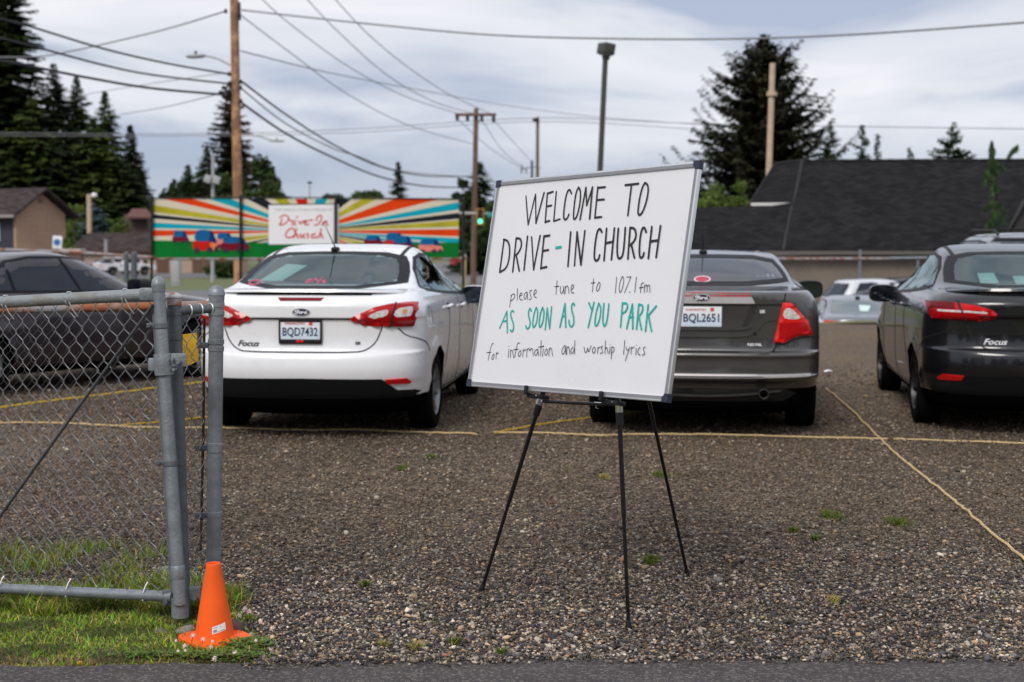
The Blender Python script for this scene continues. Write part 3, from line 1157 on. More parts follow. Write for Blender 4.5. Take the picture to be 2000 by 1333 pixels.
# right side
fir(1487, 68, 212, 84, 'big_fir', 'huge ragged dark fir behind the shingled roof', mat=FIRB, dens=3.2, spray=.6, droop=.1, shape=.58, gap=.2, up=.32, group=None, h0=.1, seed=5)
for px, top, half, D, lab in [(1621, 238, 52, 62, 'pointed green fir over the roof ridge, nearest the huge fir'), (1685, 244, 46, 60, 'tidy conical fir over the roof ridge left of the slimmest one'), (1712, 262, 15, 61, 'slimmest fir tip over the roof ridge'), (1780, 288, 24, 64, 'smallest fir tip over the middle of the roof ridge'), (1862, 238, 72, 60, 'wide-armed fir over the right part of the roof ridge')]:
    fir(px, top, half * 2.0, D + 18, 'fir_tree', lab, mat=FIRG, dens=1.3, spray=.44, droop=.05 + .12 * ((px * 7) % 10) / 10, shape=.85, up=.15, seed=int(px), group='fir tops over the roof ridge', gap=.1)


# the trees across the road behind the camera, which the cars mirror
back = []
for k in range(26):
    x = -62 + k * 5 + random.uniform(-2, 2)
    y = -34 - random.uniform(0, 10)
    h = random.uniform(9, 17)
    fir(x, 0, 1, y, '', '', mat=FIRD, dens=.55, spray=1.5, shape=.6, base_z=0., collect=back, pos=(x, y, h, random.uniform(3, 4.6)), seed=k)
bv_ = np.concatenate(back)
bo = bpy.data.objects.new('treeline', np_mesh('treeline', bv_, np.arange(len(bv_)).reshape(-1, 4), FIRD))
col.objects.link(bo)
tag(bo, 'dark trees across the road behind the camera, seen only in reflections', 'trees', kind='stuff')


def weeping(pts, D, half, label, seed):
    """thin weeping conifer: a bending leader hung with drooping sprays"""
    r = np.random.default_rng(seed)
    P = [W(a, b, D) for a, b in pts]
    P = chaikin(P, 2)
    b0 = Vector((P[0].x, D, float(tz(P[0].x, D))))
    t_ = thing('weeping_conifer', b0, label, 'tree')
    MB().tube([b0] + P, np.linspace(.06, .01, len(P) + 1), 7).build('trunk', pm('fir_bark', (.09, .06, .04)), t_)
    V = []
    nal = 30 + len(P)
    for q_ in range(46):
        j = int(nal * (.3 + .66 * r.random()))
        kk = j / nal
        c0 = np.array(b0 + (P[0] - b0) * (.2 + .8 * min(1, j / 30))) if j < 30 else np.array(P[min(j - 30, len(P) - 1)])
        a = r.random() * 6.283
        L = half * (1.15 - kk * .8) * r.uniform(.5, 1.7)
        for s in np.linspace(.1, 1, 12):
            A = c0 + np.array([math.cos(a) * L * s, math.sin(a) * L * s, .12 * L * s - .9 * L * s * s])
            for _ in range(8):
                e = np.array([r.normal(0, .08), r.normal(0, .08), -r.uniform(.1, .34)])
                s_ = np.array([-math.sin(a + _), math.cos(a + _), 0]) * .016
                V.append(np.stack([A, A + e * .5 + s_, A + e, A + e * .5 - s_]))
    al = [b0 + (P[0] - b0) * k for k in np.linspace(.2, 1, 30)] + P
    for i, q in enumerate(al):
        k = i / len(al)
        for _ in range(44):
            a = r.random() * 6.283
            rad = (half * .45 * min(1, (1 - k) * 1.9) + .03) * r.random()
            ln = r.uniform(.1, .34)
            A = np.array(q) + np.array([math.cos(a) * rad, math.sin(a) * rad, r.uniform(-.12, .05)])
            e = np.array([math.cos(a) * .06, math.sin(a) * .06, -ln])
            s_ = np.array([-math.sin(a), math.cos(a), 0]) * ln * .11
            V.append(np.stack([A, A + e * .5 + s_, A + e, A + e * .5 - s_]))
    v = np.concatenate(V)
    finish('crown', np_mesh('crown', v, np.arange(len(v)).reshape(-1, 4), FIRG), t_)


weeping([(1945, 470), (1940, 400), (1937, 330), (1937, 276)], 52.2, .62, 'thin weeping conifer standing before the dark roof', 3)
weeping([(1955, 400), (1962, 325), (1972, 296), (1988, 283)], 76, .3, 'weeping conifer whose tip bends right over the roof ridge', 4)
leafy(1400, 356, 56, 72, 'bush', 'light green bush under the huge fir, next to the whiteboard corner', 'bush', LEAFB, 4500, .16)
leafy(1446, 352, 40, 71, 'bush', 'light green bush against the left end of the roof', 'bush', LEAFB, 3500, .15)

# ------------------------------------------------------------------ buildings
M_shing = pm("roof_shingle", (.0135, .013, .0138), .95, var=.22, scale=1.2, bump=.8, bscale=30, spec=.1)
M_brown_roof = pm("brown_roof", (.04, .03, .028), .92, var=.2, scale=4, bump=.4, bscale=20, spec=.2)
M_trimg = pm("fascia_grey", (.11, .1, .092), .7)
M_flash = pm("white_flashing", (.78, .76, .72), .5)
M_wallb = pm("tan_wall", (.2, .165, .128), .9, var=.15, scale=3, bump=.3, bscale=30)


def brick_mat(name, c1, c2, mortar, sx=1.):
    m = bpy.data.materials.new(name)
    m.use_nodes = True
    n, l = m.node_tree.nodes, m.node_tree.links
    p = n['Principled BSDF']
    tc = n.new('ShaderNodeTexCoord')
    mp = n.new('ShaderNodeMapping')
    mp.inputs['Rotation'].default_value = (R(90), 0, 0)
    b = n.new('ShaderNodeTexBrick')
    b.inputs['Color1'].default_value = (*c1, 1)
    b.inputs['Color2'].default_value = (*c2, 1)
    b.inputs['Mortar'].default_value = (*mortar, 1)
    b.inputs['Scale'].default_value = 1
    b.inputs['Brick Width'].default_value = .4 * sx
    b.inputs['Row Height'].default_value = .2 * sx
    b.inputs['Mortar Size'].default_value = .015
    l.new(tc.outputs['Object'], mp.inputs[0])
    l.new(mp.outputs[0], b.inputs['Vector'])
    l.new(b.outputs['Color'], p.inputs['Base Color'])
    p.inputs['Roughness'].default_value = .9
    return m


def add_courses(m, row=.16, width=.33):
    n, l = m.node_tree.nodes, m.node_tree.links
    p = n['Principled BSDF']
    old = p.inputs['Base Color'].links[0].from_socket
    tc = n.new('ShaderNodeTexCoord')
    sp = n.new('ShaderNodeSeparateXYZ')
    cb = n.new('ShaderNodeCombineXYZ')
    l.new(tc.outputs['Object'], sp.inputs[0])
    l.new(sp.outputs['X'], cb.inputs['X'])
    l.new(sp.outputs['Z'], cb.inputs['Y'])
    b = n.new('ShaderNodeTexBrick')
    b.inputs['Color1'].default_value = (.6, .6, .6, 1)
    b.inputs['Color2'].default_value = (1.7, 1.65, 1.65, 1)
    b.inputs['Mortar'].default_value = (.3, .3, .3, 1)
    b.inputs['Scale'].default_value = 1
    b.inputs['Brick Width'].default_value = width
    b.inputs['Row Height'].default_value = row * .5
    b.inputs['Mortar Size'].default_value = .008
    l.new(cb.outputs[0], b.inputs['Vector'])
    mu = n.new('ShaderNodeMix')
    mu.data_type = 'RGBA'
    mu.blend_type = 'MULTIPLY'
    mu.inputs['Factor'].default_value = 1
    l.new(old, mu.inputs['A'])
    l.new(b.outputs['Color'], mu.inputs['B'])
    l.new(mu.outputs['Result'], p.inputs['Base Color'])


add_courses(M_shing)
add_courses(M_brown_roof, .3, .6)


def church():
    D0, D1 = 54., 62.
    t = thing('shingled_building', (20, 54, -1.45), 'long low building with huge dark shingle roof on the right', 'building')
    A, B, C_, Dd = W(1530, 489, D0), W(2250, 489, D0), W(2250, 313, D1), W(1567, 315, D1)
    E, Fp, Gp = W(1513, 322, 64), W(1463, 402, 62.3), W(1549, 402, 58)
    th = Vector((0, .05, -.16))
    m = MB()
    m.prism([A, B, C_, Dd, Gp], th)
    back = Vector((0, 8.5, 0))
    m.prism([Dd, C_, Vector((C_.x, 72, A.z)), Vector((Dd.x - 2, 72, A.z))], th)
    o = m.build('roof', M_shing, t, smooth=False)
    # course lines of the shingles
    MB().prism([Dd, E, Fp, Gp], th).build('hip_roof', M_shing, t, smooth=False)
    # ridge cap
    M_cap = pm('ridge_shingle', (.024, .0235, .025), .95, var=.4, scale=6, bump=.6, bscale=20)
    for q0, q1 in ((Dd, C_), (Dd, Gp), (E, Dd), (E, Fp)):
        MB().tube([q0 + (q1 - q0) * k + Vector((0, -.03, .03 + .012 * (i % 2))) for i, k in enumerate(np.linspace(0, 1, 60))], .05, 6).build('ridge_cap', M_cap, t)
    f1, f2 = W(1466, 399.5, 61.9), W(1546, 399, 58.5)
    d = (f2 - f1)
    m = MB().prism([f1 + Vector((0, -.12, -.06)), f2 + Vector((0, -.12, -.06)), f2 + Vector((0, -.12, .055)), f1 + Vector((0, -.12, .055))], (0, .06, 0))
    m.build('flashing', M_flash, t, smooth=False)
    # lower wing
    a, b, c, e = W(1300, 487, 54.05), W(1530, 489, 54.05), W(1547, 403, 58.15), W(1330, 405, 58.15)
    MB().prism([a, b, c, e], th).build('wing_roof', M_shing, t, smooth=False)
    MB().tube([b, c], .06, 6).build('valley_cap', M_cap, t)
    # eave board and wall
    MB().box(((a.x + B.x) / 2, D0 - .03, A.z - .1), (B.x - a.x, .05, .14)).build('fascia', M_trimg, t, smooth=False)
    MB().box(((a.x + B.x) / 2, D0 + 6.4, (A.z - .25 - 1.6) / 2), (B.x - a.x - .6, 11.8, A.z - .25 + 1.6)).build('wall', M_wallb, t, smooth=False)
    # porch gable at the right
    g1, g2, g3 = W(1972, 448, 52.8), W(2010, 384, 53.2), W(2090, 448, 52.8)
    MB().prism([g1, g2, W(2010, 384, 58), W(1972, 448, 55.6)], (.0, 0, -.12)).prism([g2, g3, W(2090, 448, 55.6), W(2010, 384, 58)], (0, 0, -.12)).build('porch_roof', M_shing, t, smooth=False)
    MB().prism([g1 + Vector((.12, .2, -.1)), g2 + Vector((0, .2, -.12)), g3 + Vector((-.1, .2, -.1)), g3 + Vector((-.1, .2, -3.0)), g1 + Vector((.12, .2, -3.0))], (0, .5, 0)).build('porch_wall', pm('porch_dark', (.03, .028, .027), .9), t, smooth=False)
    MB().box(((f1.x + f2.x) / 2 - 6.7, 59.9, 3.19), (.27, .27, .4)).build('roof_vent', M_flash, t, smooth=False)


church()


def brick_house():
    D = 130
    c0 = W(30, 416, D)
    zg = float(tz(c0.x, D)) - .3
    t = thing('brick_house', (c0.x, D, zg), 'tan brick house with dark gable roof at the left edge', 'house')
    a = Vector((.52, .854, 0))                    # along the gable wall
    b = Vector((-.854, .52, 0))                   # along the long wall
    w, L = 5.75, 16.
    ez, rz = c0.z, c0.z + 1.95
    P = Vector((c0.x, c0.y, 0))

    def q(u, v, z):
        return P + a * u + b * v + Vector((0, 0, z))
    MB().prism([q(0, 0, zg), q(w, 0, zg), q(w, 0, ez), q(w / 2, 0, rz), q(0, 0, ez)], b * .3).build('gable_wall', brick_mat('tan_brick', (.40, .25, .17), (.35, .215, .145), (.42, .30, .22), 1.6), t, smooth=False)
    MB().prism([q(.04, .3, zg), q(.04, L, zg), q(.04, L, ez), q(.04, .3, ez)], a * .25).build('side_wall', pm('dark_siding', (.03, .034, .045), .8, var=.2, scale=2), t, smooth=False)
    MB().prism([q(-.02, .3, zg), q(-.02, L, zg), q(-.02, L, zg + 2.4), q(-.02, .3, zg + 2.4)], a * .05).build('lower_siding', pm('orange_wood', (.5, .25, .1), .7, var=.2), t, smooth=False)
    MB().prism([q(.2, .5, zg), q(w - .2, .5, zg), q(w - .2, .5, ez), q(w / 2, .5, rz - .15), q(.2, .5, ez)], b * (L - .8)).build('wall', pm('dark_siding', (.03, .034, .045)), t, smooth=False)
    o = .95
    k = (rz - ez) / (w / 2)
    m = MB()
    for s in (0, 1):
        u0, u1 = (-o, w / 2) if s == 0 else (w + o, w / 2)
        z0, z1 = ez - k * o + .2, rz + .2
        m.prism([q(u0, -o, z0), q(u1, -o, z1), q(u1, L, z1), q(u0, L, z0)], (0, 0, .22))
    m.build('roof', M_brown_roof, t, smooth=False)
    m = MB()
    z0 = ez - k * o + .2
    m.prism([q(-o - .08, -o, z0), q(-o, -o, z0), q(-o, L, z0), q(-o - .08, L, z0)], (0, 0, .24))
    m.build('gutter', pm('gutter_grey', (.3, .27, .26), .5), t, smooth=False)
    wf = MB().prism([q(-.06, 2.2, ez - 2.6), q(-.06, 4.2, ez - 2.6), q(-.06, 4.2, ez - .9), q(-.06, 2.2, ez - .9)], a * .08).build('window', pm('window_white', (.7, .7, .7), .5), t, smooth=False)
    MB().prism([q(-.09, 2.4, ez - 2.4), q(-.09, 4.0, ez - 2.4), q(-.09, 4.0, ez - 1.1), q(-.09, 2.4, ez - 1.1)], a * .04).build('pane', pm('far_glass', (.03, .035, .045), .1), wf, smooth=False)
    c = q(w / 2, -.04, ez + 1.2)
    MB().prism([q(w / 2 - .25, -.05, ez + .9), q(w / 2 + .25, -.05, ez + .9), q(w / 2 + .25, -.05, ez + 1.4), q(w / 2 - .25, -.05, ez + 1.4)], b * .06).build('vent', pm('vent_brown', (.2, .12, .085), .8), t, smooth=False)


brick_house()


def low_building():
    D = 151
    e0, e1 = W(132, 488, D), W(470, 488, D)
    zg = float(tz(e0.x, D)) - .2
    t = thing('low_building', ((e0.x + e1.x) / 2, D, zg), 'long low tan building with brown roof behind the banner', 'building')
    r0, r1 = W(172, 455, D + 4), W(480, 455, D + 4)
    MB().prism([e0, e1, r1, r0], (0, .05, -.3)).prism([e0, r0, Vector((e0.x, D + 8, e0.z))], (.0, 0, -.3)).prism([r0, r1, Vector((e1.x, D + 8, e1.z)), Vector((e0.x, D + 8, e0.z))], (0, 0, -.3)).build('roof', M_brown_roof, t, smooth=False)
    MB().box(((e0.x + e1.x) / 2, D + 4.1, (zg + e0.z) / 2 - .12), (e1.x - e0.x - 1.2, 7, e0.z - zg - .2)).build('wall', pm('pink_tan_wall', (.43, .31, .25), .9, var=.1), t, smooth=False)
    mdoor = pm('brown_door', (.12, .065, .04), .7, var=.2)
    for px0, px1 in ((306, 330), (376, 396), (398, 440)):
        a, b = W(px0, 540, D + .55), W(px1, 540, D + .55)
        MB().box(((a.x + b.x) / 2, D + .55, zg + 1.25), (b.x - a.x, .12, 2.3), bev=.02).build('door', mdoor, t, smooth=False)
    MB().box(((e0.x + e1.x) / 2, D - .05, e0.z - .14), (e1.x - e0.x, .1, .2)).build('fascia', pm('fascia_brown', (.09, .05, .04), .8), t, smooth=False)
    # annexe roof seen over the car
    return t


low_building()
t = thing('red_roofed_house', W(272, 440, 158), 'red-brown rooftop glimpsed between the hedge and the banner', 'house')
a_, b_ = W(250, 420, 158), W(296, 420, 158)
MB().prism([W(246, 424, 158), W(300, 424, 158), W(286, 408, 162), W(258, 408, 162)], (0, 0, -.2)).build('roof', pm('red_roof', (.12, .045, .035), .9), t, smooth=False)
MB().box((W(272, 440, 161).x, 161.5, 1.6), (2.6, 4, 6.2)).build('wall', pm('dim_wall', (.1, .07, .055), .9), t, smooth=False)
t = thing('striped_shed', W(138, 500, 128), 'small pale flat-roofed shed right of the brick house', 'shed')
c = W(138, 489, 128)
MB().box((c.x, 128.6, c.z), (1.9, 1.6, .22), bev=.03).build('roof', pm('shed_roof', (.5, .42, .37), .7), t, smooth=False)
MB().box((c.x, 128.7, (c.z - 1.9) / 2 - .1), (1.6, 1.2, c.z + 1.8)).build('wall', pm('shed_wall', (.16, .1, .08), .85, var=.3), t, smooth=False)
# ================================================================== CARS
def pchip(x, y, xq):
    x, y, xq = np.asarray(x, float), np.asarray(y, float), np.asarray(xq, float)
    h, d = np.diff(x), np.diff(y) / np.diff(x)
    m = np.zeros_like(y)
    m[0], m[-1] = d[0], d[-1]
    for i in range(1, len(x) - 1):
        if d[i - 1] * d[i] > 0:
            w1, w2 = 2 * h[i] + h[i - 1], h[i] + 2 * h[i - 1]
            m[i] = (w1 + w2) / (w1 / d[i - 1] + w2 / d[i])
    k = np.clip(np.searchsorted(x, xq) - 1, 0, len(h) - 1)
    t = (xq - x[k]) / h[k]
    return (2 * t ** 3 - 3 * t ** 2 + 1) * y[k] + (t ** 3 - 2 * t ** 2 + t) * h[k] * m[k] + (-2 * t ** 3 + 3 * t ** 2) * y[k + 1] + (t ** 3 - t ** 2) * h[k] * m[k + 1]


def quarter(w, c, n, N):
    """corner outline from the side (w, c) round to the end (0, 0), evenly spaced"""
    th = np.linspace(0, math.pi / 2, 600)
    x, y = w * np.cos(th) ** (2 / n), c - c * np.sin(th) ** (2 / n)
    s = np.concatenate([[0], np.cumsum(np.hypot(np.diff(x), np.diff(y)))])
    q = np.linspace(0, s[-1], N + 1)
    return np.interp(q, s, x), np.interp(q, s, y)


class Body:
    """closed car shell stacked from plan outlines; details are laid onto it by ray casting"""

    def __init__(s, sl, wheels, rw=.36, sub=5, N=24, ns=8, flare=.018, wx=.60):
        sl = np.array(sl, float)            # z, yr, yf, w, c_rear, c_front, n
        t = np.arange(len(sl))
        tq = np.linspace(0, len(sl) - 1, (len(sl) - 1) * sub + 1)
        P = np.stack([pchip(t, sl[:, k], tq) for k in range(sl.shape[1])], 1)
        V = []
        for z, yr, yf, w, cr, cf, n in P:
            ym = (yr + yf) / 2
            cr, cf = min(cr, (ym - yr) * .98), min(cf, (yf - ym) * .98)
            xr, yrr = quarter(w, cr, n, N)
            xf, yff = quarter(w, cf, n, N)
            xr_, yr_ = np.concatenate([np.full(ns, w), xr]), np.concatenate([np.linspace(ym, yr + cr, ns, endpoint=False), yr + yrr])
            xf_, yf_ = np.concatenate([np.full(ns, w), xf]), np.concatenate([np.linspace(ym, yf - cf, ns, endpoint=False), yf - yff])
            # right rear, left rear, left front, right front
            xs_ = np.concatenate([xr_[:-1], -xr_[:0:-1], -xf_[:-1], xf_[:0:-1]])
            yy = np.concatenate([yr_[:-1], yr_[:0:-1], yf_[:-1], yf_[:0:-1]])
            half = (yf - yr) / 2
            xs_ = xs_ * (1 - .025 * ((yy - ym) / half) ** 2)
            V.append(np.stack([xs_, yy, np.full_like(xs_, z)], 1))
        m = V[0].shape[0]
        V = np.concatenate(V)
        for wy, wz, wr in wheels:
            rr = np.hypot(V[:, 1] - wy, V[:, 2] - wz)
            b = flare * np.exp(-((rr - rw - .01) / .055) ** 2) * (np.abs(V[:, 0]) > .7) * (V[:, 2] < .8)
            V[:, 0] += np.sign(V[:, 0]) * b
        k = len(P)
        F = []
        for i in range(k - 1):
            for j in range(m):
                F.append((i * m + j, (i + 1) * m + j, (i + 1) * m + (j + 1) % m, i * m + (j + 1) % m))
        F.append(tuple(range(m)))
        F.append(tuple((k - 1) * m + j for j in range(m - 1, -1, -1)))
        me = bpy.data.meshes.new('shell')
        me.from_pydata(V.tolist(), [], F)
        bm = bmesh.new()
        bm.from_mesh(me)
        bmesh.ops.recalc_face_normals(bm, faces=bm.faces[:])
        bm.to_mesh(me)
        bm.free()
        # wheel wells
        cut = MB()
        for wy, wz, wr in wheels:
            for sx in (-1, 1):
                cut.cyl((sx * wx, wy, wz), (sx * 1.25, wy, wz), rw, seg=40)
        cm = bpy.data.meshes.new('cut')
        cm.from_pydata(cut.v, [], cut.f)
        bm = bmesh.new()
        bm.from_mesh(cm)
        bmesh.ops.recalc_face_normals(bm, faces=bm.faces[:])
        bm.to_mesh(cm)
        bm.free()
        a, b = bpy.data.objects.new('a', me), bpy.data.objects.new('b', cm)
        col.objects.link(a)
        col.objects.link(b)
        md = a.modifiers.new('x', 'BOOLEAN')
        md.operation, md.object, md.solver = 'DIFFERENCE', b, 'EXACT'
        dg = bpy.context.evaluated_depsgraph_get()
        s.me = bpy.data.meshes.new_from_object(a.evaluated_get(dg))
        bpy.data.objects.remove(a)
        bpy.data.objects.remove(b)
        s.me.name = 'body'
        s.wheels, s.rw, s.wx = wheels, rw, wx
        s.nv = [v.normal.copy() for v in s.me.vertices]
        s.pv = [tuple(p.vertices) for p in s.me.polygons]
        s.bvh = BVHTree.FromPolygons([v.co for v in s.me.vertices], [tuple(p.vertices) for p in s.me.polygons])

    AX = {'rear': (lambda a, b: Vector((a, -4, b)), Vector((0, 1, 0))), 'front': (lambda a, b: Vector((a, 12, b)), Vector((0, -1, 0))),
          'right': (lambda a, b: Vector((5, a, b)), Vector((-1, 0, 0))), 'left': (lambda a, b: Vector((-5, a, b)), Vector((1, 0, 0))),
          'top': (lambda a, b: Vector((a, b, 6)), Vector((0, 0, -1)))}

    def hit(s, axis, a, b):
        o, d = s.AX[axis][0](a, b), s.AX[axis][1]
        p, n, i, _ = s.bvh.ray_cast(o, d)
        if p is None:
            p, n, i, _ = s.bvh.find_nearest(o + d * 5)
        q = Vector((0, 0, 0))
        for vi in s.pv[i]:
            q += s.nv[vi] / ((s.me.vertices[vi].co - p).length + .004)
        if len(s.pv[i]) < 9 and q.length > 1e-6 and abs(q.normalized().dot(n)) > .8:
            n = q.normalized()
        if n.dot(d) > 0:
            n = -n
        return p, n

    def lay(s, axis, v2, faces, off=.003, back=.004, edge=None, mb=None):
        """2-D faces thrown onto the shell, given thickness"""
        mb = mb or MB()
        cnt = {}
        for f in faces:
            for i in range(len(f)):
                e = (f[i], f[(i + 1) % len(f)])
                k = (min(e), max(e))
                cnt[k] = (cnt[k][0] + 1, e) if k in cnt else (1, e)
        bnd = [e for c, e in cnt.values() if c == 1]
        bv = set(i for e in bnd for i in e)
        top, bot, nn = [], [], []
        for i, (a, b) in enumerate(v2):
            p, n = s.hit(axis, a, b)
            nn.append(n)
            o = edge if (edge is not None and i in bv) else off
            top.append(p + n * o)
            bot.append(p - n * back)
        n0 = len(top)
        fs = [tuple(f) for f in faces]
        fs += [(a, b, b + n0, a + n0) for a, b in bnd]
        mb.add(top + bot, fs)
        if edge is None:
            mb.vn += [tuple(n) for n in nn + nn]
        return mb

    def patch(s, axis, poly, holes=(), off=.003, back=.004, edge=None, step=.05, mb=None, mir=False):
        v2, fs = fill(poly, holes, step)
        mb = s.lay(axis, v2, fs, off, back, edge, mb)
        if mir:
            s.lay(axis if axis in ('rear', 'front', 'top') else {'right': 'left', 'left': 'right'}[axis], [((-a if axis in ('rear', 'front', 'top') else a), b) for a, b in v2], [f[::-1] for f in fs], off, back, edge, mb)
        return mb

    def line(s, axis, pts, w=.008, off=.0015, mb=None, smooth=1, mir=False, step=.04, back=.003):
        p = chaikin([(a, b, 0) for a, b in pts], smooth)
        q = [p[0]]
        for a, b in zip(p, p[1:]):
            k = max(1, int((b - a).length / step))
            q += [a + (b - a) * (i / k) for i in range(1, k + 1)]
        v, f = ribbon2d(q, w, 3)
        f = f[:-2]
        v = [(a.x, a.y) for a in v[:2 * len(q)]]
        mb = s.lay(axis, v, f, off, back, None, mb)
        if mir:
            s.lay(axis if axis in ('rear', 'front', 'top') else {'right': 'left', 'left': 'right'}[axis], [((-a if axis in ('rear', 'front', 'top') else a), b) for a, b in v], f, off, back, None, mb)
        return mb

    def body_object(s, root, paint, dark, windows=(), skirt=.345):
        """shell as the body part: wells dark, window openings (axis, polygon) cut away"""
        me = s.me.copy()
        me.materials.clear()
        me.materials.append(paint)
        me.materials.append(dark)
        me.materials.append(M_skirt)
        bm = bmesh.new()
        bm.from_mesh(me)
        dele = []
        for f in bm.faces:
            c = f.calc_center_median()
            f.smooth = True
            f.material_index = 0
            for wy, wz, wr in s.wheels:
                if math.hypot(c.y - wy, c.z - wz) < s.rw + .004 and abs(c.x) < 1 and (abs(c.x) <= s.wx + .002 or Vector((0, c.y - wy, c.z - wz)).dot(f.normal) < -.2):
                    f.material_index = 1
            if c.z < .21:
                f.material_index = 1
            if c.y < .75 and c.z < skirt or c.z < .27:
                f.material_index = 2
            for ax, poly in windows:
                n = f.normal
                if ax == 'rear' and n.y < -.05 and c.y < 2 and inside((c.x, c.z), poly):
                    dele.append(f)
                elif ax == 'front' and n.y > .05 and c.y > 2 and inside((c.x, c.z), poly):
                    dele.append(f)
                elif ax == 'right' and abs(n.x) > .2 and inside((c.y, c.z), poly):
                    dele.append(f)
        bmesh.ops.delete(bm, geom=list(set(dele)), context='FACES')
        bm.to_mesh(me)
        bm.free()
        me.set_sharp_from_angle(angle=R(50))
        o = bpy.data.objects.new('body', me)
        col.objects.link(o)
        o.parent = root
        return o


def inside(p, poly):
    x, y = p
    r = False
    n = len(poly)
    for i in range(n):
        x1, y1 = poly[i][0], poly[i][1]
        x2, y2 = poly[(i + 1) % n][0], poly[(i + 1) % n][1]
        if (y1 > y) != (y2 > y) and x < (x2 - x1) * (y - y1) / (y2 - y1) + x1:
            r = not r
    return r


def fill(poly, holes=(), step=.05):
    """triangles filling a polygon (with holes), edges cut to the step"""
    loops = [poly] + list(holes)
    vs, es = [], []
    for lp in loops:
        st = len(vs)
        n = len(lp)
        for i in range(n):
            a, b = Vector(lp[i][:2]), Vector(lp[(i + 1) % n][:2])
            k = max(1, int(math.ceil((b - a).length / step)))
            vs += [a + (b - a) * (j / k) for j in range(k)]
        m = len(vs) - st
        es += [(st + i, st + (i + 1) % m) for i in range(m)]
    nb = len(vs)
    x0, x1 = min(p[0] for p in poly), max(p[0] for p in poly)
    y0, y1 = min(p[1] for p in poly), max(p[1] for p in poly)
    bpts = np.array([tuple(v) for v in vs])
    for i, yv in enumerate(np.arange(y0 + step * .5, y1, step)):
        for xv in np.arange(x0 + step * (.25 + .5 * (i % 2)), x1, step):
            if inside((xv, yv), poly) and not any(inside((xv, yv), h) for h in holes):
                if np.min(np.hypot(bpts[:, 0] - xv, bpts[:, 1] - yv)) > step * .45:
                    vs.append(Vector((xv, yv)))
    out = delaunay_2d_cdt(vs, es, [], 0, 1e-6)
    ov, of = out[0], out[2]
    fs = []
    for f in of:
        c = sum((ov[i] for i in f), Vector((0, 0))) / len(f)
        if inside(c, poly) and not any(inside(c, h) for h in holes):
            fs.append(tuple(f))
    return [(v.x, v.y) for v in ov], fs


def rounded(poly, n=2):
    return [(p.x, p.y) for p in chaikin([(a, b, 0) for a, b in poly], n, closed=True)]


def shrink(poly, d):
    """inset a polygon by d (simple vertex offset)"""
    n = len(poly)
    ar = sum(poly[i][0] * poly[(i + 1) % n][1] - poly[(i + 1) % n][0] * poly[i][1] for i in range(n))
    sg = 1 if ar > 0 else -1
    out = []
    for i in range(n):
        p0, p1, p2 = Vector(poly[i - 1][:2]), Vector(poly[i][:2]), Vector(poly[(i + 1) % n][:2])
        a, b = (p1 - p0).normalized(), (p2 - p1).normalized()
        na, nb = Vector((-a.y, a.x)) * sg, Vector((-b.y, b.x)) * sg
        q = na + nb
        q = q / max(.35, q.length_squared / 2) if q.length > 1e-6 else na
        out.append(tuple(p1 + q * d))
    return out


M_tyre = pm("tyre_rubber", (.006, .006, .006), .9, spec=.03, var=.3, scale=40, bump=.2, bscale=80)
M_blackp = pm("black_plastic", (.007, .007, .008), .55, spec=.3, var=.2, scale=40)
M_skirt = pm("skirt_plastic", (.003, .003, .003), .85, var=.2, spec=0)
M_trim = pm("black_trim", (.008, .008, .010), .5, var=.2, spec=.12)
M_under = pm("underbody", (.003, .003, .003), .95, spec=0)
M_gap = pm("panel_gap", (.004, .004, .004), .8)
M_alloy = pm("wheel_alloy", (.3, .3, .31), .35, metal=.7, var=.1)
M_alloyd = pm("wheel_alloy_dark", (.04, .04, .042), .4, metal=.6, var=.1)
M_red = pm("red_lens", (.40, .003, .005), .2, var=.2, scale=60, coat=.25, spec=.25)
M_redd = pm("dark_red_lens", (.16, .002, .004), .2, var=.2, scale=60, coat=.2, spec=.2)
M_redb = pm("bright_red_lens", (.66, .010, .008), .2, var=.2, scale=60, coat=.3, spec=.25)
M_clear = pm("clear_lens", (.62, .58, .55), .12, var=.35, scale=55, coat=1.)
M_amber = pm("amber_bulb", (.6, .3, .1), .3)
M_chrome = pm("chrome", (.75, .75, .76), .12, metal=1., var=.05)
M_plate = pm("plate_white", (.72, .74, .78), .45, var=.05)
M_plateb = pm("plate_blue", (.58, .68, .77), .45, var=.05)
M_navy = pm("plate_navy", (.02, .035, .09), .5)
M_platered = pm("plate_red", (.6, .07, .05), .5)
M_emblem = pm("emblem_navy", (.008, .014, .05), .2, coat=1.)
M_seat = pm("seat_cloth", (.018, .019, .021), .9, var=.3, scale=60)
M_paper = pm("paper_mint", (.55, .68, .64), .8, var=.04)
M_pink = pm("sticker_pink", (.42, .07, .12), .6)
M_mirror = pm("mirror_glass", (.10, .12, .15), .03, metal=1., var=.02)
M_int = pm("cabin_lining", (.03, .03, .032), .95)
P_white = pm("paint_white", (.79, .79, .80), .28, var=.015, scale=4, coat=1., backdark=(.03, .03, .032))
P_grey = pm("paint_warm_grey", (.074, .070, .068), .3, metal=.5, var=.06, scale=4, coat=1., backdark=(.02, .02, .02))
P_slate = pm("paint_slate", (.008, .008, .0095), .24, metal=.15, var=.06, scale=4, coat=.7, spec=.35, backdark=(.02, .02, .02))
P_black = pm("paint_black", (.034, .028, .034), .24, metal=.3, var=.1, scale=4, coat=.7, spec=.35, backdark=(.01, .01, .01))
P_silver = pm("paint_silver", (.62, .62, .63), .3, metal=.3, var=.04, scale=4, coat=1.)
P_bgrey = pm("paint_mid_grey", (.16, .165, .18), .3, metal=.4, var=.05, scale=4, coat=1.)
G_teal = glass_mat("glass_tint_teal", (.50, .62, .62), (.76, .90, .92))
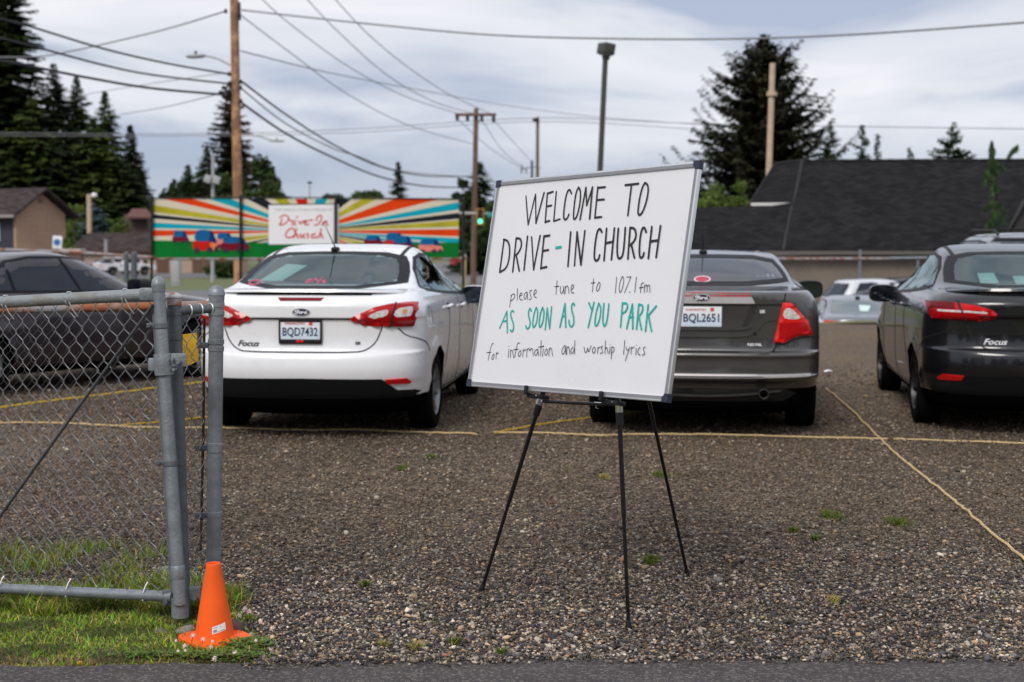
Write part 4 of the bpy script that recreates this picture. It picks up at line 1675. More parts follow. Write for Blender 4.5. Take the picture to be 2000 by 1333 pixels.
G_dark = pm("glass_privacy", (.012, .017, .028), .06, var=.1, spec=.3)


def make_wheel(root, x, y, R_=.318, w=.2, rim_mat=None, spokes=5, side=1, label=None):
    """tyre and rim under a wheel empty"""
    e = bpy.data.objects.new('wheel', None)
    e.empty_display_size = .1
    col.objects.link(e)
    e.parent = root
    e.location = (x, y, R_)
    m = MB()
    h = w / 2
    prof = [(R_ * .66, -h), (R_ * .8, -h * 1.02), (R_ * .93, -h * .98), (R_ * .985, -h * .8), (R_, -h * .5), (R_, h * .5), (R_ * .985, h * .8), (R_ * .93, h * .98), (R_ * .8, h * 1.02), (R_ * .66, h)]
    m.lathe(prof, ax=(1, 0, 0), seg=44)
    m.build('tyre', M_tyre, e)
    rm = MB()
    s = side
    rr = R_ * .68
    rm.lathe([(rr, -h * .9 * s), (rr, h * .9 * s), (rr * .93, h * .96 * s), (rr * .9, h * .6 * s), (rr * .86, -h * .2 * s)], ax=(1, 0, 0), seg=36)
    rm.lathe([(0.001, h * .72 * s), (.045, h * .72 * s), (.06, h * .5 * s), (.06, h * .1 * s)], ax=(1, 0, 0), seg=16)
    for k in range(spokes):
        for dd in (-.13, .13):
            a = 2 * math.pi * k / spokes + dd
            a2 = 2 * math.pi * k / spokes + dd * 1.7
            p0 = Vector((h * .55 * s, math.cos(a) * .045, math.sin(a) * .045))
            p1 = Vector((h * .72 * s, math.cos(a2) * rr * .93, math.sin(a2) * rr * .93))
            d = (p1 - p0)
            u = d.normalized()
            v = Vector((1, 0, 0)) - u * u.x
            v.normalize()
            wv = u.cross(v)
            rot = Matrix((v, u, wv)).transposed()
            rm.box((p0 + p1) / 2, (.02, d.length, .024), rot, bev=.004)
    rm.build('rim', rim_mat or M_alloy, e)
    MB().cyl((-h * .3 * s, 0, 0), (h * .05 * s, 0, 0), rr * .86, seg=28).build('brake_disc', M_under, e)
    return e


def plate(root, body, x, z, chars, y=None, framed=True, tilt=0., wd=.305, ht=.152):
    p, n = body.hit('rear', x, z)
    y = p.y - .014
    nm = 'license_plate'
    m = MB().box((x, y, z), (wd, .004, ht), bev=.0015)
    o = m.build(nm, M_plate, root)
    m = MB()
    for k in range(5):            # pale blue fading field in printed bands, as on the plate itself
        pass
    m.add([(x - wd * .49, y - .0035, z - ht * .46), (x + wd * .49, y - .0035, z - ht * .46), (x + wd * .49, y - .0035, z - ht * .02), (x - wd * .49, y - .0035, z - ht * .02)], [(0, 1, 2, 3)])
    m.add([(x - wd * .49, y - .0034, z - ht * .46), (x + wd * .49, y - .0034, z - ht * .46), (x + wd * .49, y - .0034, z + .0), (x - wd * .49, y - .0034, z + .0)], [])
    m.build('plate_tint', M_plateb, o, smooth=False)
    v, f = text_mesh(chars, .104, .0016, spacing=1.0)
    sx = wd * .88 / (max(a for a, b in v) - min(a for a, b in v))
    sz = ht * .5 / (max(b for a, b in v) - min(b for a, b in v))
    MB().add([(x + a * sx, y - .0055, z - ht * .09 + b * sz) for a, b in v], f).build('plate_number', M_navy, o, smooth=False)
    v, f = text_mesh('WASHINGTON', .03, .0005)
    MB().add([(x - wd * .14 + a * .75, y - .0045, z + ht * .35 + b * .8) for a, b in v], f).add([(x + wd * .22, y - .0045, z + ht * .27), (x + wd * .31, y - .0045, z + ht * .27), (x + wd * .31, y - .0045, z + ht * .45), (x + wd * .22, y - .0045, z + ht * .45)], [(0, 1, 2, 3)]).build('plate_heading', M_platered, o, smooth=False)
    if framed:
        m = MB()
        W2, H2 = wd / 2 + .012, ht / 2 + .012
        m.box((x, y - .003, z + H2 - .009), (2 * W2, .012, .026), bev=.003).box((x, y - .003, z - H2 + .006), (2 * W2, .012, .034), bev=.003)
        m.box((x - W2 + .006, y - .0028, z), (.014, .012, 2 * H2 - .04), bev=.003).box((x + W2 - .006, y - .0028, z), (.014, .012, 2 * H2 - .04), bev=.003)
        fr = m.build('plate_frame', M_blackp, o)
        MB().blob((x - .017, y - .011, z - H2 + .008), (.014, .005, .011), .8).blob((x + .013, y - .011, z - H2 + .008), (.014, .005, .011), .8).build('red_bow', M_redb, o)
    return o


def mirror(root, x, y, z, s, paint, glass=M_mirror):
    """door mirror; s = +1 right side"""
    o = MB().blob((x + s * .1, y, z), (.125, .09, .085), .62).tube([(x - s * .06, y + .03, z - .06), (x + s * .03, y + .02, z - .05)], [.035, .03], 8).build('side_mirror', paint, root)
    m = MB()
    ring = [(x + s * .1 + .108 * math.copysign(abs(math.cos(a)) ** .6, math.cos(a)), y - .098, z + .07 * math.copysign(abs(math.sin(a)) ** .6, math.sin(a))) for a in np.linspace(0, 2 * math.pi, 28, endpoint=False)]
    m.prism(ring, (0, .012, 0))
    m.build('mirror_glass', glass, o)
    m = MB()
    ring2 = [(x + s * .1 + .12 * math.copysign(abs(math.cos(a)) ** .6, math.cos(a)), y - .084, z + .08 * math.copysign(abs(math.sin(a)) ** .6, math.sin(a))) for a in np.linspace(0, 2 * math.pi, 28, endpoint=False)]
    m.prism(ring2, (0, .02, 0)).build('mirror_rim', M_blackp, o)
    return o


def handle(root, body, y, z, side, paint):
    ax = 'right' if side > 0 else 'left'
    p, n = body.hit(ax, y, z)
    m = MB().tube([p + n * .0, p + n * .03 + Vector((0, .02, 0)), p + n * .036 + Vector((0, .09, .004)), p + n * .03 + Vector((0, .16, .004)), p + Vector((0, .18, .004))], [.011, .013, .013, .013, .011], 8)
    h = m.build('door_handle', paint, root)
    MB().blob(p + Vector((-.004 * side, .09, 0)), (.012, .07, .03), .8).build('handle_cup', M_gap, h)


def badge_text(root, body, s, x, z, size, mat, shear=.25, axis='rear', name='badge_lettering', sx=1.):
    v, f = text_mesh(s, size, .0008, shear)
    # spread the flat letters over the shell
    m = body.lay(axis, [(x + a * sx, z + b) for a, b in v], f, .006, 0)
    return m.build(name, mat, root, smooth=False)


def emblem(root, body, x, z, w=.07, h=.03):
    p, n = body.hit('rear', x, z)
    y = p.y
    m = MB()
    A = np.linspace(0, 2 * math.pi, 32, endpoint=False)
    m.prism([(x + w * math.cos(a), y - .006, z + h * math.sin(a)) for a in A], (0, .012, 0))
    o = m.build('emblem', pm('emblem_silver', (.6, .6, .61), .3, metal=.3, var=.05), root)
    MB().prism([(x + w * .9 * math.cos(a), y - .0085, z + h * .84 * math.sin(a)) for a in A], (0, .004, 0)).build('emblem_field', M_emblem, o)
    # script lettering on the oval
    S = ["0,.2 .1,.55 .45,.5 .3,.5 .2,-.5 .05,-.6 -.02,-.4", ".05,.05 .32,.1", ".42,.1 .32,-.2 .4,-.45 .5,-.3 .5,0 .42,.1 .56,.05", ".6,.1 .56,-.45", ".58,-.1 .66,.1 .72,.05", ".9,.05 .78,0 .76,-.35 .84,-.42 .9,-.1 1.0,.6 .92,-.3 1,-.4"]
    m = MB()
    for i, st in enumerate(S):
        p2 = chaikin([tuple(float(q) for q in c.split(',')) + (0,) for c in st.split()], 2)
        v, f = ribbon2d([((q.x - .5) * w * 1.35, q.y * h * .85) for q in p2], .0062, 4)
        m.add([(x + a.x, y - .0095 - .0002 * i, z + a.y) for a in v], f)
    m.build('emblem_lettering', pm('emblem_letters', (.8, .8, .82), .5, var=.03), o, smooth=False)
    return o


def seats(root, w=.6, y0=1.15, z0=.62, front_y=2.05):
    def one(name, x, y, wd, z):
        m = MB().blob((x, y + .32, z - .03), (wd, .3, .1), .5).blob((x, y, z + .28), (wd, .1, .36), .5, rot=Matrix.Rotation(R(-14), 3, 'X'))
        o = m.build(name, M_seat, root)
        return o
    o = one('rear_seat', 0, y0 + .05, .62, z0)
    for x in (-.38, 0, .38):
        MB().blob((x, y0 - .05, z0 + .63), (.12, .055, .075), .55).build('headrest', M_seat, o)
    for x in (-.37, .37):
        o = one('front_seat', x, front_y, .25, z0 + .02)
        MB().blob((x, front_y - .14, z0 + .76), (.125, .055, .09), .55).tube([(x, front_y - .13, z0 + .6), (x, front_y - .14, z0 + .7)], .012).build('headrest', M_seat, o)
    MB().box((0, 3.02, .83), (1.3, .4, .22), bev=.06).build('dashboard', M_seat, root)
    MB().box((0, .86, 1.075), (1.25, .62, .02)).build('parcel_shelf', M_int, root, smooth=False)
    MB().box((0, 1.9, .42), (1.3, 2.7, .04)).build('cabin_floor', M_int, root, smooth=False)
    MB().lathe([(.17, -.012), (.185, 0), (.17, .012), (.155, 0), (.17, -.012)], (-.37, 2.72, .93), (0, -.9, .45), 24).build('steering_wheel', M_blackp, root)
    MB().blob((0, 2.52, 1.30), (.1, .02, .032), .6).build('inner_mirror', M_blackp, root)


# plan stacks: z, rear y, front y, half width, rear corner, front corner, squareness
FOCUS = [(.19, .30, 4.22, .76, .5, .9, 3), (.23, .17, 4.38, .83, .55, .9, 3), (.34, .085, 4.48, .875, .6, .95, 3), (.44, .04, 4.52, .895, .6, 1., 2.9), (.485, .012, 4.53, .90, .6, 1., 2.9), (.56, 0, 4.535, .905, .6, 1., 2.9),
         (.64, .008, 4.53, .907, .6, 1., 2.9), (.672, .03, 4.52, .908, .58, 1., 3), (.695, .062, 4.5, .909, .56, 1., 3), (.80, .078, 4.4, .909, .55, 1., 3), (.92, .075, 4.12, .905, .55, 1., 3), (.945, .05, 4.02, .902, .56, 1., 3), (1.02, .05, 3.62, .882, .56, .9, 3),
         (1.07, .075, 3.42, .855, .56, .8, 3), (1.105, .12, 3.31, .822, .56, .7, 3), (1.125, .20, 3.26, .80, .55, .65, 3), (1.142, .42, 3.2, .775, .45, .6, 3), (1.165, .55, 3.12, .755, .42, .6, 2.9), (1.25, .785, 2.88, .712, .42, .6, 2.8),
         (1.345, 1.05, 2.6, .67, .42, .55, 2.7), (1.41, 1.24, 2.38, .632, .42, .5, 2.6), (1.455, 1.45, 2.2, .575, .4, .42, 2.5), (1.478, 1.66, 2.06, .49, .3, .3, 2.4), (1.488, 1.78, 1.98, .36, .14, .14, 2.2), (1.491, 1.83, 1.95, .2, .05, .05, 2)]
FUSION = [(.19, .30, 4.5, .78, .5, .9, 3), (.23, .17, 4.66, .85, .55, .9, 3), (.34, .10, 4.76, .89, .55, .95, 3), (.43, .075, 4.8, .91, .5, 1., 3), (.47, .02, 4.82, .915, .5, 1., 3.2), (.495, .0, 4.825, .918, .5, 1., 3.2),
          (.51, .03, 4.825, .92, .5, 1., 3.2), (.62, .035, 4.82, .922, .48, 1., 3.2), (.65, .02, 4.82, .922, .48, 1., 3.2), (.672, .028, 4.8, .922, .48, 1., 3.2), (.69, .075, 4.78, .922, .46, 1., 3.2), (.80, .085, 4.7, .922, .46, 1., 3.2), (.90, .085, 4.4, .918, .46, 1., 3.2), (1.0, .08, 4.0, .905, .46, .9, 3.2),
          (1.07, .075, 3.72, .88, .46, .8, 3.2), (1.112, .078, 3.6, .85, .46, .7, 3.2), (1.132, .10, 3.54, .83, .46, .65, 3.2), (1.144, .45, 3.5, .80, .42, .6, 3), (1.16, .68, 3.44, .765, .4, .6, 2.9), (1.25, .96, 3.2, .715, .4, .6, 2.8),
          (1.33, 1.22, 2.92, .665, .4, .55, 2.7), (1.385, 1.42, 2.7, .625, .4, .5, 2.6), (1.415, 1.62, 2.5, .57, .36, .42, 2.5), (1.432, 1.82, 2.34, .48, .28, .3, 2.4), (1.438, 1.94, 2.2, .35, .12, .12, 2.2), (1.44, 2.0, 2.15, .2, .05, .05, 2)]
SUV = [(.25, .2, 4.4, .82, .4, .8, 3), (.4, .06, 4.56, .89, .4, .8, 3.2), (.55, .0, 4.6, .915, .4, .8, 3.2), (.7, .03, 4.58, .92, .4, .8, 3.2), (.85, .05, 4.48, .92, .4, .8, 3.2), (.95, .06, 4.2, .915, .4, .8, 3.2), (1.03, .08, 3.75, .905, .4, .7, 3.2), (1.08, .1, 3.45, .89, .4, .6, 3.2),
       (1.2, .18, 3.2, .85, .4, .5, 3), (1.35, .3, 2.92, .79, .35, .5, 3), (1.5, .42, 2.6, .725, .33, .45, 2.9), (1.6, .52, 2.35, .665, .33, .4, 2.8), (1.66, .72, 2.1, .56, .3, .3, 2.6), (1.685, 1.0, 1.85, .4, .2, .2, 2.4)]

OLDER = [(.2, .3, 4.4, .78, .5, .9, 3), (.35, .08, 4.6, .87, .5, .9, 3), (.5, 0, 4.68, .89, .5, 1., 3), (.62, .03, 4.66, .895, .5, 1., 3), (.75, .05, 4.55, .895, .5, 1., 3), (.86, .06, 4.3, .89, .5, 1., 3), (.92, .07, 3.95, .875, .5, .9, 3), (.955, .1, 3.6, .855, .5, .8, 3),
         (.972, .35, 3.42, .825, .45, .7, 3), (.99, .75, 3.32, .79, .4, .6, 3), (1.1, .95, 3.08, .745, .4, .6, 2.9), (1.25, 1.2, 2.76, .685, .4, .55, 2.8), (1.34, 1.38, 2.54, .64, .4, .5, 2.7), (1.39, 1.55, 2.34, .575, .35, .42, 2.6), (1.412, 1.75, 2.18, .45, .2, .2, 2.4), (1.42, 1.88, 2.05, .25, .06, .06, 2)]
B_older = Body(OLDER, [(1.05, .32, .318), (3.75, .32, .318)], rw=.36, sub=4)
DLO_O = [(1.15, 1.035), (1.3, 1.01), (2.2, .99), (3.2, .975), (3.26, .985), (3.0, 1.13), (2.76, 1.255), (2.54, 1.33), (2.2, 1.365), (1.75, 1.365), (1.5, 1.325), (1.3, 1.2)]
B_focus = Body(FOCUS, [(.99, .32, .318), (3.64, .32, .318)], rw=.355)
B_fusion = Body(FUSION, [(1.1, .325, .325), (3.83, .325, .325)], rw=.36)
B_suv = Body(SUV, [(.95, .35, .35), (3.62, .35, .35)], rw=.40, sub=3, N=14)

DLO = [(.93, 1.155), (1.02, 1.115), (1.6, 1.075), (2.3, 1.045), (3.02, 1.02), (3.08, 1.035), (2.86, 1.175), (2.62, 1.29), (2.38, 1.365), (2.1, 1.408), (1.7, 1.415), (1.42, 1.385), (1.15, 1.29)]
DLO_F = [(1.1, 1.15), (1.2, 1.115), (1.8, 1.085), (2.5, 1.06), (3.3, 1.035), (3.36, 1.05), (3.12, 1.19), (2.9, 1.29), (2.66, 1.355), (2.35, 1.385), (1.95, 1.385), (1.65, 1.355), (1.35, 1.26)]


def pane_polys(dlo, splits, gap=.018, ins=.022):
    """cut the side glass area at sloping pillars: splits = [(y at belt, y at roof), ...]"""
    inner = shrink(dlo, ins)
    zb, zt = 1.0, 1.42

    def clip(poly, yb, yt, keep_front):
        out = []
        n = len(poly)

        def sd(p):
            yl = yb + (yt - yb) * (p[1] - zb) / (zt - zb)
            return (p[0] - yl) * (1 if keep_front else -1)
        for i in range(n):
            a, b = poly[i], poly[(i + 1) % n]
            da, db = sd(a), sd(b)
            if da >= 0:
                out.append(a)
            if da * db < 0:
                t = da / (da - db)
                out.append((a[0] + (b[0] - a[0]) * t, a[1] + (b[1] - a[1]) * t))
        return out
    res = []
    bounds = [None] + list(splits) + [None]
    for lo, hi in zip(bounds, bounds[1:]):
        p = inner
        if lo:
            p = clip(p, lo[0] + gap, lo[1] + gap, True)
        if hi:
            p = clip(p, hi[0] - gap, hi[1] - gap, False)
        if len(p) > 2:
            res.append(p)
    return res


def side_glass(root, b, dlo, splits, glass, sides=('right', 'left'), off=.002):
    panes = pane_polys(dlo, splits)
    for sd in sides:
        b.patch(sd, dlo, panes, off=.004, back=.003, step=.07).build('window_trim', M_trim, root)
        for p in panes:
            b.patch(sd, p, off=off, back=-off + .0005, step=.09).build('side_window', glass, root)
    return [('right', p) for p in panes]


def sedan_sides(root, b, doors, sillz, fy, paint, both=True):
    """door gaps, sill trim, handles, fuel flap"""
    m = MB()
    for d in doors:
        b.line('right', d, .007, mb=m, mir=both, smooth=1)
    m.build('door_gap', M_gap, root, smooth=False)


def focus(loc, rotz, label, paint, late=False, plate_chars=None, group=None, rim=None, name='parked_sedan', full=True):
    t = thing(name, loc, label, 'car', group, rotz, world=False)
    b = B_focus
    rw_out = rounded([(-.70, 1.145), (.70, 1.145), (.655, 1.30), (.56, 1.418), (0, 1.432), (-.56, 1.418), (-.655, 1.30)], 1)
    rw_in = rounded([(-.615, 1.165), (.615, 1.165), (.585, 1.29), (.505, 1.395), (0, 1.408), (-.505, 1.395), (-.585, 1.29)], 1)
    ws_out = [(-.68, 1.09), (.68, 1.09), (.6, 1.3), (.54, 1.40), (-.54, 1.40), (-.6, 1.3)]
    wins = side_glass(t, b, DLO, [(1.38, 1.2), (2.22, 2.06)], G_teal)
    b.body_object(t, paint, M_under, wins + [('rear', shrink(rw_out, .03)), ('front', shrink(ws_out, .03))])
    b.patch('rear', rw_out, [rw_in], off=.003, back=.003, step=.05).build('window_frit', M_trim, t)
    b.patch('rear', rw_in, off=.002, back=-.0015, step=.08).build('rear_window', G_teal, t)
    b.patch('front', ws_out, [shrink(ws_out, .05)], off=.003, back=.003, step=.07).build('window_frit', M_trim, t)
    b.patch('front', shrink(ws_out, .05), off=.002, back=-.0015, step=.1).build('windshield', G_teal, t)
    seats(t)
    # boot lid seam, crease, bumper shadow line
    m = MB()
    seam = [(0, .683), (.42, .683), (.50, .70), (.565, .76), (.60, .85), (.608, .872)]
    b.line('rear', seam, .009, mb=m, mir=True)
    m.build('boot_gap', M_gap, t, smooth=False)
    b.line('rear', [(-.40, .934), (0, .936), (.40, .934)], .013, off=.002, smooth=0).build('lid_crease', M_gap, t, smooth=False)
    # bumper seam on the corners
    for sd in ('right', 'left'):
        b.line(sd, [(.20, .86), (.24, .80), (.36, .77), (.50, .73), (.60, .66)], .007, off=.003, step=.025).build('bumper_gap', M_gap, t, smooth=False)
    # lower valance
    val = [(-.80, .33), (.80, .33), (.85, .365), (.82, .385), (.71, .392), (.665, .43), (.61, .482), (0, .490), (-.61, .482), (-.665, .43), (-.71, .392), (-.82, .385), (-.85, .365)]
    b.patch('rear', val, off=.012, edge=.004, step=.05).build('rear_valance', pm("valance_plastic", (.008, .008, .009), .7, spec=.12, bump=.5, bscale=260), t)
    b.patch('right', [(1.36, .215), (3.27, .215), (3.27, .29), (1.36, .29)], off=.008, edge=.002, step=.15, mir=True).build('sill', M_blackp, t)
    for s in (-1, 1):
        b.patch('rear', [(s * a, c) for a, c in ((.64, .447), (.79, .442), (.80, .457), (.775, .484), (.63, .480))][::s], off=.016, edge=.013, step=.05).build('reflector', M_redb, t)
    # tail lights
    for s in (-1, 1):
        if not late:
            lt = [(.372, .936), (.43, .965), (.56, 1.022), (.68, 1.048), (.80, 1.056), (.84, 1.05), (.842, 1.02), (.83, .95), (.815, .868), (.66, .872), (.5, .880), (.455, .888)]
            inner = [(.50, .955), (.60, .998), (.655, 1.002), (.635, .950), (.54, .942)]
            outer = [(.68, .945), (.70, 1.005), (.785, 1.018), (.805, 1.012), (.797, .955), (.775, .946)]
            o = b.patch('rear', [(s * a, c) for a, c in lt][::s], off=.022, edge=.003, step=.03).build('tail_light', M_red, t)
            b.patch('rear', [(s * a, c) for a, c in rounded(inner, 1)][::s], off=.026, edge=.0225, step=.03, back=-.01).build('clear_lens', M_clear, o)
            b.patch('rear', [(s * a, c) for a, c in rounded(outer, 1)][::s], off=.026, edge=.0225, step=.03, back=-.01).build('clear_lens', M_clear, o)
            b.patch('rear', [(s * a, c) for a, c in rounded([(.735, .965), (.765, .965), (.77, 1.0), (.74, 1.0)], 1)][::s], off=.0275, edge=.0265, step=.02, back=-.02).build('indicator_bulb', M_amber, o)
            b.patch('rear', [(s * a, c) for a, c in [(.665, .876), (.81, .872), (.822, .93), (.672, .934)]][::s], off=.0245, edge=.022, step=.03, back=-.01).build('lower_lens', M_redd, o)
            b.line('rear', [(s * .652, .868), (s * .672, .95), (s * .697, 1.044)], .008, off=.0275, smooth=0, back=-.01).build('lens_gap', M_gap, o, smooth=False)
        else:
            lt = [(.40, .955), (.43, .985), (.52, 1.015), (.63, 1.035), (.75, 1.045), (.87, 1.045), (.872, 1.0), (.862, .945), (.845, .905), (.70, .905), (.55, .902), (.45, .908), (.41, .925)]
            o = b.patch('rear', [(s * a, c) for a, c in lt][::s], off=.022, edge=.003, step=.03).build('tail_light', M_red, t)
            b.patch('rear', [(s * a, c) for a, c in [(.47, .958), (.60, .966), (.80, .968), (.80, .982), (.60, .981), (.47, .972)]][::s], off=.026, edge=.024, step=.04, back=-.01).build('light_bar', M_clear, o)
            b.patch('rear', [(s * a, c) for a, c in [(.44, .985), (.52, 1.01), (.64, 1.03), (.625, .985)]][::s], off=.0255, edge=.0235, step=.03, back=-.01).build('upper_lens', M_redb, o)
            b.patch('rear', [(s * a, c) for a, c in [(.69, .99), (.70, 1.036), (.86, 1.038), (.862, .99)]][::s], off=.0255, edge=.0235, step=.03, back=-.01).build('outer_lens', M_redd, o)
            b.line('rear', [(s * .615, .90), (s * .64, .97), (s * .675, 1.045)], .009, off=.0275, smooth=0, back=-.01).build('lens_gap', M_gap, o, smooth=False)
    b.patch('rear', [(-.155, 1.066), (.155, 1.066), (.178, 1.09), (-.178, 1.09)], off=.004, edge=.003, step=.05).build('brake_light', M_redd, t)
    # lip spoiler
    m = MB()
    rows = []
    xs_ = np.linspace(-.73, .73, 31)
    for x in xs_:
        p, n = b.hit('rear', x, 1.118)
        k = max(0, 1 - (abs(x) / .73) ** 4)
        y0, z0 = p.y, 1.128
        rows.append([(x, y0 - .05 * k - .004, z0 - .012 + .016 * k), (x, y0 - .045 * k, z0 - .002 + .026 * k), (x, y0 + .03, z0 + .006 + .022 * k), (x, y0 + .14, z0 + .012), (x, y0 + .14, z0 - .015), (x, y0 + .02, z0 - .012 + .008 * k)])
    vs = [p for r in rows for p in r]
    fs = []
    for i in range(len(rows) - 1):
        for j in range(6):
            a, c = i * 6 + j, i * 6 + (j + 1) % 6
            fs.append((a, c, c + 6, a + 6))
    fs += [tuple(range(6)), tuple(len(vs) - 6 + j for j in range(5, -1, -1))]
    m.add(vs, fs)
    m.build('spoiler', paint, t)
    b.line('rear', [(-.52, 1.112), (0, 1.114), (.52, 1.112)], .012, off=.002, smooth=0).build('spoiler_gap', M_gap, t, smooth=False)  # dark strip stands in for the shadow under the spoiler lip
    # roof joint strips
    for s in (-1, 1):
        b.line('top', [(s * .545, 1.18), (s * .545, 1.5), (s * .54, 2.1), (s * .53, 2.42)], .03, off=.003, smooth=0, step=.08).build('roof_strip', M_trim, t)
    emblem(t, b, .012, .985)
    badge_text(t, b, 'Focus', -.405, .745, .062, pm('emblem_letters', (.8, .8, .82), .5) if late else pm("badge_dark", (.03, .03, .032), .3), .35, sx=1.15)
    badge_text(t, b, 'SE', .43, .752, .03, M_chrome if late else pm("badge_dark", (.03, .03, .032)), 0, sx=1.3)
    if plate_chars:
        plate(t, b, .0, .845, plate_chars)
    # sides
    for sd in ('right', 'left'):
        m = MB()
        for d in ([(1.62, 1.07), (1.62, .8), (1.5, .6), (1.38, .46)], [(2.24, 1.04), (2.22, .7), (2.22, .3)], [(3.16, 1.01), (3.2, .8), (3.18, .32)], [(1.38, .3), (2.2, .285), (3.18, .3)]):
            b.line(sd, d, .007, off=.0025, mb=m)
        m.build('door_gap', M_gap, t, smooth=False)
    for s in (-1, 1):
        handle(t, b, 1.5, .965, s, paint)
        handle(t, b, 2.3, .945, s, paint)
    fl = rounded([(.60, .86), (.74, .86), (.74, 1.0), (.60, 1.0)], 2)
    b.line('right', fl + [fl[0]], .005, smooth=0).build('fuel_flap', M_gap, t, smooth=False)
    mirror(t, .86, 2.88, 1.02, 1, paint if not late else P_slate)
    mirror(t, -.86, 2.88, 1.02, -1, paint if not late else P_slate)
    # aerial on the roof
    p, n = b.hit('top', -.02 if not late else .3, 1.36)
    a = MB().blob(p + Vector((0, 0, .008)), (.035, .06, .022), .8).build('aerial_base', M_blackp, t)
    MB().tube([p + Vector((0, 0, .02)), p + Vector((-.04, -.20, .205))], [.006, .0025], 6).build('aerial_mast', M_blackp, a)
    for s in (-1, 1):
        make_wheel(t, s * .79, .99, rim_mat=rim or M_alloy, side=s)
        make_wheel(t, s * .79, 3.64, rim_mat=rim or M_alloy, side=s)
    # floor pan and exhaust
    MB().box((0, 2.2, .22), (1.2, 3.6, .06), bev=.02).box((0, .62, .30), (.75, .5, .14), bev=.04).build('underbody', M_under, t)
    return t


def decal(t, b, axis, poly, mat, name, off=.004, lab=None):
    o = b.patch(axis, poly, off=off, back=-off + .0008, step=.05).build(name, mat, t)
    if lab:
        o['label'] = lab
    return o


# the white car
YAW_W = R(-5.7)
white = focus((-1.592, 10.57, 0), YAW_W, 'white sedan parked left of the whiteboard with a paper in its back window', P_white, plate_chars='BQD7432', group='sedans parked with their backs to the camera')
decal(white, B_focus, 'rear', [(-.50, 1.205), (-.30, 1.205), (-.17, 1.325), (-.36, 1.335)], M_paper, 'window_paper', off=-.006)
m = MB()
for st_ in ([(-.10, 1.20), (-.06, 1.215), (-.07, 1.19), (-.10, 1.188)], [(-.05, 1.188), (-.03, 1.22), (-.005, 1.195)], [(.0, 1.175), (.02, 1.225)], [(.03, 1.195), (.055, 1.208), (.04, 1.187), (.07, 1.19)]):
    B_focus.line('rear', st_, .011, off=.0045, mb=m, smooth=2, back=-.003)
m.build('pink_sticker', M_pink, white, smooth=False)
ring_o = [(-.52 + .055 * math.cos(a), 1.185 + .022 * math.sin(a)) for a in np.linspace(0, 6.283, 20, endpoint=False)]
B_focus.patch('rear', ring_o, [[(-.52 + .04 * math.cos(a), 1.185 + .012 * math.sin(a)) for a in np.linspace(0, 6.283, 20, endpoint=False)]], off=.0045, back=-.003).build('oval_sticker', M_pink, white, smooth=False)

# the dark one at the right
slate = focus((4.085, 10.70, 0), R(-8.5), 'dark slate sedan cut off by the right edge of the photo', P_slate, late=True, plate_chars='', group='sedans parked with their backs to the camera', rim=M_alloyd)
for x0 in (-.36, -.12):
    pp = [(x0 - .07, 1.185), (x0 + .07, 1.185), (x0 + .065, 1.265), (x0 - .065, 1.26)] if x0 < -.2 else [(x0 - .045, 1.18), (x0 + .045, 1.18), (x0 + .045, 1.24), (x0 - .045, 1.24)]
    decal(slate, B_focus, 'rear', pp, M_paper, 'window_paper', off=-.006)
B_focus.line('rear', [(-.42, .952), (-.2, .95), (0, .95), (.2, .95), (.42, .952)], .03, off=.002, smooth=0).build('lid_shadow', M_gap, slate, smooth=False)


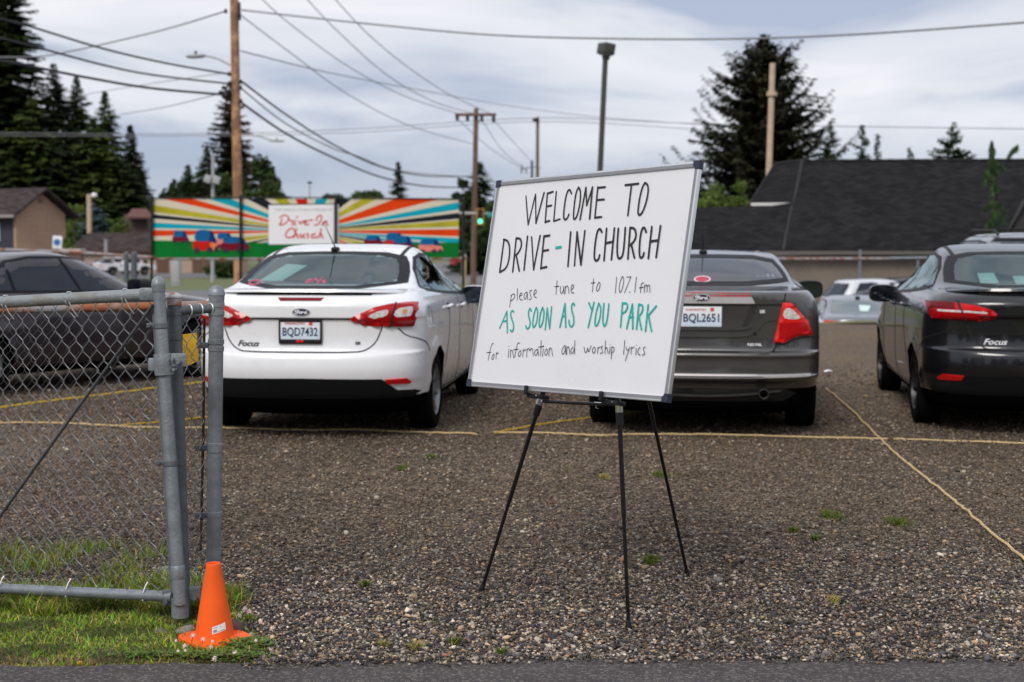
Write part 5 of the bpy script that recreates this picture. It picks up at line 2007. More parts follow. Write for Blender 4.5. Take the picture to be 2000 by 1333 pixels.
def fusion(loc, rotz, label, paint, chars):
    t = thing('parked_sedan', loc, label, 'car', 'sedans parked with their backs to the camera', rotz, world=False)
    b = B_fusion
    rw = rounded([(-.70, 1.16), (.70, 1.16), (.665, 1.27), (.56, 1.392), (0, 1.405), (-.56, 1.392), (-.665, 1.27)], 1)
    G_d2 = pm("glass_grey_tint", (.03, .034, .044), .06, var=.15, scale=1.2, spec=.35)
    side_glass(t, b, DLO_F, [(1.55, 1.4), (2.4, 2.28)], G_d2)
    b.body_object(t, paint, M_under, skirt=.405)
    b.patch('rear', rw, [shrink(rw, .03)], off=.004, back=.003).build('window_frit', M_trim, t)
    b.patch('rear', shrink(rw, .03), off=.002, back=.003).build('rear_window', G_d2, t)
    ws = [(-.7, 1.1), (.7, 1.1), (.6, 1.3), (.54, 1.39), (-.54, 1.39), (-.6, 1.3)]
    b.patch('front', ws, off=.003).build('windshield', G_d2, t)
    # red band and satin strip under the lid edge
    b.patch('rear', [(-.36, 1.098), (.36, 1.098), (.375, 1.122), (0, 1.126), (-.375, 1.122)], off=.004, edge=.002, step=.06).build('brake_light', M_red, t)
    b.patch('rear', [(-.40, 1.045), (.40, 1.045), (.375, 1.095), (-.375, 1.095)], off=.006, edge=.003, step=.06).build('chrome_strip', pm("satin_strip", (.46, .44, .43), .35, metal=.15, var=.04), t)
    b.line('rear', [(-.60, 1.035), (0, 1.035), (.60, 1.035)], .014, off=.003, smooth=0).build('lid_crease', M_gap, t, smooth=False)
    m = MB()
    seam = [(0, .68), (.3, .679), (.42, .668), (.5, .668), (.545, .69), (.565, .74), (.585, .85), (.61, 1.0), (.615, 1.06), (.63, 1.12)]
    b.line('rear', seam, .012, mb=m, mir=True)
    m.build('boot_gap', M_gap, t, smooth=False)
    # number plate recess: raised cheeks either side, shade of its flanks put into their colour
    for s in (-1, 1):
        b.patch('rear', [(s * a, c) for a, c in [(.30, .86), (.345, .86), (.42, 1.03), (.365, 1.03)]][::s], off=.003, edge=.001).build('recess_cheek', pm("paint_warm_grey_deep", (.03, .028, .026), .5, metal=.3), t)
    b.line('rear', [(-.37, .835), (-.30, .852), (0, .853), (.30, .852), (.37, .87)], .02, off=.012, smooth=1, back=.004).build('recess_lip', paint, t)
    b.line('rear', [(-.56, .93), (-.47, .925), (-.40, .83), (-.33, .80), (0, .80), (.33, .80), (.40, .83), (.47, .925), (.56, .93)], .022, off=.01, smooth=2).build('lid_fold', paint, t)
    b.line('rear', [(-.82, .505), (-.4, .50), (0, .498), (.4, .50), (.82, .505)], .02, off=.008, smooth=0).build('bumper_strip', pm("satin_strip", (.42, .41, .40)), t)
    val = [(-.62, .30), (.62, .30), (.72, .36), (.62, .405), (.3, .40), (0, .395), (-.3, .40), (-.62, .405), (-.72, .36)]
    b.patch('rear', val, off=.01, edge=.003).build('rear_valance', M_blackp, t)
    b.line('rear', [(-.6, .385), (-.3, .355), (0, .345), (.3, .355), (.6, .39)], .012, off=.02, smooth=1).build('valance_rib', pm("rib_grey", (.05, .05, .05), .4), t)
    MB().lathe([(.036, 0), (.04, .003), (.04, .12), (.03, .12), (.03, .003), (.036, 0)], (.47, -.005, .37), (0, 1, 0), 22).build('exhaust', pm("exhaust_steel", (.03, .028, .026), .6, metal=.6), t)
    for s in (-1, 1):
        lt = [(.605, 1.05), (.66, 1.05), (.72, 1.0), (.775, .93), (.82, .86), (.835, .82), (.825, .80), (.72, .795), (.67, .775), (.63, .75), (.55, .742), (.545, .77), (.575, .90)]
        o = b.patch('rear', [(s * a, c) for a, c in lt][::s], off=.024, edge=.004, step=.03).build('tail_light', M_redb, t)
        b.patch('rear', [(s * a, c) for a, c in rounded([(.60, .94), (.615, 1.01), (.655, 1.012), (.71, .965), (.735, .93), (.66, .925)], 1)][::s], off=.028, edge=.0245, step=.03, back=-.01).build('clear_lens', M_clear, o)
        b.patch('rear', [(s * a, c) for a, c in [(.58, .90), (.76, .905), (.80, .84), (.72, .815), (.66, .79), (.575, .77)]][::s], off=.0265, edge=.0245, step=.03, back=-.01).build('main_lens', M_red, o)
        b.line('rear', [(s * .56, .735), (s * .63, .738), (s * .68, .77), (s * .74, .785), (s * .84, .79)], .012, off=.004).build('light_gap', M_gap, t, smooth=False)
    emblem(t, b, 0, 1.088, .068, .029)
    v, f = text_mesh('SE', .03, .001)
    badge_text(t, b, 'SE', .455, .985, .032, pm('emblem_letters', (.8, .8, .82), .5), 0, sx=1.3)
    badge_text(t, b, 'FLEX FUEL', .40, .735, .026, pm('emblem_letters', (.8, .8, .82), .5), 0, sx=.9)
    c = [(.40 + .012 * math.cos(a), .82 + .012 * math.sin(a)) for a in np.linspace(0, 6.283, 16, endpoint=False)]
    b.patch('rear', c, off=.012, step=.01).build('lock_cylinder', M_blackp, t)
    plate(t, b, 0, .945, chars, framed=False)
    st = [(.0 + .068 * math.cos(a), 1.205 + .026 * math.sin(a)) for a in np.linspace(0, 6.283, 24, endpoint=False)]
    o = b.patch('rear', st, off=.0045, back=-.002).build('round_sticker', pm("sticker_rim", (.6, .5, .52), .6), t, smooth=False)
    b.patch('rear', [(x * .82, 1.205 + (z - 1.205) * .74) for x, z in st], off=.0058, back=-.004).build('sticker_field', pm("sticker_red", (.42, .07, .10), .7, spec=.1), o, smooth=False)
    for sd in ('right', 'left'):
        m = MB()
        for d in ([(1.8, 1.08), (1.78, .8), (1.62, .5)], [(2.42, 1.06), (2.4, .3)], [(3.42, 1.03), (3.44, .32)]):
            b.line(sd, d, .007, off=.0025, mb=m)
        b.line(sd, [(.12, .80), (.3, .79), (.5, .77), (.68, .68)], .006, off=.0025, mb=m)
        m.build('door_gap', M_gap, t, smooth=False)
    for s in (-1, 1):
        handle(t, b, 1.66, .985, s, paint)
        handle(t, b, 2.5, .965, s, paint)
        mirror(t, s * .90, 3.1, 1.06, s, M_blackp)
        make_wheel(t, s * .80, 1.1, .325, .225, side=s, rim_mat=M_alloyd)
        make_wheel(t, s * .80, 3.83, .325, .225, side=s, rim_mat=M_alloyd)
    p, n = b.hit('top', -.0, 1.62)
    a = MB().blob(p + Vector((0, 0, .008)), (.035, .06, .022), .8).build('aerial_base', M_blackp, t)
    MB().tube([p + Vector((0, 0, .02)), p + Vector((-.01, -.18, .19))], [.006, .0025], 6).build('aerial_mast', M_blackp, a)
    MB().box((0, 2.3, .22), (1.25, 3.9, .06), bev=.02).box((0, .75, .30), (.8, .5, .14), bev=.04).build('underbody', M_under, t)
    return t


fusion((1.42, 10.66, 0), R(-8), 'warm grey sedan parked behind the whiteboard, round sticker on its dark back window', P_grey, 'BQL2651')


def simple_car(name, label, cat, b, loc, rotz, paint, dlo, splits, rear_poly, ws, lights, glass=G_dark, group=None, R_=.32, wheels=None, rails=False):
    t = thing(name, loc, label, cat, group, rotz, world=False)
    side_glass(t, b, dlo, splits, glass)
    b.body_object(t, paint, M_under)
    b.patch('rear', rear_poly, off=.003).build('rear_window', glass, t)
    b.patch('front', ws, off=.003).build('windshield', glass, t)
    for s in (-1, 1):
        b.patch('rear', [(s * x, z) for x, z in lights][::s], off=.018, edge=.003).build('tail_light', M_redb, t)
    for sd in ('right', 'left'):
        m = MB()
        for d in ([(1.62, 1.04), (1.6, .8), (1.45, .5)], [(2.26, 1.03), (2.24, .3)], [(3.16, 1.0), (3.2, .35)]):
            b.line(sd, d, .01, off=.0025, mb=m)
        m.build('door_gap', M_gap, t, smooth=False)
    b.patch('rear', [(-.8, .34), (.8, .34), (.82, .42), (.6, .47), (-.6, .47), (-.82, .42)], off=.01, edge=.003).build('rear_valance', M_blackp, t)
    for s in (-1, 1):
        handle(t, b, 1.5, .96, s, paint)
        handle(t, b, 2.32, .95, s, paint)
        mirror(t, s * .87, 2.9, 1.04, s, M_blackp)
        for wy, wz, wr in b.wheels:
            make_wheel(t, s * .79, wy, wr, .21, side=s)
    MB().box((0, 2.2, .26), (1.25, 3.6, .1), bev=.02).build('underbody', M_under, t)
    return t


RWF = [(-.66, 1.15), (.66, 1.15), (.6, 1.29), (.54, 1.395), (-.54, 1.395), (-.6, 1.29)]
WSF = [(-.68, 1.1), (.68, 1.1), (.6, 1.3), (.54, 1.39), (-.54, 1.39), (-.6, 1.3)]
LTF = [(.55, .9), (.83, .9), (.86, 1.03), (.6, 1.02)]
DLO_S = [(.5, 1.12), (1.2, 1.06), (2.2, 1.06), (3.1, 1.06), (3.12, 1.1), (2.75, 1.36), (2.45, 1.53), (2.2, 1.58), (1.2, 1.59), (.78, 1.56)]
RWS = [(-.7, 1.12), (.7, 1.12), (.64, 1.45), (.56, 1.55), (-.56, 1.55), (-.64, 1.45)]
WSS = [(-.75, 1.14), (.75, 1.14), (.68, 1.4), (.6, 1.56), (-.6, 1.56), (-.68, 1.4)]
LTS = [(.66, .82), (.86, .82), (.86, 1.06), (.70, 1.06)]

black = simple_car('parked_sedan', 'purplish black sedan with tinted windows behind the chain link gate', 'car', B_older, (-6.42, 13.3, 0), R(-36), P_black, DLO_O, [(1.5, 1.45), (2.28, 2.08)], [(-.62, 1.03), (.62, 1.03), (.56, 1.3), (-.56, 1.3)], [(-.66, 1.03), (.66, 1.03), (.56, 1.32), (-.56, 1.32)], [(.5, .7), (.8, .7), (.84, .86), (.5, .86)])
# dark roof behind the slate sedan
s1 = simple_car('parked_suv', 'grey SUV whose roof rack shows over the slate sedan', 'car', B_suv, (7.0, 18.3, -.05), R(-4), P_bgrey, DLO_S, [(1.3, 1.15), (2.2, 2.05)], RWS, WSS, LTS, group='SUVs parked farther back')
m = MB()
for s in (-1, 1):
    m.tube([(s * .55, .75, 1.66), (s * .56, .9, 1.72), (s * .56, 2.0, 1.73), (s * .55, 2.2, 1.68)], .018, 6)
for y in (1.0, 1.8):
    m.tube([(-.56, y, 1.735), (.56, y, 1.735)], .014, 6)
m.build('roof_rack', M_blackp, s1)
B_suv.patch('rear', [(-.16, 1.575), (.16, 1.575), (.16, 1.6), (-.16, 1.6)], off=.01).build('brake_light', M_redd, s1)
B_suv.patch('rear', [(-.66, 1.565), (.66, 1.565), (.60, 1.615), (-.6, 1.615)], off=.005).build('roof_spoiler', M_trim, s1)

# cars down on the lower ground, by the tan wall
LO = -1.1
c_ = W(1590, 620, 33.0)
silver = simple_car('parked_suv', 'silver SUV parked below by the tan wall, its rear lamp and side to us', 'car', B_suv, (10.2, 46.2, -1.43), R(-76), P_silver, [(1.62, 1.11), (2.3, 1.09), (3.08, 1.08), (3.1, 1.1), (2.75, 1.36), (2.45, 1.53), (2.2, 1.57), (1.95, 1.58)], [(2.25, 2.35)], RWS, WSS, LTS, group='SUVs parked farther back')
silver.scale = (1, .98, 1.05)
for sd in ('right', 'left'):
    B_suv.patch(sd, [(.55, 1.16), (1.05, 1.12), (1.52, 1.55), (1.3, 1.585), (.85, 1.56)], off=.004).build('side_window', G_dark, silver)
c_ = W(1712, 620, 48.5)
simple_car('parked_suv', 'dark SUV beyond the silver one, only its roof in view', 'car', B_suv, (c_.x, 49.4, -1.4), R(-76), P_slate, DLO_S, [(1.3, 1.15), (2.2, 2.05)], RWS, WSS, LTS, group='SUVs parked farther back')
c_ = W(1686, 620, 29.0)
cg = simple_car('parked_sedan', 'grey sedan parked below the gravel edge, its back window to us', 'car', B_focus, (c_.x, 28.55, LO), R(-4), P_bgrey, DLO, [(1.38, 1.2), (2.22, 2.06)], RWF, WSF, LTF, glass=pm("glass_teal_far", (.05, .075, .08), .05, spec=.7, coat=.5), group='sedans parked on the lower ground')
decal(cg, B_focus, 'rear', [(-.06, 1.2), (.1, 1.2), (.2, 1.3), (-.04, 1.31)], M_paper, 'window_paper', off=.006)
p, n = B_focus.hit('top', 0, 1.36)
MB().blob(p, (.05, .09, .05), .8).build('aerial_base', M_blackp, cg)
c_ = W(1640, 620, 31.)
simple_car('parked_sedan', 'dark sedan parked side-on between the grey sedan and the silver SUV', 'car', B_focus, (13.1, 42.4, -1.3), R(79), P_slate, DLO, [(1.38, 1.2), (2.22, 2.06)], RWF, WSF, LTF, group='sedans parked on the lower ground')
c_ = W(1583, 625, 29.5)
simple_car('parked_sedan', 'pale sedan parked below, peeking out right of the warm grey sedan', 'car', B_focus, (c_.x - .75, 28.45, LO - .1), R(-10), P_silver, DLO, [(1.38, 1.2), (2.22, 2.06)], RWF, WSF, LTF, glass=pm("glass_teal_far", (.05, .075, .08), .05), group='sedans parked on the lower ground')
# far vehicles by the street beyond the banner
c_ = W(940, 505, 150)
simple_car('parked_suv', 'white SUV far off between the crossarm pole and the whiteboard', 'car', B_suv, (c_.x - .5, 150, float(tz(c_.x, 150)) + .3), R(-75), P_white, DLO_S, [(1.3, 1.15), (2.2, 2.05)], RWS, WSS, LTS, group='vehicles on the far street')
c_ = W(905, 505, 158)
simple_car('parked_sedan', 'dark red car far off, left of the crossarm pole', 'car', B_focus, (c_.x - 1.6, 158, float(tz(c_.x, 158)) + .35), R(-80), pm("paint_red", (.25, .02, .03), .3, coat=1.), DLO, [(1.38, 1.2), (2.22, 2.06)], RWF, WSF, LTF, group='vehicles on the far street')
c_ = W(165, 525, 132)
simple_car('parked_sedan', 'pale car at the tan building, left of the white pickup', 'car', B_focus, (c_.x - 1.2, 137, float(tz(c_.x, 137)) + .1), R(-60), P_silver, DLO, [(1.38, 1.2), (2.22, 2.06)], RWF, WSF, LTF, group='vehicles on the far street')


def pickup():
    c = W(206, 532, 132)
    t = thing('pickup_truck', (c.x - .6, 131.5, float(tz(c.x, 131)) + .03), 'white pickup truck parked before the low tan building', 'truck', None, R(-48), world=False)

    def pr(m, prof, w0, w1=None):
        """side outline (y, z) across the full width, tapered towards the top"""
        w1 = w1 or w0
        zs = [z for y, z in prof]
        zl, zh = min(zs), max(zs)
        vs = []
        for s in (-1, 1):
            vs += [(s * (w0 + (w1 - w0) * (z - zl) / (zh - zl)), y, z) for y, z in prof]
        n = len(prof)
        return m.add(vs, [tuple(range(n - 1, -1, -1)), tuple(range(n, 2 * n))] + [(k, (k + 1) % n, n + (k + 1) % n, n + k) for k in range(n)])
    m = MB()
    pr(m, [(0, .55), (0, 1.12), (.03, 1.15), (2.0, 1.15), (2.0, 1.12), (4.3, 1.1), (5.3, 1.02), (5.45, .95), (5.5, .55), (4.9, .5), (4.75, .8), (4.3, .9), (3.85, .8), (3.7, .45), (1.65, .45), (1.5, .8), (1.05, .9), (.6, .8), (.45, .5)], .98)
    m.build('body', P_white, t, angle=30)
    m = MB()
    pr(m, [(2.05, 1.11), (2.2, 1.75), (2.35, 1.82), (3.4, 1.82), (3.6, 1.75), (4.2, 1.11)], .92, .74)
    m.build('cab', P_white, t, angle=30)
    for s in (-1, 1):
        for y0, y1, z0, a, b in ((2.25, 2.95, 1.2, 2.35, 2.95), (3.05, 3.95, 1.2, 3.05, 3.5)):
            m = MB()
            m.prism([(s * .90, y0, 1.2), (s * .90, y1, 1.2), (s * .775, b, 1.7), (s * .775, a, 1.7)], (s * .03, 0, 0))
            m.build('side_window', G_dark, t, smooth=False)
    MB().prism([(-.72, 2.05, 1.25), (.72, 2.05, 1.25), (.64, 2.16, 1.7), (-.64, 2.16, 1.7)], (0, -.03, 0)).build('rear_window', G_dark, t, smooth=False)
    for s in (-1, 1):
        MB().box((s * .93, -.01, .95), (.1, .05, .32), bev=.01).build('tail_light', M_redb, t)
        for y in (1.05, 4.3):
            make_wheel(t, s * .86, y, .38, .24, side=s)
    MB().box((0, -.08, .55), (1.8, .16, .2), bev=.03).build('bumper', M_chrome, t)
    MB().box((.99, 1.9, .95), (.02, .14, .14), bev=.005).build('fuel_flap', M_gap, t)


pickup()
# ================================================================== POLES AND WIRES
M_wood = pm("pole_wood", (.23, .115, .06), .85, var=.3, scale=3, bump=.5, bscale=14, col2=(.46, .25, .13))
M_woodd = pm("pole_wood_dim", (.16, .095, .07), .9, var=.25, scale=3)
M_pale = pm("pole_pale_wood", (.5, .37, .26), .85, var=.15, scale=3)
M_wire = pm("wire_black", (.02, .02, .023), .7)
M_wireg = pm("wire_grey", (.20, .20, .22), .7)
M_galv = pm("galvanised", (.205, .225, .24), .45, metal=.35, var=.25, scale=14, bump=.15, bscale=90)
M_galvd = pm("galvanised_dull", (.105, .118, .128), .55, metal=.3, var=.25, scale=14, bump=.15, bscale=90)
M_iron = pm("dark_iron", (.02, .02, .022), .5, metal=.5)
M_lamp = pm("lamp_grey", (.35, .35, .36), .5)
M_bronze = pm("bronze_paint", (.045, .042, .03), .5, var=.2)


def gz(p):
    return float(tz(p.x, p.y))


def pole(name, top, bot, D, r, mat, label, cat='utility pole', taper=.8, part_name='pole', group=None):
    a, b = W(*top, D), W(*bot, D)
    d = (a - b)
    z = gz(b) - .1
    b2 = b + d * ((z - b.z) / d.z)
    t = thing(name, b2, label, cat, group)
    MB().tube([b2, (a + b2) / 2, a], [r, r * (1 + taper) / 2, r * taper], 14).build(part_name, mat, t)
    return t


def arm_lamp(t, p0, p1, head0, head1, D, r=.03):
    a, b = W(*p0, D), W(*p1, D)
    MB().tube(chaikin([a, (a + b) / 2 + Vector((0, 0, (b - a).length * .08)), b], 2), r, 7).build('lamp_arm', M_lamp, t)
    h0, h1 = W(*head0, D), W(*head1, D)
    L = (h1 - h0)
    rot = Matrix.Rotation(math.atan2(L.z, L.x) * -1, 3, 'Y')
    h = MB().blob((h0 + h1) / 2, (L.length / 2, .16, .075), .7, rot=rot).build('lamp_head', M_lamp, t)
    MB().cyl((h0 + h1) / 2 + Vector((0, 0, .05)), (h0 + h1) / 2 + Vector((0, 0, .17)), .05).build('photocell', M_iron, h)


t = pole('utility_pole', (456, -90), (467, 575), 50, .175, M_wood, 'tall brown wooden utility pole behind the banner, top out of frame')
arm_lamp(t, (450, 128), (398, 109), (363, 111), (402, 109), 50)
m = MB()
for px, py, s in ((432, 182, .1), (440, 188, .13), (446, 180, .1), (437, 172, .08), (443, 196, .07)):
    m.blob(W(px, py, 50 - .15), (s, s, s * .9), .8, 10, 8)
m.tube([W(447, 160, 49.8), W(440, 178, 49.8), W(430, 186, 49.8)], .03)
m.build('cable_splice', M_iron, t)
m = MB()
for px, py in ((441, 22), (448, 145), (449, 163), (467, 30), (470, 160), (470, 172), (470, 199)):
    p = W(px, py, 49.85)
    m.cyl(p + Vector((0, 0, -.07)), p + Vector((0, 0, .07)), .06, .045, 10)
m.build('insulators', M_iron, t)
MB().tube([W(467, 5, 49.7), W(468, 40, 49.7)], .05, 8).build('riser', M_iron, t)

t = pole('utility_pole', (930, 212), (924, 556), 95, .20, M_woodd, 'crossarm utility pole between the banner and the whiteboard')
a, b = W(889, 222, 94.7), W(969, 227, 94.7)
MB().box((a + b) / 2, ((b - a).length, .16, .2), bev=.02).build('crossarm', M_woodd, t)
for px, py in ((893, 231), (913, 232), (941, 233), (964, 234)):
    p = W(px, py, 94.6)
    MB().lathe([(.03, .28), (.1, .2), (.13, .1), (.1, 0), (.13, -.08), (.06, -.18), (.02, -.2)], p, seg=10).build('insulator', M_iron, t)
MB().tube([W(944, 230, 94.6), W(930, 243, 94.7)], .035).build('brace', M_woodd, t)
arm_lamp(t, (932, 345), (952, 349), (948, 348), (970, 357), 95, .05)

t = pole('utility_pole', (1050, 229), (1049, 560), 120, .17, M_woodd, 'bare brown pole rising behind the whiteboard\'s top edge')
MB().box(W(1046, 235, 119.7), (.5, .25, .3), bev=.03).build('bracket', M_iron, t)
t = pole('utility_pole', (1039, 314), (1039, 560), 155, .16, M_iron, 'small distant dark pole just left of the bare brown pole')
m = MB().tube([W(1017, 332, 155), W(1035, 327, 155)], .06).tube([W(1019, 322, 155), W(1019, 340, 155)], .06).tube([W(1028, 330, 155), W(1028, 340, 155)], .07).tube([W(1042, 326, 155), W(1056, 330, 155)], .05)
m.build('crossarm', M_iron, t)

t = pole('lot_light', (1183, 100), (1168, 420), 40, .085, M_bronze, 'dark square-headed lot light rising behind the whiteboard', 'lamp post', .9)
p = W(1184, 96, 40)
rot = Matrix.Rotation(R(8), 3, 'Y') @ Matrix.Rotation(R(25), 3, 'Z')
MB().box(p, (.34, .46, .30), rot, bev=.02).build('lamp_head', M_bronze, t)
MB().box(p + Vector((.0, -.01, -.165)), (.26, .36, .03), rot, bev=.005).build('lens', pm('lamp_lens', (.2, .2, .19), .3), t)
MB().cyl(p + Vector((-.01, 0, -.30)), p + Vector((0, 0, -.15)), .1, .12, 12).build('neck', M_bronze, t)

t = pole('wooden_post', (1509, 124), (1502, 330), 69, .16, M_pale, 'pale bare wooden pole in front of the huge fir', 'pole', .85)
MB().cyl(W(1507.5, 188, 69), W(1507.7, 180, 69), .26, .25, 12).build('clamp', M_pale, t)
t = pole('wooden_post', (174, 380), (175, 470), 159, .28, M_pale, 'pale post with white lamp behind the low roof', 'lamp post', .95)
MB().blob(W(184, 382, 158.5), (.32, .32, .28), .8).build('lamp', pm('lamp_white', (.8, .8, .78), .4), t)
t = pole('signal_pole', (416, 300), (415, 545), 105, .14, M_lamp, 'grey metal pole with equipment boxes left of the utility pole', 'pole', .8)
for px, py in ((406, 350), (423, 352)):
    MB().box(W(px, py, 104.6), (.5, .35, .55), Matrix.Rotation(R(20), 3, 'Y'), bev=.04).build('equipment_box', M_lamp, t)
t = pole('lamp_post', (463, 262), (463, 540), 92, .11, M_lamp, 'grey street lamp whose arm shows right of the tall utility pole', 'street lamp')
arm_lamp(t, (464, 264), (535, 276), (525, 275), (556, 276), 92, .05)
t = pole('antenna_post', (605, 356), (605, 400), 200, .12, M_lamp, 'thin distant post above the title panel', 'post')
MB().box(W(605, 357, 200), (.6, .2, .3), bev=.03).build('bracket', M_iron, t)
t = pole('marker_post', (908, 500), (907, 548), 80, .09, pm('post_yellow', (.5, .42, .18), .7), 'pale yellow post by the street at the banner\'s right end', 'post', .95)
MB().lathe([(0, .1), (.06, .07), (.075, 0), (.075, -.1)], W(908, 500, 80), seg=10).build('post_cap', M_lamp, t)
t = thing('utility_cabinet', G(345, 560), 'grey metal utility cabinet beneath the left part of the banner', 'cabinet')
a, b = W(335, 500, 92), W(353, 547, 92)
t.location = (a.x, 92, -1.3)
MB().box(((a.x + b.x) / 2, 92, (a.z - 1.3) / 2), (b.x - a.x, .5, a.z + 1.3), bev=.04).build('cabinet_body', M_lamp, t)
MB().box(((a.x + b.x) / 2, 91.73, (a.z - 1.3) / 2 + .05), (b.x - a.x - .12, .03, a.z + 1.0), bev=.01).build('cabinet_door', M_lamp, t)
t = pole('vent_pipe', (207, 470), (207, 500), 149, .17, M_lamp, 'pale vent pipe in front of the low brown roof', 'pipe', 1)
MB().cyl(W(207, 470, 149), W(207, 468, 149), .24).build('vent_cap', M_lamp, t)


def wire(label, pts, r, mat=M_wire, name='power_line', group='overhead wires'):
    P = [W(a, b, d) for a, b, d in pts]
    # smooth run through the points
    Q = []
    n = len(P)
    for i in range(n - 1):
        p0, p1, p2, p3 = P[max(0, i - 1)], P[i], P[i + 1], P[min(n - 1, i + 2)]
        for k in range(8):
            t = k / 8
            Q.append(.5 * (2 * p1 + (p2 - p0) * t + (2 * p0 - 5 * p1 + 4 * p2 - p3) * t * t + (3 * p1 - p0 - 3 * p2 + p3) * t ** 3))
    Q.append(P[-1])
    o = MB().tube(Q, r * (.68 if mat == M_wire else .6), 6).build(name, mat)
    tag(o, label, 'wire', group)
    return o


wire('thick cable from the left edge to the utility pole, upper of the three black ones', [(-80, 20, 40), (40, 47, 43), (200, 95, 46), (330, 125, 48), (447, 145, 50)], .05)
o = wire('black cable with a splice lump, middle of the three running left from the utility pole', [(-80, 55, 40), (50, 87, 43), (200, 127, 46), (300, 147, 48), (447, 164, 50)], .05)
o = wire('lowest thick black cable running left from the utility pole', [(-80, 108, 40), (20, 122, 43), (160, 150, 46), (290, 172, 48), (432, 185, 50)], .065)
wire('grey cable climbing from the firs to the top of the utility pole', [(-60, 112, 56), (70, 111, 55), (140, 100, 54), (240, 78, 53), (340, 53, 52), (441, 22, 50)], .045, M_wireg)
wire('cable sagging from the utility pole to the crossarm pole, highest of three', [(470, 158, 50), (560, 225, 58), (650, 282, 68), (740, 325, 78), (830, 344, 87), (924, 345, 95)], .055)
wire('cable with splice lumps, middle of three sagging to the crossarm pole', [(470, 172, 50), (560, 243, 58), (650, 290, 68), (700, 306, 74), (780, 334, 82), (924, 347, 95)], .045, M_wireg)
wire('cable sagging from the utility pole to the crossarm pole, lowest of three', [(470, 200, 50), (560, 262, 58), (650, 308, 68), (740, 345, 78), (830, 364, 87), (924, 367, 95)], .065)
wire('long grey cable crossing the whole top of the sky', [(472, 20, 50), (700, 45, 48), (950, 68, 46), (1200, 76, 44), (1450, 76, 42), (1700, 66, 40), (2060, 40, 38)], .05, M_wireg)
for lab, pts in (('leftmost pale wire slanting from the top edge to the crossarm pole', [(500, -14, 60), (560, 42, 66), (680, 130, 75), (790, 188, 85), (893, 222, 95)]),
                 ('middle pale wire slanting from the top edge to the crossarm pole', [(590, -12, 62), (660, 62, 68), (760, 150, 77), (850, 200, 87), (925, 222, 95)]),
                 ('rightmost pale wire slanting from the top edge to the crossarm pole', [(645, -12, 64), (720, 68, 70), (800, 134, 79), (880, 186, 88), (962, 224, 95)])):
    wire(lab, pts, .038, M_wireg)
wire('faint wire from the utility pole past the crossarm pole, lower one', [(470, 30, 50), (560, 98, 60), (680, 185, 72), (800, 246, 84), (925, 282, 95)], .035, M_wireg)
wire('faint straight wire from the utility pole to the bare pole', [(470, 100, 50), (650, 144, 70), (830, 178, 90), (1000, 208, 110), (1180, 230, 125), (1400, 246, 140)], .04, M_wireg)
wire('thin level wire across the sky through the bare pole, upper one', [(-60, 259, 130), (400, 262, 127), (700, 252, 124), (1049, 231, 120), (1400, 243, 110), (2060, 253, 100)], .055, M_wireg)
wire('thin level wire across the sky through the bare pole, lower one', [(-60, 265, 130), (400, 266, 127), (700, 259, 124), (1049, 238, 120), (1400, 256, 110), (1640, 274, 100)], .05, M_wireg)
wire('faint wire dropping from the crossarm\'s left end to the distant dark pole', [(893, 232, 95), (960, 292, 115), (1020, 330, 155)], .04, M_wireg)
wire('faint wire dropping from the crossarm pole\'s middle to the distant dark pole', [(941, 234, 95), (985, 298, 120), (1029, 332, 155)], .04, M_wireg)
wire('faint wire dropping from the crossarm\'s right end to the distant dark pole', [(964, 234, 95), (1000, 275, 118), (1040, 318, 155)], .04, M_wireg)
wire('faint wire leaving the cable splice toward the left firs, upper one', [(436, 143, 60), (300, 163, 72), (170, 184, 85)], .03, M_wireg)
wire('faint wire leaving the cable splice toward the left firs, lower one', [(420, 186, 60), (320, 210, 72), (235, 224, 85)], .035, M_wireg)

# ------------------------------------------------------------------ traffic light
t = pole('traffic_light', (984, 410), (985, 560), 90, .15, M_lamp, 'traffic light showing green on a mast arm behind the whiteboard', 'traffic light')
MB().tube([W(872, 416, 90), W(984, 419, 90)], .09, 8).build('mast_arm', M_lamp, t)
h = MB().box(W(938, 424, 89.6), (.50, .22, 1.03), bev=.03).build('signal_head', pm('signal_yellow', (.42, .2, .02), .5, var=.15), t)
for k, (mt, em) in enumerate((('off', None), ('off', None), ('on', 1))):
    p = W(938, 414.5 + k * 9.0, 89.46)
    mt_ = pm('signal_green', (.05, .6, .4), .3, emis=(.08, 1, .62, 1.6)) if em else pm('signal_off', (.012, .01, .008), .4)
    MB().cyl(p + Vector((0, .02, 0)), p + Vector((0, -.02, 0)), .15, .13, 20).build('signal_lamp', mt_, h)
    MB().tube([p + Vector((.17 * math.cos(a), -.08, .17 * math.sin(a))) for a in np.linspace(-.3, math.pi + .3, 14)], .025, 6).build('visor', M_iron, h)
MB().box(W(960, 420, 89.7), (.52, .03, .3), bev=.01).build('street_sign', pm('sign_teal', (.02, .3, .25), .5), t)

# ------------------------------------------------------------------ blue and white sign by the brick house
t = thing('parking_sign', Vector((W(108, 490, 126).x, 126, -1.6)), 'white sign with a blue disc at the brick house corner', 'sign')
a = W(112, 474, 126)
MB().box(a, (.84, .05, 1.15), Matrix.Rotation(R(4), 3, 'Y'), bev=.02).build('sign_panel', pm('sign_white', (.75, .77, .78), .5), t)
MB().cyl(a + Vector((-.02, -.03, .02)), a + Vector((-.02, -.05, .02)), .3, seg=20).build('sign_disc', pm('sign_blue', (.02, .13, .42), .5), t)
MB().tube([(a.x - .3, 126.04, -1.7), (a.x - .3, 126.04, a.z)], .05, 7).build('sign_post', M_galv, t)

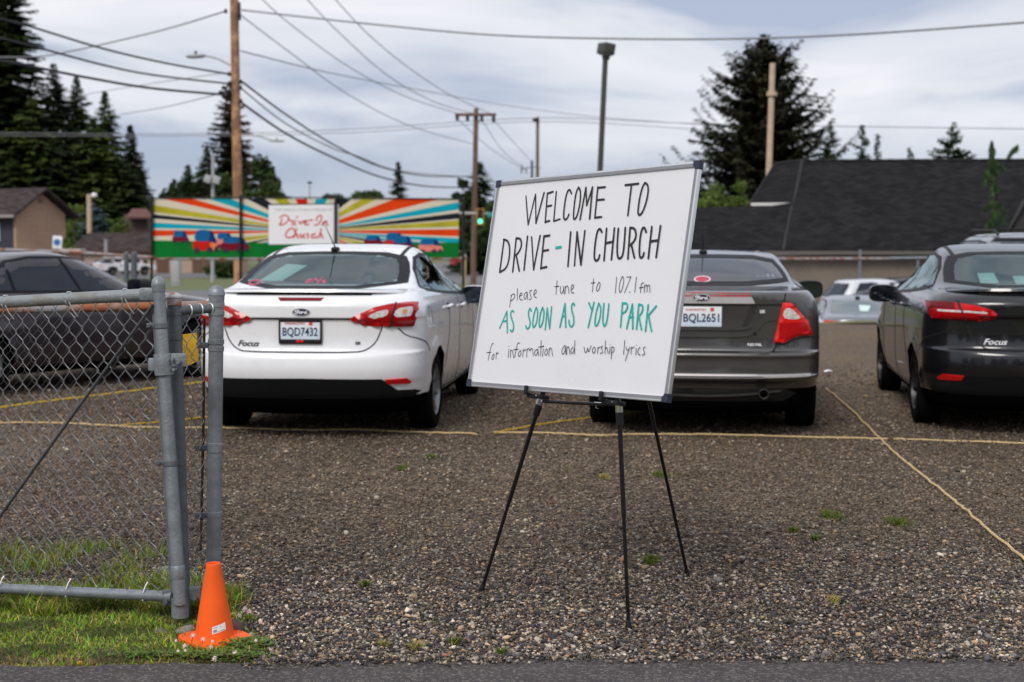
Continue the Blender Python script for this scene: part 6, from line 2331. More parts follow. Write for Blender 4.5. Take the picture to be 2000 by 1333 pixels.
# ------------------------------------------------------------------ person on the far street
def person():
    D = 140
    f = W(284, 533, D)
    zg = gz(f) + .03
    k = 1.62 / 1.75
    j = {'pel': (0, 0, .95), 'sp': (0, 0, 1.2), 'ch': (0, 0, 1.4), 'nk': (0, 0, 1.52), 'hd': (0, -.02, 1.66), 'lh': (-.1, 0, .92), 'lk': (-.12, -.1, .5), 'la': (-.13, .08, .08), 'lt': (-.13, -.06, .03), 'rh': (.1, 0, .92), 'rk': (.12, .08, .5), 'ra': (.13, .26, .12), 'rt': (.13, .14, .03),
         'ls': (-.2, 0, 1.42), 'le': (-.26, .05, 1.15), 'lw': (-.24, -.1, .92), 'rs': (.2, 0, 1.42), 're': (.27, -.02, 1.15), 'rw': (.24, .1, .92)}
    rad = {'pel': .15, 'sp': .135, 'ch': .155, 'nk': .06, 'hd': .105, 'lh': .1, 'lk': .065, 'la': .042, 'lt': .045, 'rh': .1, 'rk': .065, 'ra': .042, 'rt': .045, 'ls': .07, 'le': .047, 'lw': .035, 'rs': .07, 're': .047, 'rw': .035}
    ks = list(j)
    ed = [('pel', 'sp'), ('sp', 'ch'), ('ch', 'nk'), ('nk', 'hd'), ('pel', 'lh'), ('lh', 'lk'), ('lk', 'la'), ('la', 'lt'), ('pel', 'rh'), ('rh', 'rk'), ('rk', 'ra'), ('ra', 'rt'), ('ch', 'ls'), ('ls', 'le'), ('le', 'lw'), ('ch', 'rs'), ('rs', 're'), ('re', 'rw')]
    me = bpy.data.meshes.new('p')
    me.from_pydata([tuple(c * k for c in j[q]) for q in ks], [(ks.index(a), ks.index(b)) for a, b in ed], [])
    o = bpy.data.objects.new('p', me)
    col.objects.link(o)
    md = o.modifiers.new('s', 'SKIN')
    for i, q in enumerate(ks):
        me.skin_vertices[0].data[i].radius = (rad[q], rad[q])
    me.skin_vertices[0].data[0].use_root = True
    o.modifiers.new('u', 'SUBSURF').levels = 2
    dg = bpy.context.evaluated_depsgraph_get()
    b = bpy.data.meshes.new_from_object(o.evaluated_get(dg))
    bpy.data.objects.remove(o)
    b.name = 'person'
    for mt in (pm('skin', (.45, .28, .2), .6), pm('dark_clothes', (.015, .015, .02), .9), pm('pink_clothes', (.6, .33, .4), .9)):
        b.materials.append(mt)
    for p in b.polygons:
        z = p.center.z / k
        p.use_smooth = True
        p.material_index = 0 if z > 1.52 else (1 if z > .62 and abs(p.center.x) < .34 else (2 if z > .2 else 0))
    r = bpy.data.objects.new('person', b)
    col.objects.link(r)
    r.location = (f.x, D, zg)
    r.rotation_euler = (0, 0, R(60))
    tag(r, 'person in dark top and pink trousers walking along the far street', 'person')
    hm = MB().blob((0, .0, 1.7 * k), (.125, .13, .13), 1, 16, 10)
    h = hm.build('hat', pm('pink_clothes', (.6, .33, .4)), r)


person()

# ================================================================== BANNER AND ITS FENCE
DB = 34.0
SXB = lambda px: W(px, 450, DB).x


def bpt(px, py, out=0.):
    p = W(px, py, DB)
    return Vector((p.x, DB - out, p.z))


BC = {'w': pm('banner_cream', (.62, .56, .43), .8, var=.05, bump=.6, bscale=3, spec=.1), 'o': pm('banner_orange', (.66, .05, .005), .8, spec=.1, var=.12, scale=2, bump=.6, bscale=3), 'y': pm('banner_olive', (.40, .36, .025), .8, spec=.1, var=.2, scale=2, bump=.6, bscale=3),
      'k': pm('banner_black', (.012, .016, .022), .8, spec=.1, bump=.6, bscale=3), 'c': pm('banner_cyan', (.004, .33, .42), .8, spec=.1, var=.1, bump=.6, bscale=3), 'g': pm('banner_green', (.003, .15, .022), .8, spec=.1, var=.15, scale=1.5, bump=.6, bscale=3), 'r': pm('banner_red', (.55, .015, .008), .8, spec=.1, var=.12, bump=.6, bscale=3)}


def banner():
    t = thing('banner', bpt(600, 505), 'long wrinkled banner of coloured sunrays and cartoon cars hung on the fence', 'banner')
    keys = list(BC)
    C0 = (604, 452)
    L, Rr, T = 295.0, 896.0, 388.5
    seg = [('w', (L, 472), (L, 462)), ('o', (L, 462), (L, 450)), ('w', (L, 450), (L, 446)), ('c', (L, 446), (L, 435)), ('w', (L, 435), (L, 427)), ('k', (L, 427), (L, 418.5)), ('w', (L, 418.5), (L, 414)), ('y', (L, 414), (L, 400)), ('w', (L, 400), (L, T), (317, T)), ('o', (317, T), (374, T)), ('w', (374, T), (406, T)), ('c', (406, T), (450, T)), ('w', (450, T), (482, T)), ('k', (482, T), (517, T)), ('w', (517, T), (535, T)), ('y', (535, T), (560, T)), ('w', (560, T), (577, T)), ('r', (577, T), (600, T)), ('w', (600, T), (617, T)), ('c', (617, T), (640, T)), ('w', (640, T), (659, T)), ('k', (659, T), (688, T)), ('w', (688, T), (707, T)), ('y', (707, T), (738, T)), ('w', (738, T), (772, T)), ('o', (772, T), (862, T)), ('w', (862, T), (Rr, T + 2), (Rr, 395)),
           ('c', (Rr, 395), (Rr, 410)), ('w', (Rr, 410), (Rr, 416)), ('k', (Rr, 416), (Rr, 428)), ('w', (Rr, 428), (Rr, 431)), ('y', (Rr, 431), (Rr, 443)), ('w', (Rr, 443), (Rr, 448)), ('o', (Rr, 448), (Rr, 462)), ('w', (Rr, 462), (Rr, 466)), ('c', (Rr, 466), (Rr, 476)), ('w', (Rr, 476), (850, 476)), ('c', (850, 476), (790, 476)), ('k', (775, 476), (738, 476)), ('w', (790, 476), (775, 476)), ('w', (738, 476), (720, 476)), ('y', (720, 476), (696, 476)), ('w', (696, 476), (684, 476)), ('o', (684, 476), (672, 476)), ('w', (672, 476), (560, 476)),
           ('w', (560, 476), (538, 476)), ('c', (538, 476), (508, 476)), ('w', (508, 476), (492, 476)), ('k', (492, 476), (470, 476)), ('w', (470, 476), (446, 476)), ('y', (446, 476), (345, 476)), ('w', (345, 476), (L, 476), (L, 472))]
    m = MB()
    for k, *ps in seg:
        m.add([bpt(*C0)] + [bpt(*p) for p in ps], [tuple(range(len(ps) + 1))], keys.index(k))
    # backing cloth so the banner has thickness
    m.prism([bpt(L, 476, -.012), bpt(Rr, 476, -.012), bpt(Rr, T + 2, -.012), bpt(L, T, -.012)], (0, .01, 0), 0)
    m.build('sunray_field', [BC[k] for k in keys], t, smooth=False)
    gpts = [(L + 1, 470), (340, 470.5), (400, 472), (470, 474), (525, 475), (660, 476), (760, 475), (896, 474), (896, 503.5), (600, 503), (303, 503.5), (297, 486)]
    MB().prism([bpt(a, b, .006) for a, b in gpts], (0, .005, 0)).build('green_field', BC['g'], t, smooth=False)
    # title panel
    p = MB().prism([bpt(525, 478, .02), bpt(662, 476, .02), bpt(662, 399.5, .02), bpt(525, 401, .02)], (0, .014, 0)).build('title_panel', pm('panel_white', (.78, .78, .79), .5, var=.02), t, smooth=False)
    MB().prism([bpt(524, 401, .024), bpt(663, 399.5, .024), bpt(663, 398, .024), bpt(524, 399, .024)], (0, .016, 0)).build('panel_edge', M_iron, p, smooth=False)  # dark strip painted as the shadow line along the panel's top
    S = ["350,410 430,350 520,340 580,390 590,450 540,530 450,590 370,600 345,575", "415,450 385,540 365,600", "590,450 640,490 710,485 670,580 690,605", "765,480 730,580 770,605", "850,490 890,595 960,485 980,500", "990,550 1085,495 1020,475 985,560 1050,605 1110,575", "1120,478 1210,472",
         "1310,490 1330,390 1410,340 1460,370 1420,500 1360,590 1260,600", "1460,600 1505,490 1490,600", "1495,580 1540,500 1585,490 1570,590 1615,600",
         "740,760 725,690 650,680 560,740 500,850 530,925 640,930 720,880", "800,690 755,800 715,930", "740,870 800,820 820,850 795,910 840,930", "900,830 880,910 930,930 985,840", "985,840 965,915 1010,930", "1040,830 1110,830 1075,910 1100,935", "1285,835 1200,840 1170,910 1230,935 1330,910", "1440,690 1400,830 1365,930", "1385,870 1450,815 1445,900 1490,930"]
    m = MB()
    for i, s in enumerate(S):
        q = chaikin([(float(c.split(',')[0]), float(c.split(',')[1]), 0) for c in s.split()], 2)
        v, f = ribbon2d([(a.x, a.y) for a in q], 34, 6)
        m.add([bpt(520 + a.x / 13.333, 395 + a.y / 13.333, .024 + .0003 * i) for a in v], f)
    A = np.linspace(0, 6.283, 14, endpoint=False)
    m.add([bpt(520 + (805 + 26 * math.cos(a)) / 13.333, 395 + (388 + 26 * math.sin(a)) / 13.333, .024) for a in A], [tuple(range(14))])
    m.build('title_lettering', pm('title_red', (.62, .04, .03), .5), p, smooth=False)
    v, f = text_mesh('THE GRACE CHURCH PRESENTS', 1)
    sx = 112 / (max(a for a, b in v) - min(a for a, b in v))
    MB().add([bpt(592 + a * sx, 410.5 - b * 6.0, .023) for a, b in v], f).build('small_lettering', pm('small_grey', (.3, .3, .31), .6), p, smooth=False)
    MB().prism([bpt(652, 476, .022), bpt(655, 476, .022), bpt(655, 400, .022), bpt(652, 400, .022)], (0, .003, 0)).build('panel_seam', pm('seam_grey', (.25, .25, .25), .6), p, smooth=False)
    # cartoon cars, flat as painted
    blue = pm('toon_blue', (.008, .03, .14), .8, spec=.1)
    blul = pm('toon_blue_light', (.008, .11, .27), .8, spec=.1)
    cols = {'maroon': pm('toon_maroon', (.17, .006, .02), .8, spec=.1), 'red': pm('toon_red', (.5, .015, .01), .8, spec=.1), 'orange': pm('toon_orange', (.7, .17, .03), .5), 'salmon': pm('toon_salmon', (.7, .2, .15), .5), 'dark': pm('toon_dark', (.012, .014, .04), .5)}

    def toon(x0, x1, y0, y1, roof, bodyc, side, z):
        """van-like or low car from behind with its right flank"""
        w, h = x1 - x0, y1 - y0
        xs_ = x0 + w * .62
        c = MB()
        yb = y0 + h * (.5 if roof == 'tall' else .42)
        def rp(pts, k=1):
            return [bpt(p.x, p.y, z) for p in chaikin([(a, b, 0) for a, b in pts], k, closed=True)]
        c.prism(rp([(x0 - w * .01, yb - 1), (x0 - w * .02, y1 - h * .3), (x0 + w * .03, y1 - h * .04), (xs_, y1 - h * .06), (xs_ + w * .04, y1 - h * .3), (xs_ + w * .02, yb - 1)]), (0, .003, 0))
        o = c.build('painted_car', cols[bodyc], t, smooth=False)
        z -= .002
        MB().prism(rp([(xs_ - w * .05, yb - 1), (x1 - w * .12, yb + h * .06), (x1 + w * .01, yb + h * .2), (x1 + w * .02, y1 - h * .1), (x1 - w * .05, y1 - h * .07), (xs_ - w * .05, y1 - h * .07)]), (0, .002, 0)).build('flank', cols[side], o, smooth=False)
        z += .004
        MB().prism(rp([(x0 + w * .06, yb + 1), (x0 + w * .08, y0 + h * .12), (x0 + w * .2, y0 - h * .02), (xs_ - w * .04, y0 - h * .02), (xs_ + w * .03, y0 + h * .1), (xs_ + w * .02, yb + 1)]), (0, .002, 0)).build('rear_glass', blul, o, smooth=False)
        z -= .003
        MB().prism(rp([(xs_ - w * .1, yb + 1), (xs_ - w * .12, y0), (x1 - w * .24, y0 + h * .02), (x1 - w * .1, yb), (x1 - w * .05, yb + h * .12)]), (0, .002, 0)).build('side_glass', blue, o, smooth=False)
        for cx, cy, rx in ((x0 + w * .16, y1 - h * .06, w * .11), (xs_ + w * .03, y1 - h * .09, w * .11), (x1 - w * .1, y1 - h * .1, w * .08)):
            MB().prism([bpt(cx + rx * math.cos(a), cy + h * .14 * math.sin(a), z + .006) for a in A], (0, .003, 0)).build('wheel', cols['dark'], o, smooth=False)
    toon(422, 457, 455, 483, 'low', 'salmon', 'salmon', .010)
    toon(337, 369, 451, 474, 'tall', 'maroon', 'maroon', .012)
    toon(377, 428, 450, 492, 'tall', 'red', 'orange', .014)
    toon(432, 487, 463, 491, 'low', 'maroon', 'maroon', .018)
    toon(712, 748, 461, 480, 'low', 'maroon', 'maroon', .010)
    toon(752, 792, 455, 484, 'tall', 'red', 'red', .012)
    toon(766, 810, 461, 490, 'tall', 'maroon', 'maroon', .016)
    toon(818, 864, 467, 493, 'low', 'salmon', 'salmon', .014)
    # eyelet ties along the edges
    m = MB()
    for px in np.linspace(300, 890, 13):
        m.tube([bpt(px, 390, .02), bpt(px + 1, 386, .03), bpt(px + 2, 389, -.02)], .008, 5)
    m.build('ties', M_iron, t)


banner()

M_rust = pm("rusty_pipe", (.3, .31, .32), .7, metal=.2, col2=(.24, .075, .025), cpos=(.42, .58), scale=5, bump=.3, bscale=60)
t = thing('chain_link_fence', Vector((SXB(600), DB, 0)), 'tall dark fence posts and rusty rail carrying the banner', 'fence')
for px, top, lean in ((297, 385, -1), (470, 384, 0), (656, 386, 0), (905, 388, 0)):
    a, b = W(px, top, DB - .07), W(px + lean, 597, DB - .07)
    MB().tube([Vector((b.x, b.y, -.02)), a], .032, 10).lathe([(.036, -.03), (.036, .01), (.025, .035), (0, .045)], a, seg=10).build('post', M_iron, t)
MB().tube([W(290, 387, DB - .02), W(600, 386, DB - .02), W(908, 389, DB - .02)], .014, 6).build('top_wire', M_iron, t)
MB().tube([W(200, 505.5, DB + .03), W(600, 506, DB + .03), W(912, 505, DB + .03)], .035, 8).build('bottom_rail', M_rust, t)
t = thing('chain_link_fence', Vector((SXB(180), DB, 0)), 'low rusty-railed fence with grey gate posts beyond the black sedan', 'fence')
MB().tube([W(-60, 486, DB - .2), W(140, 493, DB - .2), W(297, 503, DB - .2)], .035, 8).build('rail', M_rust, t)
for px, r_ in ((247, .06), (262, .075), (60, .04)):
    a, b = W(px, 497, DB - .2), W(px, 597, DB - .2)
    MB().tube([Vector((b.x, b.y, -.02)), a], r_, 10).lathe([(r_ * 1.1, -.03), (r_ * 1.1, .02), (r_ * .7, .05), (0, .065)], a, seg=10).build('post', M_galvd, t)


# ================================================================== CHAIN LINK
def chain(fn, Wm, Hm, w, h, r, seg=5, jit=.0015, mb=None):
    """woven zigzag wires; fn(u, v, n) -> point: u along, v down, n out of the mesh"""
    mb = mb or MB()
    nk = int(Hm / h)
    for i in range(-1, int(Wm / w)):
        pts = []
        for k in range(nk + 1):
            odd = (k + i) % 2
            u = i * w + (w * 1.05 if odd else -w * .05)
            v = k * h
            s = 1 if odd else -1
            ju, jv = random.gauss(0, jit), random.gauss(0, jit)
            for dv, nn, du in ((-.14, -.9 * s, -.1), (0, 0, 0), (.14, .9 * s, -.1)):
                uu = u + du * w * s * .6 + ju
                vv = min(max(v + dv * h + jv, 0), Hm)
                pts.append(fn(min(max(uu, 0), Wm), vv, nn * r * 1.5))
        mb.tube(pts, r, seg, caps=False)
    return mb


def ring(c, d, r, wr, seg=18, a0=0., a1=6.283, tail=None):
    u, w_, _ = basis(d)
    pts = [c + (u * math.cos(a) + w_ * math.sin(a)) * r for a in np.linspace(a0, a1, seg)]
    if tail:
        pts += tail
    return MB().tube(pts, wr, 6)


M_wirem = pm("mesh_wire", (.2, .205, .21), .45, metal=.4, var=.3, scale=8)
M_tie = pm("tie_wire", (.55, .55, .54), .4, metal=.3)
M_wired = pm("mesh_wire_dull", (.08, .08, .08), .6, metal=.3, var=.3, scale=8)
M_raild = pm("rail_weathered", (.24, .255, .26), .5, metal=.3, col2=(.2, .17, .145), cpos=(.5, .68), scale=9, bump=.2, bscale=70)


def gate():
    TR, BR = W(305, 575, 5.57), W(338, 1166, 5.50)
    TL0, BL0 = W(0, 591, 5.84), W(0, 1150, 5.80)
    TL, BL = TL0 + (TL0 - TR) * 1.3, BL0 + (BL0 - BR) * 1.3
    ptop, pbot = W(309, 553, 5.56), W(352, 1181, 5.48)
    t = thing('chain_link_gate', Vector((pbot.x, pbot.y, 0)), 'galvanised chain link gate swung open, its end post leaning, front left', 'gate')
    MB().tube([TL, TL0, TR], .0245, 16).build('top_rail', M_raild, t)
    MB().tube([BL, BL0, BR], .0215, 16).build('bottom_rail', M_galv, t)
    # flattened rail ends welded to the post
    MB().box(W(290, 575, 5.56), (.07, .03, .05), bev=.01).build('rail_end', M_galv, t)
    po = MB().tube([pbot, pbot + (ptop - pbot) * .5, ptop], [.0255, .0245, .0235], 18).build('end_post', M_galv, t)
    dpo = (ptop - pbot).normalized()
    MB().lathe([(.026, -.035), (.027, -.012), (.0275, -.01), (.026, .0), (.022, .014), (.012, .024), (0, .027)], ptop, dpo, 20).build('post_cap', M_galv, po)
    MB().lathe([(.0262, 0), (.0285, .004), (.0285, .05), (.0262, .054)], pbot + dpo * .10, dpo, 18).build('post_band', M_galv, po)

    def on_post(py):
        k = (py - 1181) / (553 - 1181)
        return pbot + (ptop - pbot) * k
    for py in (637, 905):
        c = on_post(py)
        b = MB().lathe([(.0262, -.011), (.0278, -.009), (.0278, .009), (.0262, .011)], c, dpo, 18).box(c + Vector((-.04, .002, .002)), (.035, .006, .018), bev=.002).cyl(c + Vector((-.045, -.012, .002)), c + Vector((-.045, .012, .002)), .006, seg=8)
        b.build('brace_band', M_galvd, t)
    c = on_post(712)
    cl = MB().lathe([(.026, -.042), (.036, -.042), (.037, -.036), (.037, .036), (.036, .042), (.026, .042)], c, dpo, 24).box(c + Vector((-.045, .0, .0)), (.03, .012, .05), bev=.003).build('latch_collar', M_galv, t)
    MB().box(c + Vector((.062, -.012, .018)), (.06, .006, .05), bev=.002).box(c + Vector((.055, .014, .018)), (.05, .006, .05), bev=.002).build('latch_tab', M_galv, cl)
    m = MB()
    for dx, dz, r_ in ((.062, .012, .0095), (.04, .022, .007), (.044, -.018, .007)):
        m.cyl(c + Vector((dx, -.03, dz)), c + Vector((dx, .01, dz)), r_, seg=6)
    m.build('bolt', M_galv, cl)
    a, b = W(300, 596, 5.565), W(337, 1158, 5.49)
    d = (b - a)
    u = Vector((1, -.1, 0)).normalized()
    m = MB()
    pts = [a + d * k for k in np.linspace(0, 1, 12)]
    for p, q in zip(pts, pts[1:]):
        pass
    m.prism([a - u * .007, a + u * .007, b + u * .007, b - u * .007], (0, -.005, 0))
    m.build('tension_bar', M_galvd, t, smooth=False)
    MB().tube([W(299, 596, 5.54), W(150, 800, 5.67), W(-5, 1015, 5.79), W(-330, 1460 - 90, 6.05)], .0065, 10).build('truss_rod', pm('rod_dark', (.07, .075, .08), .5, metal=.4, var=.2), t)
    # woven mesh between the rails
    ex = (TR - TL)
    Wm = ex.length
    up_l, up_r = (TL - BL), (TR - BR)
    nrm = ex.cross(up_r).normalized()

    def fn(u, v, n):
        k = u / Wm
        top = TL + (TR - TL) * k
        bot = BL + (BR - BL) * k + Vector((0, 0, .012))
        return top + (bot - top) * (v / 1.17) + nrm * (n + .004)
    chain(fn, Wm - .012, 1.17, .0325, .0415, .0016, 5).build('mesh', M_wirem, t)
    # ties
    for px in (12, 139, 247):
        k = px / 305
        c = TL0 + (TR - TL0) * k
        ring(c, ex, .0275, .0031, tail=None, a0=.3, a1=5.2).tube([c + Vector((.006, -.026, -.012)), c + Vector((.02, -.02, -.045)), c + Vector((.035, -.008, -.07))], .0027, 5).build('wire_tie', M_tie, t)
    for px in (4, 138, 286):
        k = px / 338
        c = BL0 + (BR - BL0) * k
        ring(c, ex, .0245, .0031, a0=.6, a1=4.8).tube([c + Vector((-.004, -.02, .014)), c + Vector((.004, -.012, .04)), c + Vector((.012, -.004, .055))], .0027, 5).build('wire_tie', M_tie, t)
    return t


gate()


def post_pair():
    t = thing('chain_link_fence', W(416, 1195, 5.78) * 1, 'short chain link fence with two posts and a rusty rail behind the gate', 'fence')
    t.location.z = 0
    a, b = W(340, 582, 5.66), W(359, 1215, 5.60)
    b = a + (b - a) * ((0 - a.z) / (b.z - a.z))
    d = (a - b).normalized()
    p2 = MB().tube([b, a], .0275, 14).build('gate_post', M_galvd, t)
    MB().lathe([(.030, -.03), (.031, -.004), (.0345, -.002), (.0345, .004), (.028, .012), (.015, .020), (0, .022)], a, d, 20).build('post_cap', pm("rusty_cap", (.4, .39, .38), .7, col2=(.26, .08, .025), cpos=(.45, .6), scale=22), p2)
    for py in (612, 660, 905):
        k = (py - 582) / (1215 - 582)
        c = a + (b - a) * k
        MB().lathe([(.028, -.012), (.030, -.01), (.030, .01), (.028, .012)], c, d, 16).build('brace_band', M_galvd, p2)
    # hinge sleeve and bracket at the foot
    c = Vector((W(352, 1205, 5.5).x, 5.5, .08))
    s = MB().lathe([(.029, -.045), (.034, -.045), (.034, .032), (.029, .032)], c, (0, 0, 1), 20).build('hinge_sleeve', M_galv, t)
    MB().box(c + Vector((-.052, .01, .03)), (.034, .03, .06), bev=.004).cyl(c + Vector((-.052, -.02, .02)), c + Vector((-.052, .02, .02)), .009, seg=6).build('hinge_bracket', M_galvd, s)
    MB().box(c + Vector((.055, .02, .045)), (.05, .03, .05), bev=.004).cyl(c + Vector((.06, -.012, .03)), c + Vector((.06, .03, .03)), .009, seg=6).build('hinge_bracket', M_galvd, s)
    # second post
    a3, b3 = W(423, 574, 5.78), W(416, 1198, 5.78)
    b3 = a3 + (b3 - a3) * ((0 - a3.z) / (b3.z - a3.z))
    d3 = (a3 - b3).normalized()
    p3 = MB().tube([b3, a3], .0300, 20).build('line_post', M_galv, t)
    MB().lathe([(.0315, -.035), (.0325, -.008), (.0345, -.006), (.034, 0), (.031, .014), (.022, .027), (.01, .033), (0, .034)], a3, d3, 22).build('post_cap', M_galv, p3)
    for py in (596, 612, 668, 682, 873, 882, 1010):
        c = a3 + (b3 - a3) * ((py - 574) / (1198 - 574))
        MB().lathe([(.0302, -.011), (.0328, -.009), (.0328, .009), (.0302, .011)], c, d3, 18).build('brace_band', M_galv, p3)
    for py in (675, 878, 1012):
        c = a3 + (b3 - a3) * ((py - 574) / (1198 - 574))
        MB().box(c + Vector((-.052, -.012, 0)), (.05, .01, .024), bev=.003).build('clip', M_galvd, p3)
    # short rail with ring ties
    r0, r1 = W(348, 608, 5.66), W(412, 603, 5.76)
    MB().tube([r0, r1], .0185, 14).build('short_rail', M_galvd, t)
    for px, py in ((370, 606.5), (391, 605), (411, 603.5)):
        c = r0 + (r1 - r0) * ((px - 348) / 64)
        ring(c, r1 - r0, .0215, .0032).build('ring_tie', M_tie, t)
    # rear rail, rusted
    q0, q1, q2 = W(-330, 612, 6.25), W(160, 602, 6.05), W(418, 596, 5.86)
    MB().tube([q0, q1, q2], .0185, 12).build('rear_rail', pm("rust_rail", (.26, .085, .03), .8, col2=(.24, .24, .24), cpos=(.45, .6), scale=7, bump=.3, bscale=70), t)
    # narrow panel of mesh
    A, B = W(352, 612, 5.66), W(404, 608, 5.75)
    C_, D_ = W(372, 1180, 5.62), W(402, 1175, 5.75)
    Wm = .16
    n = (B - A).cross(A - C_).normalized()

    def fn(u, v, k):
        s = u / Wm
        top, bot = A + (B - A) * s, C_ + (D_ - C_) * s
        return top + (bot - top) * (v / 1.17) + n * k
    chain(fn, Wm, 1.17, .034, .043, .0019, 5, jit=.004).build('narrow_mesh', M_wirem, t)
    # mesh of the rear run
    ex = q2 - q0
    nr = ex.cross(Vector((0, 0, 1))).normalized()

    def fn2(u, v, k):
        p = q0 + ex * (u / ex.length)
        return p + Vector((0, 0, -v)) + nr * k
    chain(fn2, ex.length - .12, 1.14, .0335, .043, .0011, 4).build('rear_mesh', M_wired, t)
    MB().tube([W(399, 622, 5.79), W(397, 850, 5.79), W(392, 1075, 5.79)], .006, 6).build('tension_bar', pm("rust_dark", (.05, .03, .02), .85, var=.3, scale=30), t)
    return t


post_pair()

yp = thing('yellow_plate', W(366, 705, 5.94), 'blank yellow plate hanging on the fence behind the gate post', 'plate')
pp = [W(348, 655, 5.93), W(384, 650, 5.90), W(388, 705, 5.90), W(370, 714, 5.92), W(348, 712, 5.93)]
MB().prism(pp, (0, .004, 0)).build('plate_panel', pm("yellow_paint", (.62, .36, .012), .5, var=.12, scale=30), yp, smooth=False)
MB().tube([W(352, 657, 5.92), W(351, 648, 5.91), W(354, 644, 5.93)], .002, 5).tube([W(382, 653, 5.90), W(384, 645, 5.9), W(389, 643, 5.9)], .002, 5).build('wire_hanger', M_wirem, yp)

# ------------------------------------------------------------------ orange cone
def cone():
    g = G(419, 1253)
    t = thing('traffic_cone', g, 'bright orange traffic cone at the foot of the gate post', 'traffic cone')
    mo = pm("cone_orange", (.88, .105, .003), .5, var=.09, scale=9, bump=.05, bscale=200, spec=.4)
    H = .300
    m = MB()
    prof = [(.0745, .019), (.0735, .024), (.0715, .034), (.0285, H - .012), (.0278, H - .006), (.0262, H - .001), (.0235, H), (.0212, H - .002), (.02, H - .010), (.045, .06)]
    m.lathe(prof, g, seg=48)
    m.build('cone', mo, t)
    m = MB()
    # rounded square foot, corners to the sides and front
    n = 72
    rings_ = []
    for s, z in ((.985, .0), (1, .004), (1, .013), (.985, .0185), (.94, .0205), (.6, .0215), (.46, .0215)):
        rr = []
        for k in range(n):
            a = 2 * math.pi * k / n
            b = a + math.pi / 4 + .06
            ca, sa = abs(math.cos(b)) ** (2 / 4.2), abs(math.sin(b)) ** (2 / 4.2)
            q = Vector((math.copysign(ca, math.cos(b)), math.copysign(sa, math.sin(b)), 0)) * .115 * s
            q = Matrix.Rotation(-math.pi / 4 - .06, 3, 'Z') @ q
            rr.append(g + q + Vector((0, 0, z + .003)))
        rings_.append(rr)
    vs_ = [p for r in rings_ for p in r]
    fs = []
    for i in range(len(rings_) - 1):
        for k in range(n):
            fs.append((i * n + k, i * n + (k + 1) % n, (i + 1) * n + (k + 1) % n, (i + 1) * n + k))
    m.add(vs_, fs)
    m.build('base', mo, t)
    # sticker wrapped on the cone

    def cp(a, z, o):
        r = np.interp(z, [.034, H - .012], [.0715, .0285]) + o
        return g + Vector((math.sin(a) * r, -math.cos(a) * r, z))
    m = MB()
    na = 10
    tilt = .012
    A = np.linspace(.09, .88, na)
    v = [cp(a, z0 + tilt * (a - .09) * 1.4, .0008) for z0 in (.045, .072) for a in A]
    m.add(v, [(k, k + 1, na + k + 1, na + k) for k in range(na - 1)])
    st = m.build('sticker', pm("sticker_paper", (.78, .76, .76), .5, var=.03), t)
    m = MB()
    x = .15
    while x < .34:
        w_ = random.choice((.010, .016, .024))
        zz = .0515 + tilt * (x - .09) * 1.4
        m.add([cp(x, zz, .0013), cp(x + w_, zz, .0013), cp(x + w_, zz + .008, .0013), cp(x, zz + .008, .0013)], [(0, 1, 2, 3)])
        x += w_ + random.choice((.008, .012))
    for z0, a0, a1 in ((.0655, .14, .42), (.0485, .14, .8), (.063, .5, .6)):
        AA = np.linspace(a0, a1, 6)
        v = [cp(a, z0 + d + tilt * (a - .09) * 1.4, .0013) for d in (0, .0014) for a in AA]
        m.add(v, [(k, k + 1, 6 + k + 1, 6 + k) for k in range(5)])
    m.build('sticker_print', pm("print_dark", (.05, .05, .09), .6), st, smooth=False)


cone()

# ------------------------------------------------------------------ whiteboard on its easel
BL_, BR_ = Vector((-.193234, 6.1700828, .878207)), Vector((.57804423, 5.2267387, .91274403))
TR_, TL_ = Vector((.70924554, 5.36672607, 1.80638028)), Vector((-.06203269, 6.31007017, 1.77184325))
BU, BV = (BR_ - BL_).normalized(), (TL_ - BL_).normalized()
BN = BU.cross(BV).normalized()
BW, BH = (BR_ - BL_).length, (TL_ - BL_).length
BROT = Matrix((BU, BV, BN)).transposed()


def bp3(u, v, n=0.):
    return BL_ + BU * u + BV * v + BN * n


def buv(px, py):
    d = ray(px, py)
    o = Vector((0, 0, CAMH))
    t = (BL_ - o).dot(BN) / d.dot(BN)
    p = o + d * t - BL_
    return p.dot(BU), p.dot(BV)


